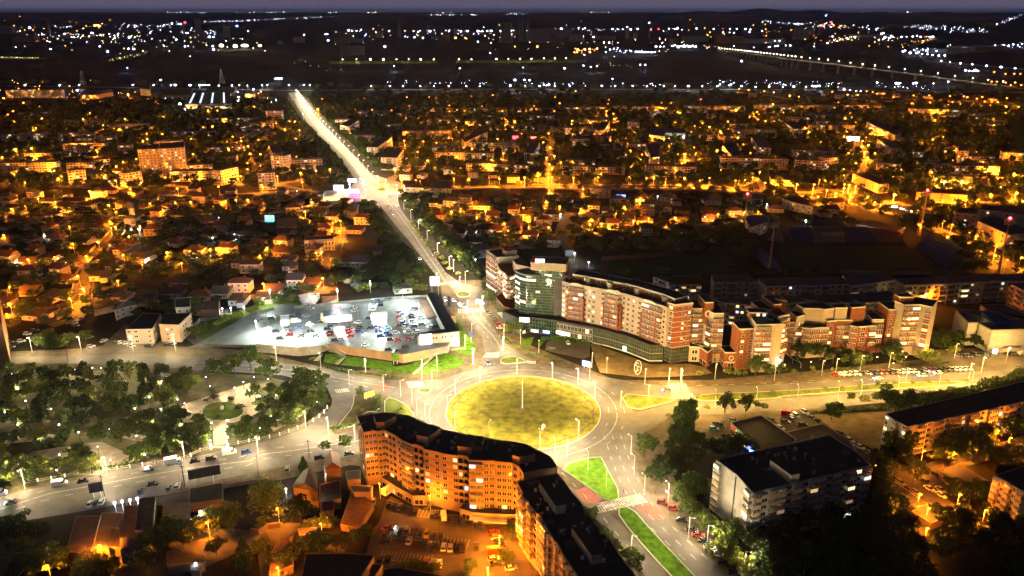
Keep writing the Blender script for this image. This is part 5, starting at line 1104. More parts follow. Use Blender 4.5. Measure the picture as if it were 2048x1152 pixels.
for s, lab, ton, lt in (('c6 -20,545 157,543 155,495 -10,495', 'yellow-lit four-storey block behind the curved cream block, left of the dark tree', YEL, .2), ('c6 230,530 485,528 425,488 215,490', 'grey block with purplish roof below the left stadium mast', GRY, .14),
        ('c6 530,552 775,545 720,505 480,512', 'dark-roofed block just under the leaning white mast foot', GRY, .1), ('c6 770,548 1018,538 955,500 728,507', 'dark-roofed block below the middle of the pitch, left one', GRY, .08), ('c6 1020,552 1270,520 1205,485 970,490', 'dark-roofed block below the middle of the pitch, right one', GRY, .08),
        ('c6 1330,548 1570,540 1520,502 1270,515', 'bright yellow block with dark roof below the right goal', YEL, .1), ('c6 1575,538 1825,525 1770,490 1525,500', 'pale yellow block joined right of the bright yellow one', YEL, .16), ('c6 1830,522 2100,525 2050,480 1770,490', 'strongly lit ochre block under the right stadium mast', YEL, .1),
        ('c6 270,645 440,660 450,632 240,630', 'block with a row of lit top windows between the medallion block and the white-sided block', GRY, .45), ('c6 610,655 760,640 670,610 540,620', 'dark block behind the square brick stair tower', GRY, .05), ('c6 880,650 1100,650 1060,600 700,612', 'long black roof behind the stepped terraces, left part', GRY, .04),
        ('c6 1105,650 1250,640 1250,585 1060,600', 'long black roof behind the stepped terraces, right part', PINK, .06), ('c6 1945,545 2100,620 2200,600 2050,530', 'dark brick block at the right edge above the hall', PINK, .1)):
    apt4(s, 14, lab, ton, pats=('bwbwwb', ''), lit=lt, nf=4)
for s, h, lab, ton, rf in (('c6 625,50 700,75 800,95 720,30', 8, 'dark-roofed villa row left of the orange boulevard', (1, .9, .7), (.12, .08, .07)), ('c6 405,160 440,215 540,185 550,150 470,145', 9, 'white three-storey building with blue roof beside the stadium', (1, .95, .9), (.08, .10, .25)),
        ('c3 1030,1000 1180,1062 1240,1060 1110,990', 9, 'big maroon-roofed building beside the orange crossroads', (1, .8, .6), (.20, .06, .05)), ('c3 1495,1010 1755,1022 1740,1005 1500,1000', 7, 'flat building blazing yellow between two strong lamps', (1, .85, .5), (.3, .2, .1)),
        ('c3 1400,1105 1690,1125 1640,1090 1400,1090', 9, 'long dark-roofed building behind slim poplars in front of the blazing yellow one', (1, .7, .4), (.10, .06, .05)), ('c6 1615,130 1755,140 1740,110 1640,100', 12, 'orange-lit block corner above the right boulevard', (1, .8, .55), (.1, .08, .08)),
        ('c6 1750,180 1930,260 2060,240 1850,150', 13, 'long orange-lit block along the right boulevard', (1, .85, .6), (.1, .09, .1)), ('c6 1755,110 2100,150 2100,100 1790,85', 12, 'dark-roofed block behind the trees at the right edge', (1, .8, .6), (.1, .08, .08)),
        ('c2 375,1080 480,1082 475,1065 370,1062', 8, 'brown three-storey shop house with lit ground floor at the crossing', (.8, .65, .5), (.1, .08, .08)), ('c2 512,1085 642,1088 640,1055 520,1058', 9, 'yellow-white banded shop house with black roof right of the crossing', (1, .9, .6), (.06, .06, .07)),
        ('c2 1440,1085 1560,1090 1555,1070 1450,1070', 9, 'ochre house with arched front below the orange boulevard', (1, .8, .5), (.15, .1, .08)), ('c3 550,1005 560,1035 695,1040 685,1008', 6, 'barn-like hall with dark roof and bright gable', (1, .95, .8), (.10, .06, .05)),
        ('c2 1870,765 1990,770 1985,745 1890,742', 8, 'school-like building with dark hipped roof and two white floodlights', (1, .95, .8), (.08, .07, .08)), ('c2 1780,775 1870,785 1880,745 1790,738', 8, 'building with a blue roof left of the floodlit school', (.9, .9, .9), (.09, .12, .3)),
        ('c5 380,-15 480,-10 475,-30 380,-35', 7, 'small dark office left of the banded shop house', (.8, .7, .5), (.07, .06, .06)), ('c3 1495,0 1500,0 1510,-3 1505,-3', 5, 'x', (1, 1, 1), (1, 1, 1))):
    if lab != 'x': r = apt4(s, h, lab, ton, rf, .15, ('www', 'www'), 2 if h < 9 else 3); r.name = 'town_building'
# ---------------------------------------------------------------- houses
HM_ = {}
def house_meshes(k):
    r_ = random.Random(k * 13 + 1); w, d, h = r_.choice([9, 10, 12]), r_.choice([8, 9, 11]), r_.choice([3.2, 3.4, 5.8, 6.0, 3.2]); rh = r_.uniform(1.6, 2.8)
    b = MB(); b.box((0, 0, 0), (w, d, h))
    if k % 3 == 0: b.box((w * .3, -d * .62, 0), (w * .36, d * .34, h * .9))
    if k % 2: b.prism([(-w / 2, -.001), (w / 2, -.001), (w / 2, .001), (-w / 2, .001)], h, h)
    wall = b.mesh('wall', ['plaster']); b = MB(); o = .45; x, y = w / 2 + o, d / 2 + o
    if k % 2:                                   # gable, ridge along x
        b.add([(-x, -y, h - .15), (x, -y, h - .15), (x, y, h - .15), (-x, y, h - .15), (-x, 0, h + rh), (x, 0, h + rh)], [(0, 1, 5, 4), (2, 3, 4, 5), (1, 2, 5), (3, 0, 4), (0, 3, 2, 1)])
    else: b.add([(-x, -y, h - .1), (x, -y, h - .1), (x, y, h - .1), (-x, y, h - .1), (-x * .35, 0, h + rh), (x * .35, 0, h + rh)], [(0, 1, 5, 4), (2, 3, 4, 5), (1, 2, 5), (3, 0, 4), (0, 3, 2, 1)])
    if k % 3 == 0: b.box((w * .3, -d * .62, h * .9 + .01), (w * .42, d * .40, .25))
    roof = b.mesh('roof', ['tile']); b = MB(); b.box((w * .2, d * .1, h + rh * .3), (.7, .7, rh)); ch = b.mesh('chimney', ['brick'])
    return wall, roof, ch, w, d, h
HK = [house_meshes(k) for k in range(10)]
OCC = []; rh_ = random.Random(21)
RCOL = [((.17, .07, .045), 'rust-red'), ((.09, .05, .04), 'dark brown'), ((.06, .06, .075), 'charcoal'), ((.12, .11, .105), 'grey'), ((.19, .10, .05), 'brown')]
WCOL = [((.95, .92, .85), 'white'), ((.95, .80, .55), 'ochre'), ((.80, .78, .75), 'grey'), ((.90, .72, .60), 'pinkish')]
NH = [0]
def put_house(x, y, k=None, rz=None, zone='', wc=None, rc_=None, s=1.0, force=False):
    if not force:
        if NH[0] >= 292 or not free(x, y, 1.5): return
        if any(abs(x - a) < 14.5 and abs(y - b_) < 12.5 for a, b_ in OCC): return
        if any(inpoly(x + dx, y + dy, q) for q in APT for dx, dy in ((0, 0), (7, 0), (-7, 0), (0, 7), (0, -7))): return
    NH[0] += 1; OCC.append((x, y)); k = rh_.randrange(10) if k is None else k; wall, roof, ch, w, d, h = HK[k]; wc = wc or rh_.choice(WCOL); rc_ = rc_ or rh_.choice(RCOL)
    rz = (rh_.choice([-.25, .05, -.1, 1.4, -.2, 0]) + rh_.uniform(-.08, .08)) if rz is None else rz
    r = thing('house', (x, y, 0), None, 'house', None, rz); sc_ = (s, s, s)
    r.scale = sc_; obj('wall', wall, r, wc[0]); ro = obj('roof', roof, r, rc_[0]); obj('chimney', ch, ro)
    if y < 900:
        dz = 1.0; floors = 2 if h > 5 else 1
        for f_ in range(floors):
            for xx in ((-w * .28, w * .02) if k % 3 == 0 else (-w * .3, 0, w * .3)):
                v = LIT(rh_, .16); obj('window', WM[v], r, None, (xx, -d / 2 - .03, dz + f_ * 2.7), 0, (1.2, 1, 1.2))
            v = LIT(rh_, .1); obj('window', WM[v], r, None, (-w / 2 - .03, 0, dz + f_ * 2.7), -math.pi / 2, (1.2, 1, 1.2))
    auto(r, zone, '%s house with %s roof' % (wc[1], rc_[1]), 'house', 'houses of the town'); return r
def houses_px(s, zone, **kw):
    for p in GP(s):
        if all(abs(p.x - a) > 8 or abs(p.y + 4 - b_) > 8 for a, b_ in OCC): put_house(p.x, p.y + 4, zone=zone, force=True, s=1.12, **kw)
ZA = 'left of the long boulevard'; ZB = 'right of the long boulevard'
for s, rz in (('c4 290,105 290,165 300,280 150,225 40,330 280,410 160,440 40,430 490,310 570,240 480,440', -.2), ('c4 700,390 815,410 1010,320 1120,395 1170,395 1300,380 1310,310 1130,240 1250,180 1150,75 1270,95 1470,105 1440,150 1650,230 850,70 960,65', -.1),
              ('c4 110,560 640,620 700,670 850,660 990,620 1000,560 1150,640 1270,620 1380,590 1380,470 1440,480 1580,600 1700,570 1790,560 1370,660 1530,640 1950,410 1620,380 1480,330', .02), ('c4 1870,260 1840,150 1690,140 620,600 580,520', .1)):
    houses_px(s, ZA, rz=rz)
for s, rz in (('c5 110,465 240,425 200,400 30,520 20,440 90,250 130,200 60,160', -.1), ('c5 560,165 680,270 770,110 830,130 880,190 700,240 640,100 560,95 420,80 900,270 980,110 1010,95 1070,180 1140,70 1160,175 1220,180 1240,55 1340,70 1465,130 1540,200 1430,220 1000,250 1100,280', -.15),
              ('c5 1890,80 1980,170 1880,140 1790,120 1950,270 1760,200 1640,120 1600,90 1700,60', -.2), ('c5 790,380 850,390 820,250', .1)):
    houses_px(s, ZB, rz=rz)
for s, rz in (('c6 45,135 110,180 170,270 230,100 320,120 260,230 690,90 590,130 60,250 120,290 200,300 30,200 480,90', -.2), ('c6 350,80 400,60 940,110 900,130 860,150', .1)): houses_px(s, 'near the stadium', rz=rz)
scatter('F 0,395 330,380 700,392 700,400 680,455 640,560 560,560 480,480 300,480 200,640 0,640', 14, lambda x, y: rh_.random() < .8 and put_house(x, y, zone=ZA), rh_)
scatter('F 800,400 1480,395 1500,440 1400,450 1180,490 950,500 900,470', 15, lambda x, y: rh_.random() < .8 and put_house(x, y, zone=ZB), rh_)
scatter('F 0,352 330,352 620,380 600,350 480,345 300,335 0,338', 22, lambda x, y: rh_.random() < .5 and put_house(x, y, zone=ZA), rh_)
scatter('F 790,335 1100,345 1100,365 800,362', 22, lambda x, y: rh_.random() < .6 and put_house(x, y, zone=ZB), rh_)
scatter('F 1480,184 2048,188 2048,212 1750,205 1480,205', 60, lambda x, y: rh_.random() < .5 and put_house(x, y, zone='far beyond the apartment rows', s=1.3), rh_)
# notable buildings among the houses
q = GP('c4 1752,300 1925,290 1920,262 1760,270', 8); r = thing('crenellated_house', (*centre(q)[:2], 0), 'crenellated castle-like building lit yellow with a row of tall arched windows', 'building')
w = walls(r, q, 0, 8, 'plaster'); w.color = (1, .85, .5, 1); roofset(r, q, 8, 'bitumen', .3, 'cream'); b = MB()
for i in range(15): c = q[0].lerp(q[1], (i + .5) / 15); b.box((c.x, c.y - .1, 8.35), (1.0, .6, 1.1))
b.build('battlement', 'cream', r); fc = Facade(r, 4, .0); fc.row(q[0], q[1], .5, 3.6, 2, 'wwwwwwwww', 1, 2.4, .5); fc.done()
x, y, _ = G(*P('c4 765,205')[0]); r = thing('church', (x, y, 0), 'small white church with dark octagonal lantern tower, lit from below beside the diagonal street', 'church')
b = MB(); b.box((x, y + 4, 0), (9, 16, 7)); b.build('nave', 'white_trim', r); b = MB(); b.box((x, y + 4, 7.01), (9.8, 16.8, .4)); b.add([(x - 4.9, y - 4.4, 7.4), (x + 4.9, y - 4.4, 7.4), (x + 4.9, y + 12.4, 7.4), (x - 4.9, y + 12.4, 7.4), (x, y - 2, 10), (x, y + 10, 10)], [(0, 1, 4), (1, 2, 5, 4), (2, 3, 5), (3, 0, 4, 5)]); b.build('roof', 'slate', r)
b = MB(); b.tube((x, y + 2, 8), (x, y + 2, 14.5), 2.2, n=8); b.build('tower', 'white_trim', r); b = MB(); b.tube((x, y + 2, 14.5), (x, y + 2, 18), 2.6, .2, 8); b.tube((x, y + 2, 18), (x, y + 2, 19.6), .12, n=5); b.build('dome', 'slate', r)
x, y, _ = G(*P('c2 1880,650')[0]); r = thing('market_hall', (*G(418, 208)[:2], 0), 'large flat market hall with long glowing roof lights at the far end of the boulevard', 'market hall')
q = GP('c1 1065,600 1335,598 1325,530 1100,535', 9); w = walls(r, q, 0, 9, 'plaster'); roofset(r, q, 9, 'slate', .5, 'cream')
for t0 in (.08, .30, .55, .82):
    a, c = q[0].lerp(q[1], t0), q[3].lerp(q[2], t0); e1, e2 = q[0].lerp(q[1], t0 + .035), q[3].lerp(q[2], t0 + .035); b = MB(); b.prism([tuple(p[:2]) for p in (a.lerp(c, .08), e1.lerp(e2, .08), e1.lerp(e2, .92), a.lerp(c, .92))], 9.1, 9.9); b.build('roof_light', 'win_cool', r)
sign(r, q[0], q[1], 1, 3.5, 'shop_light', .3, 'lit_front')
for s, h, c_, lab in (('c1 905,545 1090,548 1110,508 960,505', 9, (.45, .42, .10), 'yellow-edged low hall roof left behind the market hall'), ('c1 1180,525 1350,530 1360,500 1210,500', 9, (.55, .5, .15), 'yellow-edged low hall roof right behind the market hall'), ('c1 1410,540 1470,540 1460,518 1420,518', 9, (1, 1, 1), 'small bright white building right of the market hall'), ('c1 870,540 930,535 920,500 880,505', 10, (.9, .9, 1), 'small pale blue-white building left of the market hall'),
                      ('c1 530,550 650,530 640,515 520,530', 8, (.9, .75, .5), 'pale lit warehouse far left of the market hall'), ('c1 805,510 865,515 865,485 815,485', 14, (.5, .6, .9), 'blue-grey cube building beyond the market hall'), ('c1 460,545 560,548 560,520 470,520', 8, (.5, .5, .7), 'dark low warehouse beside the far pylon'),
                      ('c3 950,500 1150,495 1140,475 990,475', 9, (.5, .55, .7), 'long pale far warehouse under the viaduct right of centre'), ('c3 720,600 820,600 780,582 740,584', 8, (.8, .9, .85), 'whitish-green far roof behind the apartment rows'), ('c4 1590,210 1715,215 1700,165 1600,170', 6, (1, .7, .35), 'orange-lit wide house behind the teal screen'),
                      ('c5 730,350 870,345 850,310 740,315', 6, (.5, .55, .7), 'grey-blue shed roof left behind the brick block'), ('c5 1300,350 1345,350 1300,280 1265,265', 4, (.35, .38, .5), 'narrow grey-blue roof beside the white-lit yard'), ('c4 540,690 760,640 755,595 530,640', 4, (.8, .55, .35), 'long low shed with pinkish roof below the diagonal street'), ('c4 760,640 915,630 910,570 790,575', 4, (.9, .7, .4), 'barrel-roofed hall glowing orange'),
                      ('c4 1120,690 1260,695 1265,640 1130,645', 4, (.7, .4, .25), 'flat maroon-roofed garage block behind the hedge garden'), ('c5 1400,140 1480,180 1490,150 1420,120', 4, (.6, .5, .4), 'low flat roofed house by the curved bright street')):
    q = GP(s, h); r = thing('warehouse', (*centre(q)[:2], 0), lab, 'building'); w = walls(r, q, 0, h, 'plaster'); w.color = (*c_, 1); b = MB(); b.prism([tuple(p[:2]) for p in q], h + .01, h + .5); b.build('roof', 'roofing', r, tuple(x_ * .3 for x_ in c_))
lone_sign('c4 1525,165 1582,165', 8, 6, 'sign_teal', 'teal glowing screen on the orange street left of the boulevard', 'video_screen', 'screen')
lone_sign('c2 993,792 1028,792', 6, 4, 'sign_red', 'red glowing shop sign between apartment slabs, left one of two'); lone_sign('c2 1097,793 1130,793', 5, 3, 'sign_red', 'small red shop sign between apartment slabs, right one of two')
lone_sign('c3 992,800 1068,800', 8, 6, 'sign_white', 'blue-white glowing shop panel beside the bright far side street'); lone_sign('c2 45,1040 95,1040', 9, 4, 'sign_white', 'white glowing sign on the petrol station at the crossing'); lone_sign('c1 1920,1080 1980,1080', 7, 5, 'sign_white', 'big white glowing panel above the petrol station forecourt')
lone_sign('c6 1240,95 1290,97', 5, 2, 'sign_white', 'white lit canopy edge of the small filling station, left piece'); lone_sign('c6 1300,105 1375,125', 4, 1.6, 'sign_white', 'white lit canopy edge of the small filling station, right piece'); lone_sign('c2 1590,1128 1645,1130', 5, 2.5, 'sign_blue', 'blue glowing panel in front of the ochre house')
lone_sign('c5 265,1015 300,1015'.replace('265,1015 300,1015', '60,545 160,548'), 2.5, 2.5, 'blue_roof', 'long blue fence panel behind the bushes of the raised car park', 'fence_panel', 'fence')
r, q = shed('petrol_station', 'c1 1860,1130 2010,1125 2000,1095 1870,1100', 5, 0, 'white_trim', 'white-lit petrol station with canopies on the left of the orange crossing', cat='petrol station'); sign(r, q[0], q[1], .6, 3.5, 'shop_light', .3, 'lit_front')
r, q = shed('roadside_kiosk', 'c2 20,1110 110,1112 105,1090 25,1090', 5, 0, 'canvas', 'white pink-lit kiosk row beside the petrol station', cat='kiosk'); sign(r, q[0], q[1], .6, 3.5, 'sign_pink', .3, 'lit_front')

# ---------------------------------------------------------------- workshops bottom left
for s, h, m, rf, lab in (('s6 725,880 980,920 1090,500 830,510', 5, 'beige', 'rust_roof', 'long rusty-brown workshop roof left of the lane lamp'), ('s6 1000,850 1180,860 1330,470 1110,470', 4, 'beige', 'beige_dark', 'dark brown workshop roof between two long sheds'), ('s5 85,735 215,735 240,460 130,455', 5.5, 'beige', 'beige_dark', 'pinkish-grey shed roof left of the tall tan one'),
                        ('s5 205,660 345,655 370,385 245,395', 6.5, 'cream', 'rust_roof', 'tall tan shed roof beside the row of floodlights'), ('s5 360,380 650,330 645,440 360,450', 3.5, 'beige', 'slate', 'grey lean-to roof below the road, right of the floodlights'), ('s5 440,440 650,430 640,560 430,600', 4, 'beige_dark', 'beige_dark', 'dim reddish-brown shed roof behind the big pine'),
                        ('s5 650,320 920,265 920,400 650,440', 3.5, 'beige_dark', 'bitumen', 'dark flat roof under the black billboard'), ('s5 470,830 780,860 770,920 470,940', 3.5, 'cream', 'beige_dark', 'low tan shed among the yard trees'), ('s5 665,940 740,945 735,990 660,985', 3, 'white_trim', 'canvas', 'small white lit hut in the dark yard'),
                        ('s5 0,790 80,790 75,640 0,640', 4, 'cream', 'rust_roof', 'yellow-lit end wall shed at the left of the archway'), ('s6 150,1090 330,900 200,900 80,1060', 3.5, 'beige', 'rust_roof', 'rust-orange shed roof near the bottom left corner'), ('s6 0,1130 140,960 0,960', 3.5, 'beige', 'beige_dark', 'brown shed roof in the bottom left corner'),
                        ('s5 1370,430 1395,700 1230,560', 0.4, 'concrete', 'concrete', 'x')):
    if lab == 'x': continue
    q = GP(s, h); r = thing('workshop', (*centre(q)[:2], 0), lab, 'workshop', 'workshop sheds'); walls(r, q, 0, h, m); roofset(r, q, h, rf, .12, m)
q = GP('s5 85,830 215,830 205,745 85,745', 5); r = thing('gatehouse', (*centre(q)[:2], 0), 'cream gatehouse with arched front and wide dark gate, lit orange', 'gatehouse'); walls(r, q, 0, 5, 'cream'); fc = Facade(r, 2, 0); fc.row(q[0], q[1], .2, 3, 1, '.W', 3.2, 2.4, .2); fc.row(q[0], q[1], 3.4, 1, 1, 'www', 1, .7, .2); fc.done()
a_, c_ = (q[0] + q[1]) / 2, (q[2] + q[3]) / 2; b = MB(); R0 = (q[1] - q[0]) / 2; N = 8
vs = [tuple(e_ + R0 * -math.cos(math.pi * i / N) + Vector((0, 0, 1.6 * math.sin(math.pi * i / N)))) for e_ in (a_, c_) for i in range(N + 1)]
b.add(vs, [tuple(range(N + 1)), tuple(range(N + 1, 2 * N + 2))[::-1]] + [(i, i + 1, N + 2 + i, N + 1 + i) for i in range(N)]); b.build('arched_roof', 'beige', r)
# tall pitched brown house, white wall and palms near the road
for s, h, m, rf, lab, kd in (('s5 1765,150 1890,145 1870,30 1760,90', 8, 'beige_dark', 'rust_roof', 'narrow brown house with steep pointed roof right of the dark conifer', 'gable'), ('s5 1500,300 1700,340 1690,210 1580,180', 7, 'beige_dark', 'slate', 'dark-roofed house lit orange at its side, left of the white lit wall', 'gable'), ('s5 1720,430 1890,400 1880,250 1720,290', 4, 'beige', 'slate', 'grey metal-roofed house below the narrow pointed one', 'flat'),
                           ('s5 1735,510 1830,500 1825,420 1730,430', 4, 'beige', 'rust_roof', 'small tan-roofed annex beside the round dark tree', 'flat'), ('s5 1945,250 2048,240 2048,170 1935,180', 4, 'beige', 'slate', 'grey lean-to at the foot of the curved block', 'flat'), ('s5 1890,610 2040,640 2160,440 1990,330', 2.6, 'beige_dark', 'rust_roof', 'stepped row of brown garage roofs left of the orange car park', 'flat'), ('s5 2000,350 2140,350 2150,300 1960,290', 4.5, 'beige', 'bitumen', 'dark roofed hut between garages and the curved block', 'flat'),
                           ('s5 1320,850 1480,800 1470,720 1390,740', 3, 'beige_dark', 'rust_roof', 'low brown shed in the middle of the orange yard', 'flat'), ('s5 1310,1030 1500,940 1480,870 1320,900', 3, 'beige_dark', 'rust_roof', 'long brown roof behind the yard wall at the bottom', 'flat'), ('s5 1560,700 1680,690 1690,640 1540,650', 2.5, 'cream', 'beige_dark', 'small flat store beside the orange lane', 'flat')):
    house_at('yard_house', s, h, m, rf, lab, 2.8, ['w'], 1, .6, kind=kd, cat='house')
wallrun('yard_wall', 's5 1150,640 1215,655 1290,605 1390,590', 2.2, 0, .35, 'cream', 'cream yard wall segment below the lane lamp')
wallrun('yard_wall', 's5 1500,700 1470,720 1480,790 1500,910', 2.2, 0, .3, 'beige', 'brown yard wall bent round the low shed', z=2.2)
wallrun('lit_wall', 's5 1755,130 1765,250', 5, 0, .4, 'white_trim', 'narrow white wall strip catching cold light beside the pointed house')
wallrun('boundary_wall', 's5 370,385 650,330 790,315 1000,270 1340,215', 1.6, 0, .3, 'beige', 'long boundary wall between the lower boulevard and the workshop yards')
wallrun('terminal_wall', 'c6 960,462 1178,465', 2.6, 0, .3, 'cream', 'pale wall panel at the near edge of the pitch, left one'); wallrun('terminal_wall', 'c6 1265,465 1480,468', 2.6, 0, .3, 'cream', 'pale wall panel at the near edge of the pitch, right one')
wallrun('boundary_wall', 'c5 1510,385 1800,365 1980,345', 3, 0, .4, 'brick', 'long pinkish wall behind the dark training pitch')
# dark billboards above the road, seen from behind
def frame_board(s0, s1, lab, w=1.2):
    r = billboard(s0, s1, 3, 4, 'dark_metal', lab, 2); return r
frame_board('s5 655,300', 's5 915,250', 'large black billboard frame by the lower boulevard, seen from behind'); frame_board('s6 990,330', 's6 1140,300', 'black roadside billboard frame near the four floodlights', 1)
# park fence
def fence(s, step, h, lab, m='pole_metal', cat='fence'):
    line = resample(GP(s), step); r = thing('park_fence', (line[0].x, line[0].y, 0), lab, cat)
    for p in line[:100]: b = MB(); b.box((p.x, p.y, 0), (.35, .35, h)); b.build('post', 'canvas', r)
    b = MB()
    for a, c in zip(line, line[1:]): b.tube((a.x, a.y, h * .75), (c.x, c.y, h * .75), .05, n=4, cap=False); b.tube((a.x, a.y, h * .3), (c.x, c.y, h * .3), .05, n=4, cap=False)
    b.build('rail', m, r)
fence('B 622,335 600,365 560,395 490,430 400,465 300,488 200,508 135,520', 4.2, 1.7, 'white-posted park fence curving round the right end of the park')
fence('B 60,530 0,545 A 940,560 740,590 520,620 300,655 60,695', 4.6, 1.6, 'white-posted park fence along the lower left boulevard')
r = thing('park_gate', tuple(G(*P('A 1120,510')[0])), 'pale gate posts at the path from the lower boulevard into the park', 'gate'); x, y, _ = r.location
for dx in (-3.5, 3.5): b = MB(); b.box((x + dx, y, 0), (.7, .7, 3)); b.build('gate_post', 'canvas', r)
b = MB(); b.box((x, y, 1.0), (6, .1, .9)); b.build('gate_leaf', 'pole_metal', r)
x, y, _ = G(*P('A 1132,305')[0]); r = thing('park_statue', (x, y, .45), 'small pale statue in the middle of the oval flower bed', 'statue'); b = MB(); b.box((x, y, .45), (1.2, 1.2, 1.6)); b.build('pedestal', 'white_trim', r); b = MB(); b.tube((x, y, 2.05), (x, y, 3.4), .42, .26, 8); b.ball((x, y, 3.6), .26); b.build('figure', 'beige', r)
# ---------------------------------------------------------------- stadium
sheet('pitch', 'c6 590,330 1340,320 1590,480 660,480', 'pitch', .05); sheet('pitch', 'c5 1500,395 1960,375 c6 280,370 420,480 60,490 c5 1600,480', 'pitch', .05)
def stand(s, h, m, lab, rows=9, z0=.5):
    q = GP(s); r = thing('grandstand', (*centre(q)[:2], 0), lab, 'grandstand', 'stadium stands'); b = MB()
    for i in range(rows):
        t0, t1 = i / rows, (i + 1) / rows; a, c = q[0].lerp(q[3], t0), q[1].lerp(q[2], t0); e1, e2 = q[0].lerp(q[3], t1), q[1].lerp(q[2], t1)
        b.prism([tuple(p[:2]) for p in (a, c, e2, e1)], 0, z0 + h * t1)
    b.build('seat_rows', m, r); return r, q
r, q = stand('c6 680,305 805,305 785,245 655,250', 5, 'blue_seats', 'blue seating block left of the main stand'); r, q = stand('c6 990,303 1168,303 1110,250 960,248', 5, 'blue_seats', 'blue seating block right of the main stand')
r, q = stand('c6 808,305 985,303 955,250 785,250', 6, 'concrete', 'grey-white central seating block below the main stand roof'); r, q = stand('c6 1170,305 1330,310 1290,255 1115,250', 4, 'rust_roof', 'bare reddish terrace at the far right corner of the pitch')
r, q = stand('c6 1590,480 1400,345 1450,290 1640,440', 6, 'blue_seats', 'long blue seating bank behind the right goal'); r, q = stand('c6 1610,440 1500,370 1560,335 1660,400', 7.5, 'concrete', 'pale bare seating block on the right bank'); r, q = stand('c6 640,480 500,330 420,330 560,480', 4, 'blue_seats', 'dark blue seating bank behind the left goal')
r, q = stand('c6 540,290 630,305 620,255 590,255', 4, 'concrete', 'small pale corner terrace at the far left of the pitch')
q = GP('c6 775,205 985,208 960,170 790,168', 11); r = thing('stand_roof', (*centre(q)[:2], 0), 'black cantilever roof of the main grandstand', 'stand roof'); b = MB(); b.prism([tuple(p[:2]) for p in q], 10.6, 11.2, bottom=True); b.build('roof', 'bitumen', r)
for i in range(5): c = q[3].lerp(q[2], (i + .5) / 5); b = MB(); b.tube((c.x, c.y, 0), (c.x, c.y, 10.6), .3); b.build('column', 'concrete', r)
q = GP('c6 855,245 985,240 975,222 850,225', 6); r = thing('stadium_block', (*centre(q)[:2], 0), 'grey concrete stadium building under the stand roof', 'building'); walls(r, q, 0, 6, 'concrete'); roofset(r, q, 6, 'concrete', .2, 'concrete')
q = GP('c6 1050,200 1290,235 1330,215 1110,175', 5); r = thing('stadium_annex', (*centre(q)[:2], 0), 'flat orange-lit roof between the stadium and the boulevard', 'building'); walls(r, q, 0, 5, 'beige'); roofset(r, q, 5, 'beige_dark', .2, 'cream')
def mast(base, top, lab, red=True):
    bp, tpx = P(base)[0], P(top)[0]; h = ZT(bp, tpx); p = G(*bp); r = thing('floodlight_mast', tuple(p), lab, 'floodlight mast'); b = MB(); b.tube(p, p + Vector((0, 0, h)), .9, .4, 8); b.build('mast', 'beige', r)
    b = MB()
    for z in (-.5, -2, -3.5): b.box((p.x, p.y, p.z + h + z), (7, .3, .9))
    b.build('lamp_rack', 'grey_panel', r)
    if red: b = MB(); b.ball((p.x, p.y, h + .9), .9); b.build('warning_light', 'lamp_red', r)
mast('c6 547,480', 'c6 578,190', 'pale floodlight mast standing at the near left corner of the pitch', False); mast('c6 1415,262', 'c6 1462,8', 'tall dark floodlight mast beside the right boulevard bend'); mast('c6 1868,480', 'c6 1925,170', 'floodlight mast at the near right corner with a red light'); mast('c6 400,260', 'c6 430,28', 'slim floodlight mast at the far left corner with a red light')

# ---------------------------------------------------------------- the far plain: viaduct, works, cooling tower
vd = [(260,290,7),(400,305,14),(600,330,24),(710,345,28),(900,367,26),(1200,403,20),(1450,435,12),(1740,475,2),(1960,500,.6)]
VP = [G(1348 + x / 2.88, y / 2.88, z) for x, y, z in vd]; r = thing('viaduct', tuple(VP[3]), 'long lit road viaduct crossing the dark river plain at the upper right', 'viaduct'); b = MB()
for a, c in zip(VP, VP[1:]):
    d = (c - a); d.z = 0; d.normalize(); n = Vector((-d.y, d.x, 0)) * 9; vs = [a - n, c - n, c + n, a + n]; b.add([tuple(v) for v in vs] + [(v.x, v.y, v.z - 2.2) for v in vs], [(0, 1, 2, 3), (7, 6, 5, 4), (0, 4, 5, 1), (2, 6, 7, 3), (1, 5, 6, 2), (3, 7, 4, 0)])
b.build('deck', 'concrete', r)
VR = resample(VP, 60)
for p in VR[1:-3:1]:
    if p.z > 5: b = MB(); b.box((p.x, p.y, 0), (8, 3, p.z - 2.25), .6); b.build('pier', 'concrete', r)
sheet('field', 'F -200,128 620,112 660,122 300,150 -200,160', 'field_strip', -.20); sheet('field', 'F 1500,120 1700,118 1950,128 2200,150 1900,165 1650,158 1480,140', 'field_strip', -.19); sheet('field', 'F 640,140 1100,136 1180,142 700,150', 'field_strip', -.18)
sheet('road', 'c2 -60,352 560,350 560,364 -60,368', 'verge', -.1); sheet('road', 'c2 670,347 1420,344 1420,360 670,364', 'verge', -.1); sheet('road', 'c1 0,326 215,330 215,340 0,340', 'concrete', -.1); sheet('road', 'c3 1350,262 1450,225 1500,215 1520,225 1400,262 1440,355 1700,375 2050,405 2050,398 1700,368 1430,340', 'concrete', -.1)
def px_h(crop, x0, y0, x1, y1, top, name, lab, cat, m='grey_panel', d=.5):
    cx, cy, k = CR[crop]; a, c = (cx + x0 / k, cy + y0 / k), (cx + x1 / k, cy + y1 / k); A_, B_ = G(*a), G(*c); h = ZT(a, (a[0], cy + top / k)); r = thing(name, tuple((A_ + B_) / 2), lab, cat, 'works beyond the river plain')
    L = (B_ - A_).length; q = [A_, B_] + offs([A_, B_], L * d)[::-1]; walls(r, q, 0, h, m); b = MB(); b.prism([tuple(p[:2]) for p in q], h + .1, h + 1.5); b.build('roof', 'slate', r); return r
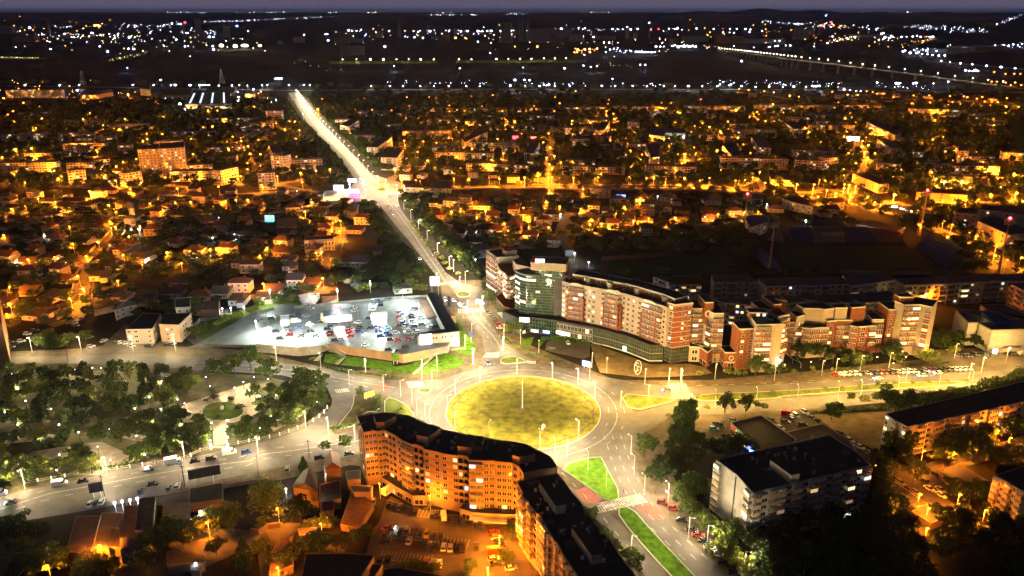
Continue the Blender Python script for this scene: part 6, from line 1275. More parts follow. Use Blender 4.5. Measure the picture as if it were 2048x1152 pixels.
for i, (c_, x0, y0, x1, y1, t) in enumerate((('c1', 80, 240, 200, 240, 210), ('c1', 1290, 215, 1322, 215, 155), ('c1', 1130, 190, 1158, 190, 110), ('c1', 1060, 215, 1120, 215, 195), ('c1', 1690, 245, 1750, 245, 215), ('c1', 1930, 250, 2010, 250, 222), ('c1', 480, 232, 560, 232, 215), ('c1', 0, 190, 70, 190, 150), ('c1', 1600, 255, 1625, 255, 238),
        ('c2', 0, 240, 60, 240, 215), ('c2', 60, 245, 130, 245, 220), ('c2', 210, 218, 245, 218, 182), ('c2', 335, 215, 355, 215, 120), ('c2', 0, 315, 105, 318, 265), ('c2', 525, 225, 570, 225, 208), ('c2', 585, 235, 630, 235, 202), ('c2', 655, 195, 672, 195, 168), ('c2', 1090, 240, 1210, 240, 165), ('c2', 1130, 238, 1240, 238, 200), ('c2', 1180, 215, 1330, 215, 172), ('c2', 1320, 240, 1400, 240, 200), ('c2', 1500, 228, 1590, 226, 208), ('c2', 1645, 220, 1662, 220, 158), ('c2', 1690, 222, 1712, 222, 190), ('c2', 1900, 262, 1950, 262, 222),
        ('c3', 0, 262, 25, 262, 222), ('c3', 60, 240, 200, 240, 210), ('c3', 250, 250, 400, 250, 215), ('c3', 400, 250, 640, 250, 228), ('c3', 700, 225, 780, 225, 170), ('c3', 830, 200, 850, 200, 160), ('c3', 1050, 215, 1250, 215, 200), ('c3', 1570, 310, 1700, 305, 285), ('c3', 1740, 300, 1900, 290, 275))):
    px_h(c_, x0, y0, x1, y1, t, 'plant_building', None, 'works building', 'grey_panel' if i % 3 else 'beige_dark')
for o in list(bpy.data.objects):
    if o.name.startswith('plant_building') and o.parent is None: auto(o, 'of the works beyond the river plain', 'dim works building', 'works building', 'works beyond the river plain')
p = G(680 + 955 / 2.88, 245 / 2.88); hh = ZT((0, 245 / 2.88), (0, 130 / 2.88)); r = thing('cooling_tower', tuple(p), 'pale waisted cooling tower of the works on the horizon', 'cooling tower'); b = MB(); n = 20; prof = [(0, 1.0), (.2, .86), (.45, .74), (.7, .70), (.88, .74), (1, .80)]; Rb = 38 * p.y / 1580 / 1.0 / 2.88 * 1.0
vs = [(p.x + Rb * w * math.cos(2 * math.pi * i / n), p.y + Rb * w * math.sin(2 * math.pi * i / n), hh * t) for t, w in prof for i in range(n)]; b.add(vs, [(j * n + i, j * n + (i + 1) % n, (j + 1) * n + (i + 1) % n, (j + 1) * n + i) for j in range(5) for i in range(n)]); b.build('shell', 'concrete', r); b = MB(); b.tube((p.x, p.y, hh - 3), (p.x, p.y, hh - 1), Rb * .76, n=16); b.build('rim', 'grey_panel', r)
for c_, x, yb, yt, rr in (('c2', 1033, 235, 120, 5), ('c2', 1046, 235, 122, 5), ('c2', 1083, 235, 122, 6), ('c1', 290, 205, 112, 5), ('c1', 1325, 240, 160, 3), ('c2', 345, 215, 118, 4), ('c3', 800, 215, 150, 4), ('c3', 830, 205, 160, 4), ('c2', 1780, 215, 135, 1.5), ('c1', 1065, 200, 120, 3)):
    cx, cy, k = CR[c_]; a = (cx + x / k, cy + yb / k); p = G(*a); h = ZT(a, (a[0], cy + yt / k)); r = thing('chimney_stack', tuple(p), None, 'chimney'); b = MB(); b.tube(p, p + Vector((0, 0, h)), rr * 1.3, rr, 10); b.build('shaft', 'grey_panel', r); b = MB(); b.tube(p + Vector((0, 0, h * .9)), p + Vector((0, 0, h * .94)), rr * 1.15, n=10); b.build('band', 'brick', r)
    auto(r, 'of the works beyond the river plain', 'tall chimney', 'chimney', 'works chimneys')
for s, lab in (('c1 480,490', 'lattice pylon at the near edge of the dark field, far left'), ('c1 1280,480', 'lattice pylon behind the market hall')):
    a = P(s)[0]; p = G(*a); h = ZT(a, (a[0], a[1] - 80 / 2.88)); r = thing('lattice_pylon', tuple(p), lab, 'pylon'); b = MB(); w0 = 5
    for dx, dy in ((-1, -1), (1, -1), (1, 1), (-1, 1)): b.tube((p.x + dx * w0, p.y + dy * w0, 0), (p.x + dx * .8, p.y + dy * .8, h), .35, n=4)
    for i in range(8):
        z0_, z1_ = h * i / 8, h * (i + 1) / 8; f0, f1 = w0 * (1 - i / 8) + .8 * i / 8, w0 * (1 - (i + 1) / 8) + .8 * (i + 1) / 8; b.tube((p.x - f0, p.y - f0, z0_), (p.x + f1, p.y - f1, z1_), .2, n=4); b.tube((p.x + f0, p.y - f0, z0_), (p.x - f1, p.y - f1, z1_), .2, n=4)
    b.build('lattice', 'pole_metal', r)
b = MB(); hl = []                               # low hills along the horizon at the upper right
for i in range(41):
    u = 1330 + i * 12; y = 42000; x = (u - 1024) / F * y / CP; hl.append((x, y, 50 + 170 * math.exp(-((i - 13) / 9) ** 2) + 60 * math.sin(i * .7)))
b.add([(x, y, -1) for x, y, z in hl] + hl + [(x, y + 6000, -1) for x, y, z in hl], [(i, i + 1, 42 + i, 41 + i) for i in range(40)] + [(41 + i, 42 + i, 83 + i, 82 + i) for i in range(40)]); struct(b.build('hills', 'field_soil'))
# ---------------------------------------------------------------- more trees through the town
rq = random.Random(33)
def tt(x, y, zone, h=(6, 10), kind='round', m=0, tone=None):
    if free(x, y, m - 4.5) and not any(inpoly(x, y, q) for q in APT) and not any(abs(x - a) < 6.5 and abs(y - b_) < 6.0 for a, b_ in OCC): tree(x, y, rq.uniform(*h), rq.uniform(3, 4.8), kind, tone or rq.choice(['leaf_green', 'leaf_dark', 'leaf_green']), zone)
scatter('F 0,400 700,400 690,455 640,590 560,590 520,560 400,640 0,645', 9.5, lambda x, y: rq.random() < .8 and tt(x, y, 'among the houses left of the long boulevard', (4, 7.5)), rq)
scatter('F 820,395 1480,395 1560,430 1500,520 1200,500 1000,500 940,480', 9.5, lambda x, y: rq.random() < .7 and tt(x, y, 'among the houses right of the long boulevard', (4, 8)), rq)
scatter('F 1180,500 1490,470 1520,490 1200,510', 9, lambda x, y: tt(x, y, 'among the houses right of the long boulevard'), rq)
scatter('c6 1600,330 1700,270 1800,300 1780,500 1640,500', 10, lambda x, y: tt(x, y, 'right of the stadium', (8, 12)), rq); trees_px('c6 1370,230 1480,240 1500,200 1635,345 1950,420 1980,380 1900,130 1330,200', 12, 6, zone='right of the stadium', tone='leaf_dark')
trees_px('c6 1600,620 1650,640 1690,600 1740,630 1560,600 1520,620', 11, 6.5, zone='in front of the ochre block', tone='leaf_dark'); trees_px('c6 370,590 420,600 480,610 530,600 300,560 1050,590 1100,600 1000,590 1240,570 180,560 640,600', 8, 4.5, zone='between the rear blocks')
trees_px('c6 500,500 560,500 640,500 700,500 820,495 340,480 c5 1640,500 1850,495', 6, 3.5, zone='at the near edge of the pitch'); trees_px('c6 720,200 760,210 1010,210 960,180', 9, 4.5, zone='behind the main stand', tone='leaf_dark')
scatter('F 0,205 560,200 600,260 700,350 690,380 0,380', 12.5, lambda x, y: rq.random() < .75 and tt(x, y, 'X'), rq)
scatter('F 620,195 2048,215 2048,440 1900,430 1700,385 760,355', 13, lambda x, y: rq.random() < .72 and tt(x, y, 'X', (7, 12)), rq)
scatter('F 600,183 2048,186 2048,206 640,206', 34, lambda x, y: rq.random() < .6 and tree(x, y, rq.uniform(7, 12), rq.uniform(5, 8), 'round', 'leaf_dark', 'X'), rq)
scatter('F 1500,385 2048,440 2048,550 1880,470 1700,420 1500,400', 14, lambda x, y: rq.random() < .6 and tt(x, y, 'X', (8, 13)), rq)
scatter('F 0,172 560,175 620,181 2048,181 2048,176 600,174 0,165', 40, lambda x, y: rq.random() < .6 and tree(x, y, rq.uniform(8, 13), rq.uniform(6, 9), 'round', 'leaf_green', 'X'), rq)
for L_e, sd in ((EB, 9), (EB, -9.5)):
    for p in resample(offs(L_e, sd), 13):
        if rq.random() < .7: tree(p.x, p.y, rq.uniform(5, 8), rq.uniform(2.6, 3.8), 'round', rq.choice(['leaf_green', 'leaf_lamplit']), 'X')
# the largest in the picture are trees of their own, the rest one far mass
vis = []
for t in TREES:
    u, v = PJ((t[0], t[1], t[7] + t[2] / 2)); d = math.hypot(t[0], t[1])
    if -60 < u < 2108 and -20 < v < 1230: vis.append((t[2] * t[3] / (d * d) * (1 if 0 < u < 2048 and v < 1160 else .4) * (3 if t[6] != 'X' else .3), t, u, v))
vis.sort(key=lambda q: -q[0]); one, rest = vis[:296], vis[296:]
for w_, (x, y, h, r0, kind, tone, zone, z), u, v in one:
    root = thing('poplar_tree' if kind == 'poplar' else 'conifer' if kind == 'conifer' else 'willow_tree' if kind == 'willow' else 'tree', (x, y, z), None, 'tree', None, rt_.uniform(0, 6.28))
    sx_ = h if kind == 'conifer' else r0 / .42 if kind != 'poplar' else r0 / .26
    near = 1; sd = rt_.randrange(5) if kind == 'round' else 0
    cr_ = obj('crown', CM[kind, tone, sd, near], root, None, None, 0, (sx_ * (1 if kind != 'conifer' else .62), sx_ * (1 if kind != 'conifer' else .62), h)); obj('trunk', TM[kind], root, None, None, 0, (h * .8, h * .8, h))
    lk = {'round': 'round tree', 'poplar': 'slim poplar', 'conifer': 'pointed conifer', 'willow': 'drooping willow'}[kind]; lk = {'leaf_lamplit': 'lamplit-toned ', 'leaf_dark': 'dark ', 'leaf_green': 'green '}[tone] + lk
    if h < 3: lk = 'low bush'
    auto(root, 'in the town' if zone in (None, 'X') else zone, lk, 'tree', 'trees of the town')
def mass(L, name, lab):
    V = {}
    for w_, (x, y, h, r0, kind, tone, zone, z), u, v in L:
        me = CM[kind, tone, rt_.randrange(2), 0]; co = np.empty(len(me.vertices) * 3); me.vertices.foreach_get('co', co); co = co.reshape(-1, 3)
        far = math.hypot(x, y) > 900; co = co[:len(co) // 4 * 4]
        if far: co = co.reshape(-1, 4, 3)[::2]; m_ = co.mean(1, keepdims=True); co = ((co - m_) * 1.35 + m_).reshape(-1, 3)
        a = rt_.uniform(0, 6.28); s_ = r0 / .42; X = (co[:, 0] * math.cos(a) - co[:, 1] * math.sin(a)) * s_ + x; Y = (co[:, 0] * math.sin(a) + co[:, 1] * math.cos(a)) * s_ + y; V.setdefault(tone, []).append(np.stack([X, Y, co[:, 2] * h], 1))
    vs = []; mi = []; ms = sorted(V)
    for i, k in enumerate(ms): c = np.concatenate(V[k]); vs.append(c); mi.append(np.full(len(c) // 4, i))
    v = np.concatenate(vs); mi = np.concatenate(mi); me = bpy.data.meshes.new(name); me.vertices.add(len(v)); me.vertices.foreach_set('co', v.ravel()); me.loops.add(len(v)); me.loops.foreach_set('vertex_index', np.arange(len(v)))
    me.polygons.add(len(mi)); me.polygons.foreach_set('loop_start', np.arange(0, len(v), 4)); me.polygons.foreach_set('loop_total', np.full(len(mi), 4))
    for k in ms: me.materials.append(MT[k])
    me.polygons.foreach_set('material_index', mi); me.update(); o = obj(name, me); tag(o, lab, 'trees', None, 'stuff')
mass(rest, 'treetops', 'many dark treetops between the far apartment slabs and houses')
# ---------------------------------------------------------------- lamps
rl_ = random.Random(77)
def plight(parent, loc, col, power, rad=.35, spot=None):
    k = (tuple(col), power, rad, spot)
    if k not in LD:
        l = bpy.data.lights.new('lamp_light', 'SPOT' if spot else 'POINT'); l.color = col; l.energy = power; l.shadow_soft_size = rad
        if spot: l.spot_size = R(spot); l.spot_blend = .35
        LD[k] = l
    o = bpy.data.objects.new('lamp_light', LD[k]); COL.objects.link(o); o.parent = parent; o.location = loc; return o
LD = {}
POLES = {}
def pole_mesh(h, arm, m='pole_metal', both=False):
    k = (h, arm, m, both)
    if k not in POLES:
        b = MB(); b.tube((0, 0, 0), (0, 0, h), .13, .08, 7)
        if arm:
            b.tube((0, 0, h - .1), (0, -arm, h + .25), .06, .05, 5)
            if both: b.tube((0, 0, h - .1), (0, arm, h + .25), .06, .05, 5)
        POLES[k] = b.mesh('pole', [m])
    return POLES[k]
HEADS = {}
def head_mesh(m, r):
    k = (m, round(r, 2))
    if k not in HEADS: b = MB(); b.ball((0, 0, 0), r, 0, .55, 8, 5); HEADS[k] = b.mesh('lamp_head', [m])
    return HEADS[k]
def lamp(x, y, h, arm, headm, hr, col, power, zone, look, name='street_lamp', rz=0, polem='pole_metal', group='street lamps', z=0, both=False, rad=.35, dz=-.5, lab=None, spot=None):
    r = thing(name, (x, y, z), lab, 'street lamp' if 'street' in name or 'boulevard' in name else name.replace('_', ' '), group, rz)
    obj('pole', pole_mesh(h, arm, polem, both), r)
    for s_ in ((-1, 1) if both else (-1,)):
        obj('lamp_head', head_mesh(headm, hr), r, None, (0, s_ * arm, h + .25))
        if power: plight(r, (0, s_ * (arm + .1), h + dz), col, power, rad, spot)
    if not lab: auto(r, zone, look, r['category'], group)
    return r
SOD = (1.0, .265, .010)
PW_O, PW_B, PW_P, PW_F = 30000, 9500, 1700, 26000
def heads(s, h=8.0, z=0):                      # the picture gives the lit head; the pole stands under it
    return [G(u, v, h) for u, v in P(s)]
for p in heads(ORL.replace('\n', ' ')):
    d = math.hypot(p.x, p.y); s_ = max(1, min(4.5, (d / 650) ** 1.4)); far = d > 1150
    zn = 'among far slabs' if d > 1000 else 'in the middle town' if d > 640 else 'in the nearer streets'
    zn += ' left of the boulevard' if p.x < -.27 * (p.y - 380) - 20 else ' right of the boulevard'
    lamp(p.x, p.y + 1.2, 7.75, 1.2, 'lamp_orange', .35 + d * .0007, SOD, PW_O * s_ * (.85 if d < 800 else 1.1) * rl_.uniform(.6, 1.3) // 1000 * 1000, zn, 'orange sodium lamp', spot=None if d < 700 or rl_.random() < .55 else 166)
for s, lab in (('s5 790,597', 'orange lamp half hidden by the yard trees left of the round tree'), ('s5 1367,480', 'orange lamp on a tall pole by the cream yard wall'), ('s5 1723,605', 'orange lamp beside the garage row and the dark round tree'), ('s5 1367,965', 'orange lamp at the bottom edge beside the brown roof'), ('s5 330,785', 'orange lamp in front of the cream gatehouse wing'), ('s6 1072,820', 'orange lamp between the long workshop roof and the gatehouse'),
               ('s6 500,1045', 'orange lamp glowing inside the bottom left tree'), ('s7 1700,635', 'orange lamp on a pole above the parked red and yellow cars'), ('s7 1567,1000', 'orange lamp at the lower end of the car park'), ('s3 808,515', 'orange lamp among the trees before the long black-roofed block'), ('s3 1088,445', 'orange lamp right of the big tree at the long black-roofed block'),
               ('s3 395,877', 'orange lamp on the lane between parked cars at lower right'), ('s3 40,655', 'orange lamp in the yellow tree at the corner of the grey panel block'), ('s3 450,1140', 'orange lamp in the dark lower right yard'), ('s3 420,545', 'orange lamp hidden behind shrubs at the end of the long black-roofed block'), ('s3 650,560', 'orange lamp hidden under the big tree by the long block'), ('s3 990,390', 'orange lamp behind the tree against the long block wall'), ('s7 905,180', 'unseen orange lamp added low on the facade of the curved block above the parked cars'), ('s7 330,40', 'unseen added orange lamp at the left end of the curved block shops'), ('s8 60,330', 'orange lamp at the gate by the left tower block'), ('s3 460,985', 'added orange lamp by the hut at the end of the row garage'), ('s3 700,880', 'added orange lamp over the lane right of the cars at lower right'), ('s3 900,1000', 'added orange lamp far down the lane near the bottom right corner'), ('s3 230,1000', 'added orange lamp in the small yard behind the hut at lower right')):
    p = heads(s, 7)[0]; lamp(p.x, p.y + 1, 6.75, 1.0, 'lamp_orange', .30, SOD, (6500 if 's7 905' in s or 's7 330' in s else 40000) if 's7' in s else 9500, '', '', lab=lab)  # facade lamps and the last lower-right ones are added to brighten dark ground
TLm = MB(); rk = random.Random(55); TLp = []
for s_, n_ in (('F 0,205 560,202 620,300 690,380 0,380', 70), ('F 620,198 2048,212 2048,440 1900,430 1700,385 760,355', 190), ('F 0,385 700,392 640,560 0,600', 24), ('F 820,395 1500,395 1500,450 960,480', 20), ('F 0,183 560,181 560,200 0,205', 14)):
    po = GP(s_); k_ = 0; pv = P(s_); us = [q[0] for q in pv]; vs_ = [q[1] for q in pv]
    while k_ < n_:
        u, v = rk.uniform(min(us), max(us)), rk.uniform(min(vs_), max(vs_)); p = G(u, v, 7)
        if not inpoly(p.x, p.y, po) or any(inpoly(p.x, p.y, q) for q in APT): continue
        k_ += 1; d = math.hypot(p.x, p.y); TLm.ball((p.x, p.y, 7), .25 + d * rk.uniform(.0003, .0006), 0, .6, 6, 4); TLm.tube((p.x, p.y, 0), (p.x, p.y, 6.8), .1, n=4, m=1); TLp.append((p, d))
tl = TLm.build('street_lights', ['lamp_orange', 'pole_metal']); tag(tl, 'the many further orange street lamps among the far slabs and houses', 'street lamps', None, 'stuff')
for p, d in TLp: plight(tl, (p.x, p.y, 6.2), SOD, round(PW_O * min(3.5, max(.5, (d / 800) ** 1.3)) * rk.uniform(.4, 1), -4) + 5000, .4)
# pale boulevard lamps
BLV = (1, .76, .42); YLV = (1, .58, .15)
def poles(s, col, pw, zone, look, h=8.6, headm='lamp_warm', hr=.16, flip=False, rz=None):
    for p in GP(s):
        a = math.atan2(RC.y - p.y, RC.x - p.x) + math.pi / 2 if rz is None else rz
        lamp(p.x, p.y, h, 1.6, headm, hr, col, pw, zone, look, 'boulevard_lamp', a, group='pale lamps on the boulevards')
poles('C 391,207 571,168 743,186 868,216 950,292 233,354 267,437 434,488 682,534 871,484 756,577 271,274', BLV, PW_B * .98, 'round the edge of the grass circle', 'pale slim-poled lamp', rz=None)
poles('B 730,225 897,250 1083,192 1133,226 1035,310 1060,372 980,277 1100,402', BLV, PW_B * .6, 'at the west mouth of the roundabout', 'pale slim-poled lamp')
poles('B 810,165 590,135 375,107 t8 1190,970 775,1052 605,1090 D -160,575 E -900,190', BLV, PW_B * .95, 'along the west boulevard kerb', 'pale slim-poled lamp', rz=0)
poles('s8 315,705 795,695 1305,715 1715,705 -200,720', BLV, PW_B * 1.2, 'on the west boulevard past the offices', 'pale curved-pole lamp', rz=0)
poles('c5 945,855 1040,888 1145,950 1450,1025 1535,1055 1755,1120 1960,1118', YLV, PW_B * .42, 'along the kerb below the glass podium', 'added warm slim-poled lamp', rz=0)
poles('c5 765,1000 720,920 940,930 760,850 810,720', BLV, PW_B * 1.1, 'at the north mouth of the roundabout', 'pale slim-poled lamp')
poles('D 560,192 850,200 1080,175 E 420,150 560,135 730,95 880,90 300,165', YLV, PW_B * .45, 'along the north kerb of the east boulevard', 'added warm slim-poled lamp', rz=0)
poles('D 560,335 760,322 960,308 1160,292 E 420,285 600,266 800,246 960,232', YLV, PW_B * 1.6, 'along the south kerb of the east boulevard', 'added warm slim-poled lamp', rz=3.14)  # lamps added to brighten the roadway, kept away from the facades
poles('D 335,215 395,225 400,300 235,300 440,345 100,330', YLV, PW_B * 1.35, 'at the east mouth of the roundabout', 'added warm slim-poled lamp', rz=0)
poles('E 1130,110 1010,160 640,215 950,190', YLV, PW_B * 1.3, 'far along the east boulevard', 'added warm slim-poled lamp', rz=0)
poles('D 150,560 165,660 215,760 330,850 30,720 -60,640 330,800', BLV, PW_B * .7, 'at the south-east mouth of the roundabout', 'pale slim-poled lamp')
poles('D 430,970 520,1010 700,1140 150,1060', BLV, PW_B * .6, 'along the parked cars of the south-east boulevard', 'pale slim-poled lamp', rz=1)
poles('A 128,708 548,640 942,560 B 518,430 628,462 285,560 757,500', BLV, PW_B * 1.45, 'along the park side of the lower boulevard', 'pale slim-poled lamp', rz=0)
poles('c5 655,470 690,570 560,545 735,712 822,690', BLV, PW_B * 1.3, 'at the small roundabout', 'pale slim-poled lamp')
k = 0
for L, sd in ((NB[::3], 9.5),):
    for i, p in enumerate(offs(L, sd)): lamp(p.x, p.y, 8.6, 1.5, 'lamp_warm', .15 + p.y * .0002, BLV, PW_B * 2.2, 'along the far long boulevard' if p.y > 720 else 'along the near long boulevard', 'pale lamp', 'boulevard_lamp', 1.2, group='pale lamps on the boulevards')
for p in GP('c5 150,45 330,20 60,40 c2 60,1110 130,1080'): lamp(p.x, p.y, 8.6, 1.2, 'lamp_white', .5, WHITE, PW_B * 1.2, 'at the orange-white crossing', 'bright white lamp', 'boulevard_lamp', 0, group='pale lamps on the boulevards')
for s, w in (('c2 1063,1075 1140,1065 1200,1072', 16000), ('c3 830,1085 700,1110 1000,1130 c6 1000,110 1180,140 1400,260 1560,330 1750,420 1900,470', 9000)):
    for p in GP(s): lamp(p.x, p.y, 8.6, 1.2, 'lamp_orange', .45, SOD, w, 'on the orange boulevard', 'strong extra orange lamp', 'street_lamp')  # extra lamps put in to strengthen the boulevard light
for i, p in enumerate(resample(EB, 36)):
    if 560 < p.y < 900 or p.x > 0: lamp(p.x, p.y + 7, 8.6, 1.5, 'lamp_orange', .4, SOD, 42000, 'along the wide orange boulevard', 'added orange lamp', 'boulevard_lamp', 0, spot=140, group='added orange boulevard lamps')  # lamps added at even spacing so the whole boulevard glows
for i, p in enumerate(resample(WS, 42)): lamp(p.x, p.y + 5, 8, 1.2, 'lamp_orange', .35, SOD, 18000, 'along the long orange street on the left', 'added orange lamp', 'street_lamp', 0, spot=140)  # likewise added at even spacing to brighten this street
# park lamps
PKL = 'A 575,93 515,92 697,125 820,170 1048,138 1070,185 1240,162 1195,192 1270,205 623,207 520,230 610,258 688,300 173,305 335,342 905,252 940,272 922,328 920,388 1078,372 1075,405 1160,358 1158,390 1070,460 1160,443 885,472 695,438 558,402 205,462 497,492 302,533 562,560 288,612 40,580 737,535 25,318 B 168,233 237,242 283,217 263,180 332,190 293,275 280,322 372,270 435,207 470,300 345,370 293,430 570,300 565,247 133,393 50,490 137,475'
for p in heads(PKL + ' A 90,200 200,180 300,220 400,170 130,260 260,300 380,260 450,330 90,380 300,380 400,420 760,240 820,300 780,370 60,120 250,120 640,160 900,170 470,90 380,100', 4.2): lamp(p.x, p.y, 3.95, 0, 'lamp_violet', .24, (1, .80, .50), PW_P, 'in the park', 'small globe lamp', 'park_lamp', 0, 'dark_metal', 'globe lamps in the park', rad=.3, dz=.9)
for p in heads('t3 620,815 875,785 1240,685 1250,735 t4 280,683 290,733 550,740 775,630 790,685 825,740 705,800', 3.6): lamp(p.x, p.y, 3.35, 0, 'lamp_warm', .3, (1, .6, .2), 380, 'on the restaurant terrace', 'warm globe lamp', 'terrace_lamp', 0, 'dark_metal', 'lamps of the terrace', rad=.3, dz=.9)
for p in heads('t4 120,610 350,610 520,600 640,600', 4.4): lamp(p.x, p.y - 2, 4.1, 0, 'lamp_orange', .2, (1, .42, .06), 700, 'before the terrace shops', 'orange wall-side lamp', 'terrace_lamp', 0, 'dark_metal', 'lamps of the terrace', rad=.3, dz=.3)
# floodlights
def flood(s, h, col, pw, lab, headm='lamp_white', hr=.45, z=0, base=False, name='floodlight'):
    p = G(*P(s)[0]) if base else heads(s, h)[0] ; x, y = p.x, p.y
    return lamp(x, y, h - z - .2, 0, headm, hr, col, pw, '', '', name, 0, 'pole_metal', 'floodlights', z, lab=lab, dz=-.7)
for s, lab in (('t7 1030,500', 'central glaring floodlight over the parked cars on the raised lot'), ('t7 1390,150', 'white floodlight pole at the rear edge of the raised lot'), ('t7 240,250', 'white floodlight pole at the left rear corner of the raised lot'), ('t7 1015,245', 'small white lamp on the rear parapet of the raised lot'),
               ('t7 80,620', 'floodlight at the left side of the raised lot'), ('t7 700,640', 'floodlight over the front of the raised lot, right of the stairs'), ('t7 390,640', 'floodlight over the front left of the raised lot'), ('t7 1480,640', 'floodlight over the front right of the raised lot'), ('t8 560,420', 'floodlight before the brown canopy on the raised lot'), ('t8 380,260', 'floodlight between rear cars on the raised lot')):
    p = G(*P(s)[0], HD); lamp(p.x, p.y, 7.5, 0, 'lamp_white', .28, (.86, 1, .92), 17000 if 'central' not in lab else 34000, '', '', 'floodlight', 0, 'pole_metal', 'floodlights', HD, lab=lab)
for i, s in enumerate(('s6 1245,355', 's6 1325,340', 's6 1410,325', 's6 1490,308')): flood(s, 5, (.75, .8, 1), 1500, '%s of the four blue-white floodlights in a row by the lower boulevard' % ['first', 'second', 'third', 'fourth'][i], 'lamp_violet', .45)
flood('s5 740,505', 7, (.85, .88, 1), 1800, 'single white floodlight between the yard trees', 'lamp_violet', .5); flood('t3 578,768', 7, (.8, .85, 1), 500, 'blue-white floodlight at the corner of the terrace', 'lamp_white', .5)
flood('s5 700,930', 3.5, WHITE, 900, 'white lamp over the small hut in the dark yard', 'lamp_white', .4); flood('s5 1440,320', 4, COOL, 1400, 'cold white lamp left of the pointed house', 'lamp_white', .5); flood('s5 1770,200', 4, COOL, 900, 'cold lamp in the gap beside the narrow pointed house', 'lamp_white', .3)
flood('c5 1352,362', 6, WHITE, 5000, 'white lamp at the near corner of the lit lorry yard'); flood('c5 1432,415', 4, COOL, 1200, 'cold white lamp in the trees right of the tower'); flood('c6 760,175', 8, WHITE, 3000, 'white lamp beside the stadium trees'); flood('c6 410,125', 7, COOL, 2000, 'white lamp left of the blue-roofed stadium building')
flood('c6 535,82', 7, WHITE, 2500, 'white-pink lamp on the villa row'); flood('c6 1100,215', 5, COOL, 2000, 'white lamp on the stadium annex'); flood('c4 800,225', 5, COOL, 5000, 'blue-white lamp lighting the church garden', 'lamp_violet', .8); flood('c4 755,225', 3, (.7, 1, .8), 2500, 'greenish lamp lighting the church wall')
for i, s in enumerate(('c4 255,255', 'c4 333,395', 'c4 380,418', 'c4 1260,160', 'c4 1225,275', 'c4 755,370', 'c4 855,395', 'c4 615,80', 'c4 1280,683', 'c4 1328,678', 'c4 1405,678', 'c4 1210,380', 'c4 90,415', 'c4 1132,390', 'c4 1350,255', 'c4 1360,285', 'c4 970,285', 'c5 785,243', 'c5 1272,138', 'c5 780,400 '.strip(), 'c5 1955,275', 'c5 1830,35', 'c5 1075,270', 'c6 20,270', 'c6 40,160', 'c6 180,155', 'c1 310,985', 'c1 1710,1100', 'c1 630,1040', 'c3 45,785', 'c3 200,845')):
    p = heads(s, 4)[0]; lamp(p.x, p.y, 3.8, 0, 'lamp_white', .45, COOL, 1300, 'in the gardens of the middle town', 'cold white yard lamp', 'yard_lamp', 0, 'pole_metal', 'white yard lamps')
for s, lab in (('c3 1560,1045', 'left one of two glaring lamps before the blazing yellow building'), ('c3 1660,1045', 'right one of two glaring lamps before the blazing yellow building')): flood(s, 9, (1, .55, .12), 26000, lab, 'lamp_orange', 1.3)
for i, s in enumerate(('c2 1905,785', 'c2 1980,790')): flood(s, 7, COOL, 9000, ['left', 'right'][i] + ' one of two white floodlights at the school-like building', 'lamp_white', .9)
# far lamps: the white row at the edge of town, the works and the villages beyond
def farl(s, h, col, pw, headm, zone, look, name, r0=1.0, both=False):
    for p in heads(s, h):
        d = math.hypot(p.x, p.y); b_ = lamp(p.x, p.y, h - .25, 0, headm, r0 * d * .00060 * rl_.choice([.6, .8, 1, 1, 1.5]), col, pw * rl_.uniform(.6, 1.5) // 500 * 500 if pw else 0, zone, look, name, 0, 'pole_metal', 'far lights', rad=.6)
row = 'c1 145,490 343,492 455,490 765,488 885,490 1260,493 1337,493 1378,490 1425,492 1510,492 1540,490 1665,490 1750,490 1785,490 c2 ' + ' '.join('%d,495' % x for x in (180, 287, 363, 463, 541, 626, 727, 805, 980, 1066, 1150, 1238, 1323, 1411, 1508, 1585, 1685, 1768, 1865, 1930, 2010)) + ' c3 80,495 163,495 250,497 388,495 470,500 548,498 627,500 690,497 762,500 890,495'
farl(row, 9, (.95, .92, .75), 11000, 'lamp_far_white', 'of the straight row at the edge of town', 'white lamp', 'edge_lamp', 1.0)
farl('c1 1583,452 1595,452 1607,452 1620,452 1150,490 1165,490 1180,490 1195,490 1205,490 985,490 1010,490 1095,490 1040,600 1065,628 1370,530 1375,560 1372,580 1460,515 1590,575 1745,655 1035,598 925,460 c2 1007,460 1062,460 1093,462 1175,488 1190,490 1203,488 980,490 1570,455 c3 285,470 320,490 265,485 330,485 800,495 815,497 830,495 840,495 980,515 1015,520 1050,525 1075,525 1170,475 1280,480 1295,480 1380,480 1395,478 1495,480 1580,470', 10, COOL, 9000, 'lamp_far_white', 'near the market hall and the viaduct foot', 'white floodlight', 'far_floodlight', 1.3)
farl('c2 15,342 95,342 175,342 250,342 325,342 395,342 465,342 540,342 685,342 757,342 900,340 970,340 1037,338 1103,338 1175,336 1238,336 1303,336', 9, (1, .85, .40), 22000, 'lamp_far_warm', 'on the lit road in the dark plain', 'yellowish lamp', 'plain_lamp', .9)
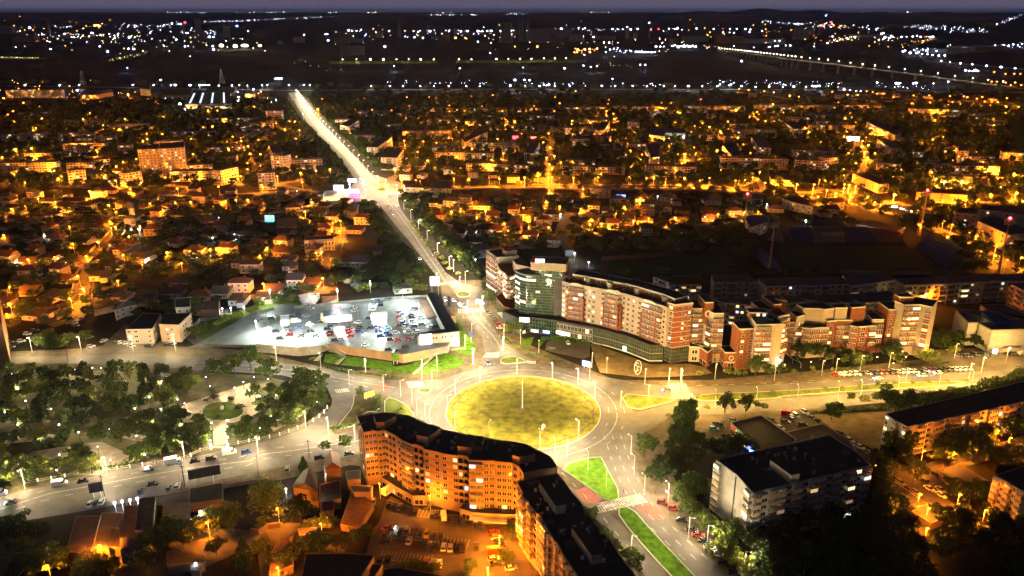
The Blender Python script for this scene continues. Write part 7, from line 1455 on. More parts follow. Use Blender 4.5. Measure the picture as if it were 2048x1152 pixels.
WK = '''c1 90,272 115,178 170,160 285,240 290,283 370,195 425,215 575,267 660,220 745,215 945,265 1065,267 1085,265 1015,228 1075,190 1225,265 1230,285 1430,180 740,280 770,282 1205,213 1230,213 1300,185 1750,200 1875,197 1885,197 1890,232 530,190 630,195 680,195 1040,140 990,135
c2 50,175 70,178 95,178 120,172 430,215 478,218 283,180 450,183 518,180 628,180 695,180 733,178 795,180 820,180 848,178 870,178 795,240 865,305 925,180 987,177 1275,165 1375,160 1410,162 1570,168 1600,168 1628,168 1655,155 1675,170 1700,190 1715,168 1780,130 1895,165 1930,168 1945,160 1460,213 1400,210 1520,245 1550,245 1407,315 1530,300 1555,285 1578,280 1600,275 1645,292 1675,295 1820,268 1845,268 1865,268 1915,265 1975,265 690,393 1055,388 1292,393 1403,378 1445,385 1480,380 1730,373 1758,373 312,380 258,268
c3 20,165 45,170 130,163 228,167 323,167 362,167 412,167 440,170 508,178 283,187 320,187 345,188 435,185 580,235 608,235 460,273 550,270 583,267 597,263 643,262 670,262 390,352 345,265 808,268 885,248 995,220 1180,230 1195,200 1215,215 1240,218 1205,190 1250,205 1310,213 1340,212 1375,210 1400,205 1420,212 1475,212 1490,212'''.replace('\n', ' ')
farl(WK, 16, COOL, 30000, 'lamp_far_white', 'of the works beyond the river plain', 'white floodlight', 'works_floodlight', 1.15)
farl('c1 500,242 620,297 733,390 865,190 1365,150 445,520 c2 150,197 145,205 375,210 c3 913,210 875,90', 14, (.35, .4, 1), 20000, 'lamp_far_blue', 'scattered over the dark plain', 'blue-violet light', 'blue_light', 1.25)
farl('c1 1275,262 1355,265 1395,262 1408,262 1422,262 1497,263', 16, (1, .88, .62), 400000, 'lamp_far_warm', 'of the glaring group at the steelworks', 'huge pale floodlight', 'works_floodlight', 2.6)
farl('c1 545,147 560,145 572,149 c2 722,218 665,218 1350,300 1365,300 1440,300 1007,268 1137,268 1370,285 1410,283 1438,282 1480,280', 14, (1, .45, .15), 26000, 'lamp_far_orange', 'at the works', 'orange floodlight', 'orange_floodlight', 1.5)
farl('c2 1705,298 1722,299 1740,299 1758,300 1776,300 1795,301 1812,300 c3 0,262 20,268 40,266 60,268 75,262 90,268 108,266 125,268 1680,405 1700,408 1720,410 1735,405 1750,408', 12, WHITE, 22000, 'lamp_far_white', 'in the bright loading yard', 'white floodlight', 'yard_floodlight', 1.4)
farl('c3 1320,295 1360,305 1395,308 1430,310 1460,312 1490,318 1525,320 1560,320 1540,350 1590,357 1650,365 1718,370 1800,378 1883,386 1965,393', 10, (1, .95, .8), 15000, 'lamp_far_white', 'in the curved row past the viaduct', 'white lamp', 'plain_lamp', 1.2)
farl('c3 ' + ' '.join('%d,%d' % (1330 + i * 26, 292 - i * 1.5 + (14 if i % 2 else 0) * (1 - i / 40)) for i in range(27)), 12, (.7, .95, .95), 17000, 'lamp_far_white', 'of the long lit yard at the right edge', 'greenish-white lamp', 'plain_lamp', 1.0)
b_ = [q for q in resample(VP, 42)]
for i, p in enumerate(b_):
    r = lamp(p.x, p.y, 9, 0, 'lamp_far_warm', 1.15, (1, .85, .6), 8500, 'along the viaduct deck', 'pale lamp', 'viaduct_lamp', 0, 'pole_metal', 'viaduct lamps', p.z, rad=.6)
farl('c3 155,572', 30, (1, .02, .02), 0, 'lamp_red', 'over the far apartment rows', 'red beacon', 'red_beacon', 1.2); farl('c1 1065,130 c2 1790,172 1835,168 c3 905,127 1380,45 1503,40 1548,45 1300,47', 60, (1, .02, .02), 0, 'lamp_red', 'on the horizon', 'red beacon', 'red_beacon', 1.0)
# the countless small lights along the horizon: one object
b = MB(); rz_ = random.Random(3); NL = []
def dots(s, n, js, jv, m):
    L = P(s)
    for i in range(n):
        t = rz_.random() * (len(L) - 1); k = int(t); f = t - k; NL.append((L[k][0] + (L[k + 1][0] - L[k][0]) * f + rz_.gauss(0, js), L[k][1] + (L[k + 1][1] - L[k][1]) * f + rz_.gauss(0, jv), m))
dots('c1 960,62 1210,60', 14, 1, .4, 0); dots('c1 1350,62 1650,60', 16, 1, .6, 0); dots('c1 1830,60 1950,60', 5, 1, .3, 0); dots('c1 580,138 920,150 1050,135', 34, 3, 1.5, 0); dots('c1 1175,125 1480,118 1940,95', 46, 2, .8, 0); dots('c1 300,155 450,155', 8, 3, 1, 0); dots('c1 700,165 1300,190', 30, 8, 3, 0); dots('c1 420,200 900,215', 24, 8, 2, 1)
dots('c1 60,180 800,250 1500,262', 60, 30, 14, 1); dots('c1 0,150 700,200', 40, 20, 14, 2); dots('c2 0,190 900,215', 50, 20, 9, 1); dots('c2 900,200 2000,260', 60, 20, 12, 1); dots('c3 0,180 1200,215', 60, 20, 12, 2); dots('c1 0,500 850,560', 60, 20, 12, 2)
dots('c2 505,86 790,86', 16, 1, .3, 0); dots('c2 950,80 1120,80', 9, 2, 1, 0); dots('c2 1370,72 1550,72', 12, 1, .3, 1); dots('c2 140,62 230,64', 6, 2, .5, 1); dots('c2 560,64 660,64', 7, 2, .5, 1); dots('c2 1100,175 2000,170', 24, 8, 2, 0); dots('c2 400,185 860,190', 18, 8, 3, 0); dots('c2 1330,290 1470,290', 14, 4, 2, 2); dots('c2 1500,290 1700,295', 18, 5, 2, 0)
dots('c3 500,122 740,140', 26, 3, 1.2, 0); dots('c3 820,148 1010,155', 22, 4, 1.6, 2); dots('c3 740,140 1200,170', 40, 6, 3, 0); dots('c3 1180,210 1280,215', 22, 5, 3, 1); dots('c3 1340,150 1560,160 1800,180', 70, 4, 3, 0); dots('c3 1850,140 1990,95', 20, 3, 1.5, 0); dots('c3 680,78 1280,70', 20, 8, 1.5, 0); dots('c3 1330,64 1360,64', 4, 1, .3, 1); dots('c3 1290,270 1420,235 1490,215', 26, 4, 2, 2)
dots('c3 1330,300 2010,262', 50, 5, 3, 0); dots('c3 0,262 130,268 260,275', 16, 5, 2, 1); dots('c3 900,240 1050,215', 18, 5, 2, 1); dots('c1 0,330 215,335', 30, 2, .5, 3); dots('c1 640,345 850,305', 30, 3, 1.5, 3); dots('c2 1500,370 1700,385', 8, 6, 2, 3); dots('c3 0,60 700,70', 14, 8, 1.5, 0); dots('c2 200,470 1900,490', 46, 8, 2, 0); dots('c3 200,470 1500,500', 70, 8, 3, 0); dots('c1 850,560 1700,590', 40, 5, 4, 0); dots('c1 150,200 900,240', 30, 8, 4, 0); dots('c1 1700,340 2000,420', 14, 8, 4, 3)
for u, v, m in NL:
    if v < 24.5: v = 24.5 + rz_.random()
    p = G(u, v, 3); d = math.hypot(p.x, p.y); rr = d * .00019 * rz_.choice([.6, .8, 1.3]); b.ball((p.x, p.y, 3 + rr), rr, m, 1, 4, 2)
o = b.build('distant_lights', ['lamp_far_white', 'lamp_far_warm', 'lamp_far_orange', 'plain_glow']) if 'plain_glow' in MT else None
if o is None: em('plain_glow', (.9, .75, .2), 6); o = b.build('distant_lights', ['lamp_far_white', 'lamp_far_warm', 'lamp_far_orange', 'plain_glow'])
tag(o, 'countless tiny lights of far villages and works towards the horizon', 'lights', None, 'stuff')
# dark poles without lamps, central mast
for s, h, lab in (('A 533,742', 9, 'dark pole beside the four floodlights'), ('A 942,695', 9.5, 'dark pole between the black car and the billboard frame'), ('B 288,672', 10, 'dark pole right of the billboard frame'), ('B 535,582', 9, 'dark pole by the fenced plot left of the pointed house'), ('s8 665,800', 7, 'thin dark pole on the west boulevard left of centre'), ('s8 1925,600', 10, 'thin pole beside the garden wall left of the ramp')):
    p = GP(s)[0]; r = thing('utility_pole', tuple(p), lab, 'pole', 'plain poles'); obj('pole', pole_mesh(h, 0, 'dark_metal'), r); b = MB(); b.box((p.x, p.y, h - .8), (1.6, .12, .12)); b.build('crossarm', 'dark_metal', r)
p = GP('C 597,338')[0]; r = thing('central_mast', tuple(p), 'tall thin white mast in the middle of the grass circle', 'mast'); b = MB(); b.tube((p.x, p.y, .4), (p.x, p.y, ZT(P('C 597,338')[0], P('C 597,190')[0])), .28, .12, 8); b.build('mast', 'canvas', r); b = MB(); b.box((p.x, p.y, .4), (1.6, 1.6, .5)); b.build('foot', 'concrete', r)
p = GP('C 700,430')[0]; r = thing('ground_sculpture', tuple(p), 'small pale shape lying on the grass circle, lower right of the mast', 'sculpture'); b = MB(); b.ball((p.x, p.y, 1.0), .9, 0, 1.2); b.ball((p.x - .6, p.y - 2, .8), .6); b.build('stone', 'canvas', r)

# ---------------------------------------------------------------- cars
def loft(b, secs, m, cap=True):               # secs: list of (x, halfwidth, zlow, zhigh)
    k = len(b.v); vs = []
    for x, w, z0, z1 in secs: vs += [(x, -w, z0), (x, w, z0), (x, w * .98, z1), (x, -w * .98, z1)]
    fs = []
    for i in range(len(secs) - 1):
        a = i * 4; c = a + 4
        for j in range(4): fs.append((a + j, a + (j + 1) % 4, c + (j + 1) % 4, c + j))
    if cap: fs += [(3, 2, 1, 0), tuple(len(secs) * 4 - 4 + j for j in range(4))]
    b.add(vs, fs, m)
def car_mesh(kind):
    b = MB(); g = MB(); wb = 1.35; L = 2.15; W = .88
    if kind in ('hatch', 'sedan', 'suv'):
        hz = {'hatch': .92, 'sedan': .88, 'suv': 1.05}[kind]
        loft(b, [(-L, W * .82, .40, .78), (-L + .12, W * .95, .26, hz - .08), (-1.2, W, .22, hz), (1.0, W, .22, hz), (1.75, W * .95, .24, hz - .14), (L, W * .80, .34, .62)], 0)
        top = {'hatch': 1.46, 'sedan': 1.42, 'suv': 1.70}[kind]; r0, r1 = {'hatch': (-1.55, .30), 'sedan': (-.95, .30), 'suv': (-1.65, .35)}[kind]; lo, hi = {'hatch': (-2.0, 1.05), 'sedan': (-1.65, 1.05), 'suv': (-2.0, 1.0)}[kind]
        vs = [(lo, -.80, hz - .02), (hi, -.80, hz - .02), (hi, .80, hz - .02), (lo, .80, hz - .02), (r0, -.62, top), (r1, -.62, top), (r1, .62, top), (r0, .62, top)]
        g.add(vs, [(0, 1, 5, 4), (1, 2, 6, 5), (2, 3, 7, 6), (3, 0, 4, 7), (4, 5, 6, 7)]); b.box(((r0 + r1) / 2, 0, top), (r1 - r0 + .06, 1.28, .05), 0, 0)
        for s_ in (-1, 1):
            b.add([(r0, s_ * .63, top), (r0 - .05, s_ * .63, top), (lo - .02, s_ * .815, hz - .02), (lo + .1, s_ * .815, hz - .02)], [(0, 1, 2, 3)], 0); b.add([(r1, s_ * .63, top), (r1 + .08, s_ * .63, top), (hi + .02, s_ * .81, hz - .02), (hi - .08, s_ * .81, hz - .02)], [(0, 1, 2, 3)], 0)
            b.box((L - .10, s_ * .62, .58), (.16, .34, .15), 0, 1); b.box((-L + .06, s_ * .64, .66), (.12, .26, .14), 0, 2)
    elif kind == 'van':
        loft(b, [(-2.7, .92, .35, 2.30), (-2.6, .98, .28, 2.42), (1.1, .98, .28, 2.42), (1.9, .96, .28, 1.45), (2.6, .90, .30, 1.10), (2.75, .82, .36, .8)], 0); wb = 1.75
        g.add([(1.16, -.86, 2.32), (1.16, .86, 2.32), (1.88, .86, 1.50), (1.88, -.86, 1.50)], [(0, 3, 2, 1)]); g.box((1.15, 0, 1.45), (.9, 1.99, .6))
        for s_ in (-1, 1): b.box((2.62, s_ * .68, .75), (.14, .3, .2), 0, 1); b.box((-2.72, s_ * .8, .8), (.06, .15, .4), 0, 2)
    else:
        b.box((-1.1, 0, .95), (4.6, 2.3, 2.3)); loft(b, [(1.3, 1.0, .35, 2.2), (2.2, 1.0, .35, 2.15), (2.9, .98, .35, 1.3), (3.2, .92, .4, 1.1)], 0); b.box((-1.1, 0, .5), (4.6, 1.0, .4), 0, 3); wb = 2.1
        g.add([(2.24, -.88, 2.05), (2.24, .88, 2.05), (2.86, .88, 1.38), (2.86, -.88, 1.38)], [(0, 3, 2, 1)]); g.box((1.9, 0, 1.35), (.7, 2.03, .6))
        for s_ in (-1, 1): b.box((3.15, s_ * .7, .7), (.12, .3, .2), 0, 1)
    bm_ = b.mesh('body', ['car_paint', 'white_trim', 'red_panel', 'dark_metal']); gm = g.mesh('window_glass', ['glass']); w = MB(); w.tube((0, -.11, 0), (0, .11, 0), .33, n=10); wm = w.mesh('wheel', ['tyre']); return bm_, gm, wm, wb
CK = {k: car_mesh(k) for k in ('hatch', 'sedan', 'suv', 'van', 'truck')}; rc_ = random.Random(8)
CC = dict(black=(.012, .012, .014), white=(.72, .72, .70), silver=(.42, .43, .44), grey=(.13, .13, .14), red=(.42, .02, .015), blue=(.02, .06, .30), darkred=(.18, .015, .012), yellow=(.65, .45, .08), lightblue=(.08, .40, .65), orange=(.6, .10, .03), darkblue=(.015, .03, .10))
NC = [0]
def car(p, rz, kind=None, col=None, zone='', look=None, lights=False, z=None):
    kind = kind or rc_.choice(['hatch', 'sedan', 'suv', 'hatch', 'sedan']); col = col or rc_.choice(['black', 'black', 'grey', 'silver', 'silver', 'white', 'darkblue', 'red', 'blue', 'grey'])
    bm_, gm, wm, wb = CK[kind]; d = math.hypot(p[0], p[1]); NC[0] += 1
    r = thing({'van': 'van', 'truck': 'box_truck'}.get(kind, 'car'), (p[0], p[1], p[2] if z is None else z), None, {'van': 'van', 'truck': 'truck'}.get(kind, 'car'), 'parked cars', rz)
    obj('body', bm_, r, CC[col]); obj('window_glass', gm, r)
    for sx_ in (-1, 1):
        for sy_ in (-.78, .78): obj('wheel', wm, r, None, (sx_ * wb, sy_, .33))
    if lights:
        for s_ in (-.62, .62):
            obj('headlight', head_mesh('headlight', .13), r, None, (2.2, s_, .66)); obj('taillight', head_mesh('taillight', .10), r, None, (-2.2, s_, .74))
        plight(r, (3.2, 0, .8), (.9, .95, 1), 160, .2)
    cn = {'darkred': 'dark red', 'lightblue': 'light blue', 'darkblue': 'dark blue'}.get(col, col); nm = {'hatch': 'hatchback', 'sedan': 'saloon car', 'suv': 'tall car', 'van': 'van', 'truck': 'box truck'}[kind]
    auto(r, zone, cn + ' ' + nm, r['category'], 'cars and vans'); return r
def hd(s): a, c = GP(s); return math.atan2(c.y - a.y, c.x - a.x)
ZG = .25
W1 = hd('A 0,700 1274,480')
for s, k_, c_ in (('A 305,690', 'van', 'white'), ('A 425,672', 'sedan', 'black'), ('A 758,613', 'hatch', 'black'), ('A 888,582', 'truck', 'white'), ('A 995,571', 'sedan', 'black'), ('A 1075,557', 'suv', 'black'), ('A 1170,530', 'van', 'white'), ('A 1255,524', 'hatch', 'blue'), ('A 778,687', 'sedan', 'black'), ('A -5,740', 'van', 'white'), ('s5 1715,72', 'suv', 'black'), ('s5 1958,38', 'sedan', 'black')):
    car(G(*P(s)[0], ZG), W1, k_, c_, 'beside the park on the lower boulevard')
for s, k_, c_ in (('A 718,724', 'suv', 'black'), ('A 905,698', 'hatch', 'silver'), ('A 862,710', 'suv', 'grey'), ('s5 1453,165', 'hatch', 'grey'), ('A 460,790', 'sedan', 'silver'), ('A 490,785', 'hatch', 'black'), ('A 520,778', 'hatch', 'silver')): car(G(*P(s)[0], ZG), W1 + 1.4, k_, c_, 'along the workshop side of the lower boulevard')
RZL = hd('t7 400,560 1600,480')
for s in 't7 122,478|t7 430,565|t7 400,603|t7 455,640|t7 588,650|t7 805,492|t7 910,545|t7 895,570|t7 915,615|t7 930,645|t7 1140,560|t7 1135,590|t7 1145,620|t7 1240,500 white|t7 1255,555|t7 1240,580 red|t7 1262,605|t7 1155,655 red|t7 1195,328|t7 1200,365 white|t7 1410,350 white|t7 1495,300 black|t7 1425,250|t7 1475,245 blue|t7 1575,232|t7 1600,224 black|t7 1360,450|t8 60,500 silver|t8 85,548|t8 150,498|t8 95,578|t8 100,602|t8 122,655 darkblue|t8 190,548 silver|t8 205,572 lightblue|t8 150,525 white|t8 200,622 blue|t8 215,645 darkblue|t8 240,695 black|t8 215,812 black|t8 318,828 black|t8 340,383|t8 350,402 blue|t8 340,432 red|t8 475,415 black|t8 485,438 black|t8 370,465 silver|t8 490,485 silver|t8 385,508|t8 395,530|t8 500,512 white|t8 505,545 blue|t8 410,558 silver|t8 430,598 white|t8 440,618|t8 540,592 darkred|t8 530,612|t8 440,690 red|t8 485,706|t8 545,660 black|t8 700,545 silver|t8 720,552 silver|t8 748,552|t8 510,375|t8 525,305 white|t8 190,228 black|t8 120,297 black|t8 330,535 darkred|t8 20,340 white|t8 215,228|t7 200,560 silver|t7 300,600|t7 250,450 black|t7 350,680 black|t7 690,520 white|t7 700,600|t7 760,650 silver|t7 560,560 blue|t7 640,420|t7 1040,690 silver|t7 1330,640 white|t7 1380,560|t7 1330,760|t7 980,700 black|t7 700,340 silver|t8 300,620 silver|t8 320,700|t8 410,780 black|t8 590,440 white|t8 600,520'.split('|'):
    w = s.split(); p = G(*P(w[0] + ' ' + w[1])[0], HD + .03); car(p, RZL + rc_.choice([0, math.pi]) + rc_.uniform(-.05, .05), None, w[2] if len(w) > 2 else None, 'on the raised supermarket car park')
car(G(*P('t7 530,485')[0], HD + .03), RZL, 'van', 'white', 'on the raised supermarket car park')
L = GP('t4 150,915 500,900 900,885 1340,862 s4 560,1030', ZG); RZE = hd('t4 150,915 900,885')
for i, p in enumerate(resample(L, 2.75)[:40]): car(p, RZE - 1.0, None, ['grey', 'white', 'white', 'silver', 'white', 'black', 'silver', 'black', 'grey', 'black', 'black'][i % 11] if i % 9 else 'red', 'in the long kerbside row on the east boulevard')
for s, n in (('s4 445,880 560,885', 4), ('s4 610,865 780,868', 6), ('s4 1010,860 1150,862', 4)):
    a, c = GP(s, ZG)
    for i in range(n): car(a.lerp(c, i / max(1, n - 1)), RZE - 1.1, None, rc_.choice(['black', 'grey', 'black']), 'before the dark hall')
car(G(*P('s4 1175,860')[0], ZG), RZE + .3, 'van', 'white', 'before the dark hall')
SE1 = hd('D 305,797 655,1140')
for s, k_, c_ in (('D 305,797', 'hatch', 'darkred'), ('D 357,825', 'hatch', 'red'), ('D 398,882', 'sedan', 'black'), ('D 447,930', 'hatch', 'black'), ('D 478,957', 'sedan', 'darkred'), ('D 508,985', 'sedan', 'black'), ('D 537,1020', 'suv', 'white'), ('D 572,1050', 'sedan', 'white'), ('D 602,1092', 'hatch', 'black'), ('D 655,1142', 'sedan', 'black')): car(G(*P(s)[0], ZG), SE1 + 1.0, k_, c_, 'parked slanting beside the south-east boulevard')
RZS = hd('s7 1285,790 1300,650')
for s in '440,285 black hatch|500,305 black hatch|560,320 grey suv|625,350 black hatch|690,365 black sedan|745,370 black hatch|870,305 grey suv|945,400 black hatch|985,400 black sedan|1190,455 black hatch|1282,475 black suv|1378,508 black hatch|1482,518 black hatch|440,700 black suv|360,695 black suv|395,625 darkred hatch|570,612 black hatch|645,605 grey suv|670,705 silver sedan|800,625 black sedan|872,628 yellow hatch|955,645 black sedan|1032,655 black sedan|905,765 black hatch|980,775 black sedan|1067,775 white hatch|1140,785 white sedan|1283,790 black suv|1440,768 black hatch|345,920 black suv|440,915 black suv|865,945 darkred hatch|945,960 grey suv|1018,965 white hatch|265,265 grey hatch|1795,958 black hatch'.split('|'):
    xy, c_, k_ = s.split(); car(G(*P('s7 ' + xy)[0], ZG), RZS + rc_.uniform(-.06, .06) + (math.pi if rc_.random() < .3 else 0), k_, c_, 'in the orange car park of the curved block')
car(G(*P('s7 1065,425')[0], ZG), RZS + .15, 'van', 'white', 'in the orange car park of the curved block'); car(G(*P('s7 455,150')[0], ZG), RZS - .6, 'truck', 'white', 'in the orange car park of the curved block')
for s in '1635,610 red hatch|1668,662 yellow hatch|1690,712 black sedan|1712,755 black sedan|1650,830 orange van|1640,912 yellow hatch|1658,962 black sedan|1830,1015 white sedan'.split('|'): xy, c_, k_ = s.split(); car(G(*P('s7 ' + xy)[0], ZG), .25, k_, c_, 'at the right side of the orange car park')
S2 = hd('s2 1075,438 1330,590')
for s, c_ in (('1078,440', 'white'), ('1152,490', 'white'), ('1232,540', 'white'), ('1325,592', 'silver'), ('1010,395', 'black')): car(G(*P('s2 ' + s)[0], ZG), S2 + .1, 'hatch', c_, 'on the lane behind the grey panel block')
for s, c_, a in (('690,265', 'white', 0), ('755,240', 'white', 0), ('665,292', 'black', 0), ('612,308', 'grey', .9), ('575,352', 'silver', .2), ('805,280', 'grey', 0), ('850,302', 'black', 0), ('515,300', 'black', .2), ('660,280', 'black', 0), ('740,328', 'black', 1)): car(G(*P('s2 ' + s)[0], ZG), S2 + a, None, c_, 'in the small bay behind the corner shop')
car(G(*P('s2 625,255')[0], ZG), S2 + .9, 'van', 'red', 'in the small bay behind the corner shop')
for s, c_, a in (('100,358', 'lightblue', .9), ('120,325', 'black', 0), ('145,335', 'black', 0), ('195,415', 'black', .9), ('240,300', 'silver', .5)): car(G(*P('s2 ' + s)[0], ZG), S2 + a, None, c_, 'on the forecourt of the corner shop')
S3 = hd('s3 300,760 640,1010')
for s, c_, a in (('235,795', 'grey', 0), ('115,625', 'silver', 0), ('510,740', 'black', 0), ('430,790', 'black', .2), ('455,842', 'silver', .1), ('540,850', 'silver', 0), ('545,892', 'white', 0), ('350,872', 'grey', 0), ('710,992', 'silver', 0), ('975,1125', 'silver', 0), ('430,1068', 'white', .1), ('470,980', 'grey', 0), ('520,1005', 'black', .2), ('180,1075', 'silver', .8), ('330,1085', 'grey', .6), ('500,1065', 'silver', 0), ('850,1120', 'black', 0)): car(G(*P('s3 ' + s)[0], ZG), S3 + a, None, c_, 'in the dim orange yard at lower right')
car(G(*P('s3 780,1095')[0], ZG), S3, 'van', 'yellow', 'in the dim orange yard at lower right')
for s, c_, a in (('1015,600', 'silver', 1.2), ('1140,615', 'black', .9), ('1187,618', 'white', .9), ('1235,622', 'silver', .9), ('1285,652', 'white', 0), ('1450,650', 'black', 0), ('890,658', 'silver', .4), ('1680,632', 'grey', .3), ('1640,640', 'black', .3), ('690,385', 'black', .5), ('780,385', 'black', .5), ('725,425', 'silver', 0), ('740,452', 'black', 0), ('340,500', 'black', .3), ('270,535', 'silver', 0), ('210,605', 'silver', .2), ('150,632', 'black', .2), ('40,645', 'silver', 0), ('60,690', 'black', .1), ('110,660', 'grey', .1), ('100,615', 'grey', .1), ('785,160', 'black', 1.3), ('780,205', 'grey', 1.3), ('805,85', 'yellow', 1.3), ('895,290', 'black', 0), ('950,292', 'grey', 0), ('1020,292', 'black', 0), ('860,290', 'silver', 0)):
    car(G(*P('s8 ' + s)[0], ZG), a, None, c_, 'near the yellow office and its side street')
for s, c_, a in (('70,695', 'black', 1.9), ('92,715', 'silver', 1.9), ('118,740', 'black', 1.9), ('130,755', 'grey', 1.9), ('185,820', 'red', .2), ('195,848', 'white', .2), ('845,992', 'white', 1.7), ('685,1048', 'black', .1), ('760,752', 'silver', .1)): car(G(*P('t1 ' + s)[0], ZG), a, None, c_, 'below the brick block and the glass tower')
# moving cars with their lamps on
NBH = hd('c5 655,560 350,180')
for s, k_, c_, h_, z_ in (('c5 655,640', 'sedan', 'silver', NBH + math.pi, 'at the small roundabout'), ('c5 690,665', 'hatch', 'white', NBH + math.pi, 'at the small roundabout'), ('c5 712,672', 'hatch', 'grey', NBH + math.pi, 'at the small roundabout'), ('c5 805,655', 'van', 'white', NBH + math.pi + .6, 'at the small roundabout'), ('c5 850,1000', 'hatch', 'darkblue', NBH + math.pi, 'at the north mouth of the roundabout'), ('c5 605,635', 'suv', 'white', NBH + math.pi, 'at the small roundabout'),
                      ('c5 545,385', 'hatch', 'darkred', NBH, 'on the long boulevard'), ('c5 555,372', 'sedan', 'silver', NBH, 'on the long boulevard'), ('c5 460,400', 'sedan', 'silver', NBH + math.pi, 'on the long boulevard'), ('c5 295,120', 'sedan', 'red', NBH, 'on the long boulevard'), ('c5 310,150', 'hatch', 'silver', NBH, 'on the long boulevard'), ('c5 272,95', 'hatch', 'darkred', NBH, 'on the long boulevard'), ('c5 335,100', 'suv', 'black', NBH, 'on the long boulevard'),
                      ('c1 1895,760', 'hatch', 'white', NBH + math.pi, 'far up the long boulevard'), ('c1 1745,655', 'hatch', 'white', NBH + math.pi, 'far up the long boulevard'), ('c1 1850,745', 'sedan', 'grey', NBH, 'far up the long boulevard'), ('c2 140,1065', 'van', 'white', NBH + math.pi, 'at the orange-white crossing'), ('c2 115,1030', 'sedan', 'white', NBH + math.pi, 'at the orange-white crossing'),
                      ('t4 1130,900', 'sedan', 'silver', RZE + math.pi, 'on the east boulevard roadway'), ('D 325,247', 'hatch', 'grey', RZE + math.pi, 'on the east boulevard roadway'), ('t4 980,925', 'hatch', 'white', RZE + math.pi, 'on the east boulevard roadway'), ('t4 560,955', 'sedan', 'silver', RZE + math.pi, 'on the east boulevard roadway'), ('A 60,780', 'sedan', 'silver', W1 + math.pi, 'on the lower boulevard roadway'), ('s7 440,560', 'hatch', 'darkred', 0, 'in the orange car park of the curved block')):
    car(G(*P(s)[0], ZG if 'c1' not in s else .1), h_, k_, c_, z_, lights=True)
# bay lines
b = MB()
def bays(s, L, n, z, w=.14, both=True):
    a, c = GP(s, z); d = (c - a).normalized(); q = Vector((-d.y, d.x, 0))
    for i in range(n + 1):
        p = a.lerp(c, i / n); p0, p1 = p - q * (L if both else 0), p + q * L; e = d * w / 2; b.quad(*[(v.x, v.y, z) for v in (p0 - e, p1 - e, p1 + e, p0 + e)])
    e = q * w / 2; b.quad(*[(v.x, v.y, z) for v in (a - e, c - e, c + e, a + e)])
for s in ('t7 100,500 110,720', 't7 200,370 230,720', 't7 870,500 890,700', 't7 1110,500 1130,700', 't7 1230,330 1290,700', 't7 1400,300 1540,700', 't8 345,370 450,720', 't8 500,290 560,600', 't8 95,480 240,760'): bays(s, 4.6, 13, HD + .035)
for s, n in (('s7 400,660 1000,700', 16), ('s7 880,730 1330,770', 11), ('s7 450,380 1000,440', 14), ('s7 330,900 900,960', 14), ('s7 1130,500 1520,540', 9)): bays(s, 4.6, n, .335, .12, False)
struct(b.build('bay_markings', 'paint')); wi = 0
for L_w, sd, lab in ((WS, -7.5, 'low pale garden wall along the near side of the long orange street'), (WS, 8, 'low pale garden wall along the far side of the long orange street'), (EB[:-2], -8.5, 'low pale garden wall along the near side of the orange boulevard'), (KS, 6, 'pale garden wall beside the bright lane behind the raised lot'), (DS, 6, 'pale garden wall on the right of the diagonal street'), (DS, -6, 'pale garden wall on the left of the diagonal street')):
    b = MB(); pts_ = resample(offs(L_w, sd), 9)
    for i, (a, c) in enumerate(zip(pts_, pts_[1:])):
        if i % 5 == 3: continue
        m_ = (a + c) / 2; b.box((m_.x, m_.y, 0), ((c - a).length, .3, 1.9), math.atan2(c.y - a.y, c.x - a.x))
    o = b.build('garden_wall', 'cream'); tag(o, lab, 'wall', 'garden walls')
# ---------------------------------------------------------------- people on foot
PM = {}
def person_mesh(step):
    me = bpy.data.meshes.new('body'); vs = [(0, 0, .95), (0, 0, 1.2), (0, 0, 1.42), (0, 0, 1.52), (0, .02, 1.66), (.10, 0, .90), (.11, .18 * step, .50), (.11, .10 * step, .08), (-.10, 0, .90), (-.11, -.12 * step, .50), (-.11, -.28 * step, .10), (.20, 0, 1.38), (.25, -.10 * step, 1.10), (.24, .06 * step, .88), (-.20, 0, 1.38), (-.25, .10 * step, 1.10), (-.24, .22 * step, .90), (.11, .26 * step, .05), (-.11, -.14 * step, .04)]
    es = [(0, 1), (1, 2), (2, 3), (3, 4), (0, 5), (5, 6), (6, 7), (7, 17), (0, 8), (8, 9), (9, 10), (10, 18), (2, 11), (11, 12), (12, 13), (2, 14), (14, 15), (15, 16)]; rd = [.15, .14, .14, .06, .11, .10, .07, .05, .10, .07, .05, .06, .05, .04, .06, .05, .04, .04, .04]
    me.from_pydata(vs, es, []); me.materials.append(MT['person_cloth']); return me, rd
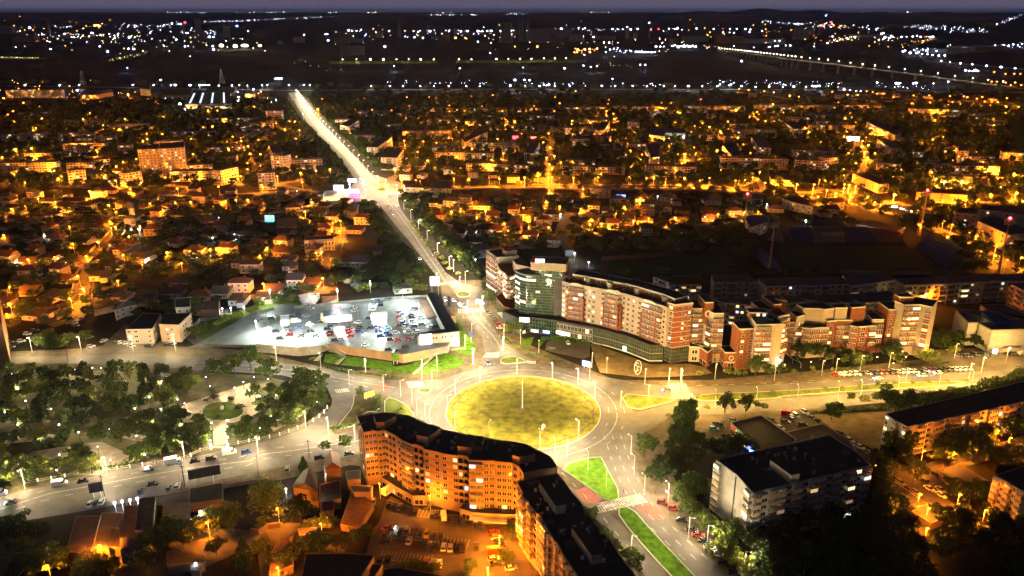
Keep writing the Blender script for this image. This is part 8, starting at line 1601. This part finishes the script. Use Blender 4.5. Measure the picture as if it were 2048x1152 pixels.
for i, (s, a, lab) in enumerate((('C 1092,748', .8, 'person in dark clothes walking near the south-east crossing'), ('D 270,752', 1.6, 'person in dark clothes on the pavement by the red crossing'), ('t8 1075,440', .3, 'person standing on the pavement beside the supermarket lawn'), ('c5 1060,640', .9, 'person on the square by the small roundabout'), ('D 480,175', 2, 'person walking below the round-window shops'))):
    p = G(*P(s)[0], .3); me, rd = person_mesh(1 if i % 2 else .7); o = bpy.data.objects.new('person', me); COL.objects.link(o); o.location = p; o.rotation_euler = (0, 0, a); o.modifiers.new('skin', 'SKIN'); sb = o.modifiers.new('sub', 'SUBSURF'); sb.levels = sb.render_levels = 1
    for v, r_ in zip(me.skin_vertices[0].data, rd): v.radius = (r_, r_)
    me.skin_vertices[0].data[0].use_root = True; tag(o, lab, 'person')
# ---------------------------------------------------------------- labels that count through each neighbourhood
ON = 'zeroth first second third fourth fifth sixth seventh eighth ninth tenth eleventh twelfth thirteenth fourteenth fifteenth sixteenth seventeenth eighteenth nineteenth twentieth'.split()
ORD = lambda n: ON[n] if n < 21 else 'twenty-' + ON[n - 20] if n < 30 else 'thirty-' + ON[n - 30]
for (zone, look, group), L in AUTO.items():
    L.sort(key=lambda q: -q[2]); n = len(L)
    if n == 1: L[0][0]['label'] = '%s %s' % (look, zone) if len((look + ' ' + zone).split()) >= 4 else 'the only %s %s' % (look, zone); continue
    per = n if n <= 9 else 8; rows = [L[i:i + per] for i in range(0, n, per)]
    for ri, row_ in enumerate(rows):
        row_.sort(key=lambda q: q[1])
        for ci, (o, u, v) in enumerate(row_):
            pos = 'leftmost' if ci == 0 else 'rightmost' if ci == len(row_) - 1 else '%s from left' % ORD(ci + 1)
            o['label'] = '%s %s, %s' % (look, zone, ('' if len(rows) == 1 else '%s row, ' % ORD(ri + 1)) + pos)
# ---------------------------------------------------------------- night haze over the plain
HZ = 1
if HZ:
    b = MB(); b.box((0, 44000, -1.5), (110000, 90000, 272)); hz = b.mesh('haze', ['glass']); hz.materials.clear()
    m = bpy.data.materials.new('haze'); m.use_nodes = True; n = m.node_tree; n.nodes.clear(); o_ = n.nodes.new('ShaderNodeOutputMaterial'); pv = n.nodes.new('ShaderNodeVolumePrincipled')
    pv.inputs['Color'].default_value = (.50, .66, 1, 1); pv.inputs['Density'].default_value = .000013; pv.inputs['Anisotropy'].default_value = .6; n.links.new(pv.outputs[0], o_.inputs['Volume']); hz.materials.append(m)
    o = obj('haze', hz); o['kind'] = 'stuff'; o['label'] = 'thin blue night haze over the whole town'
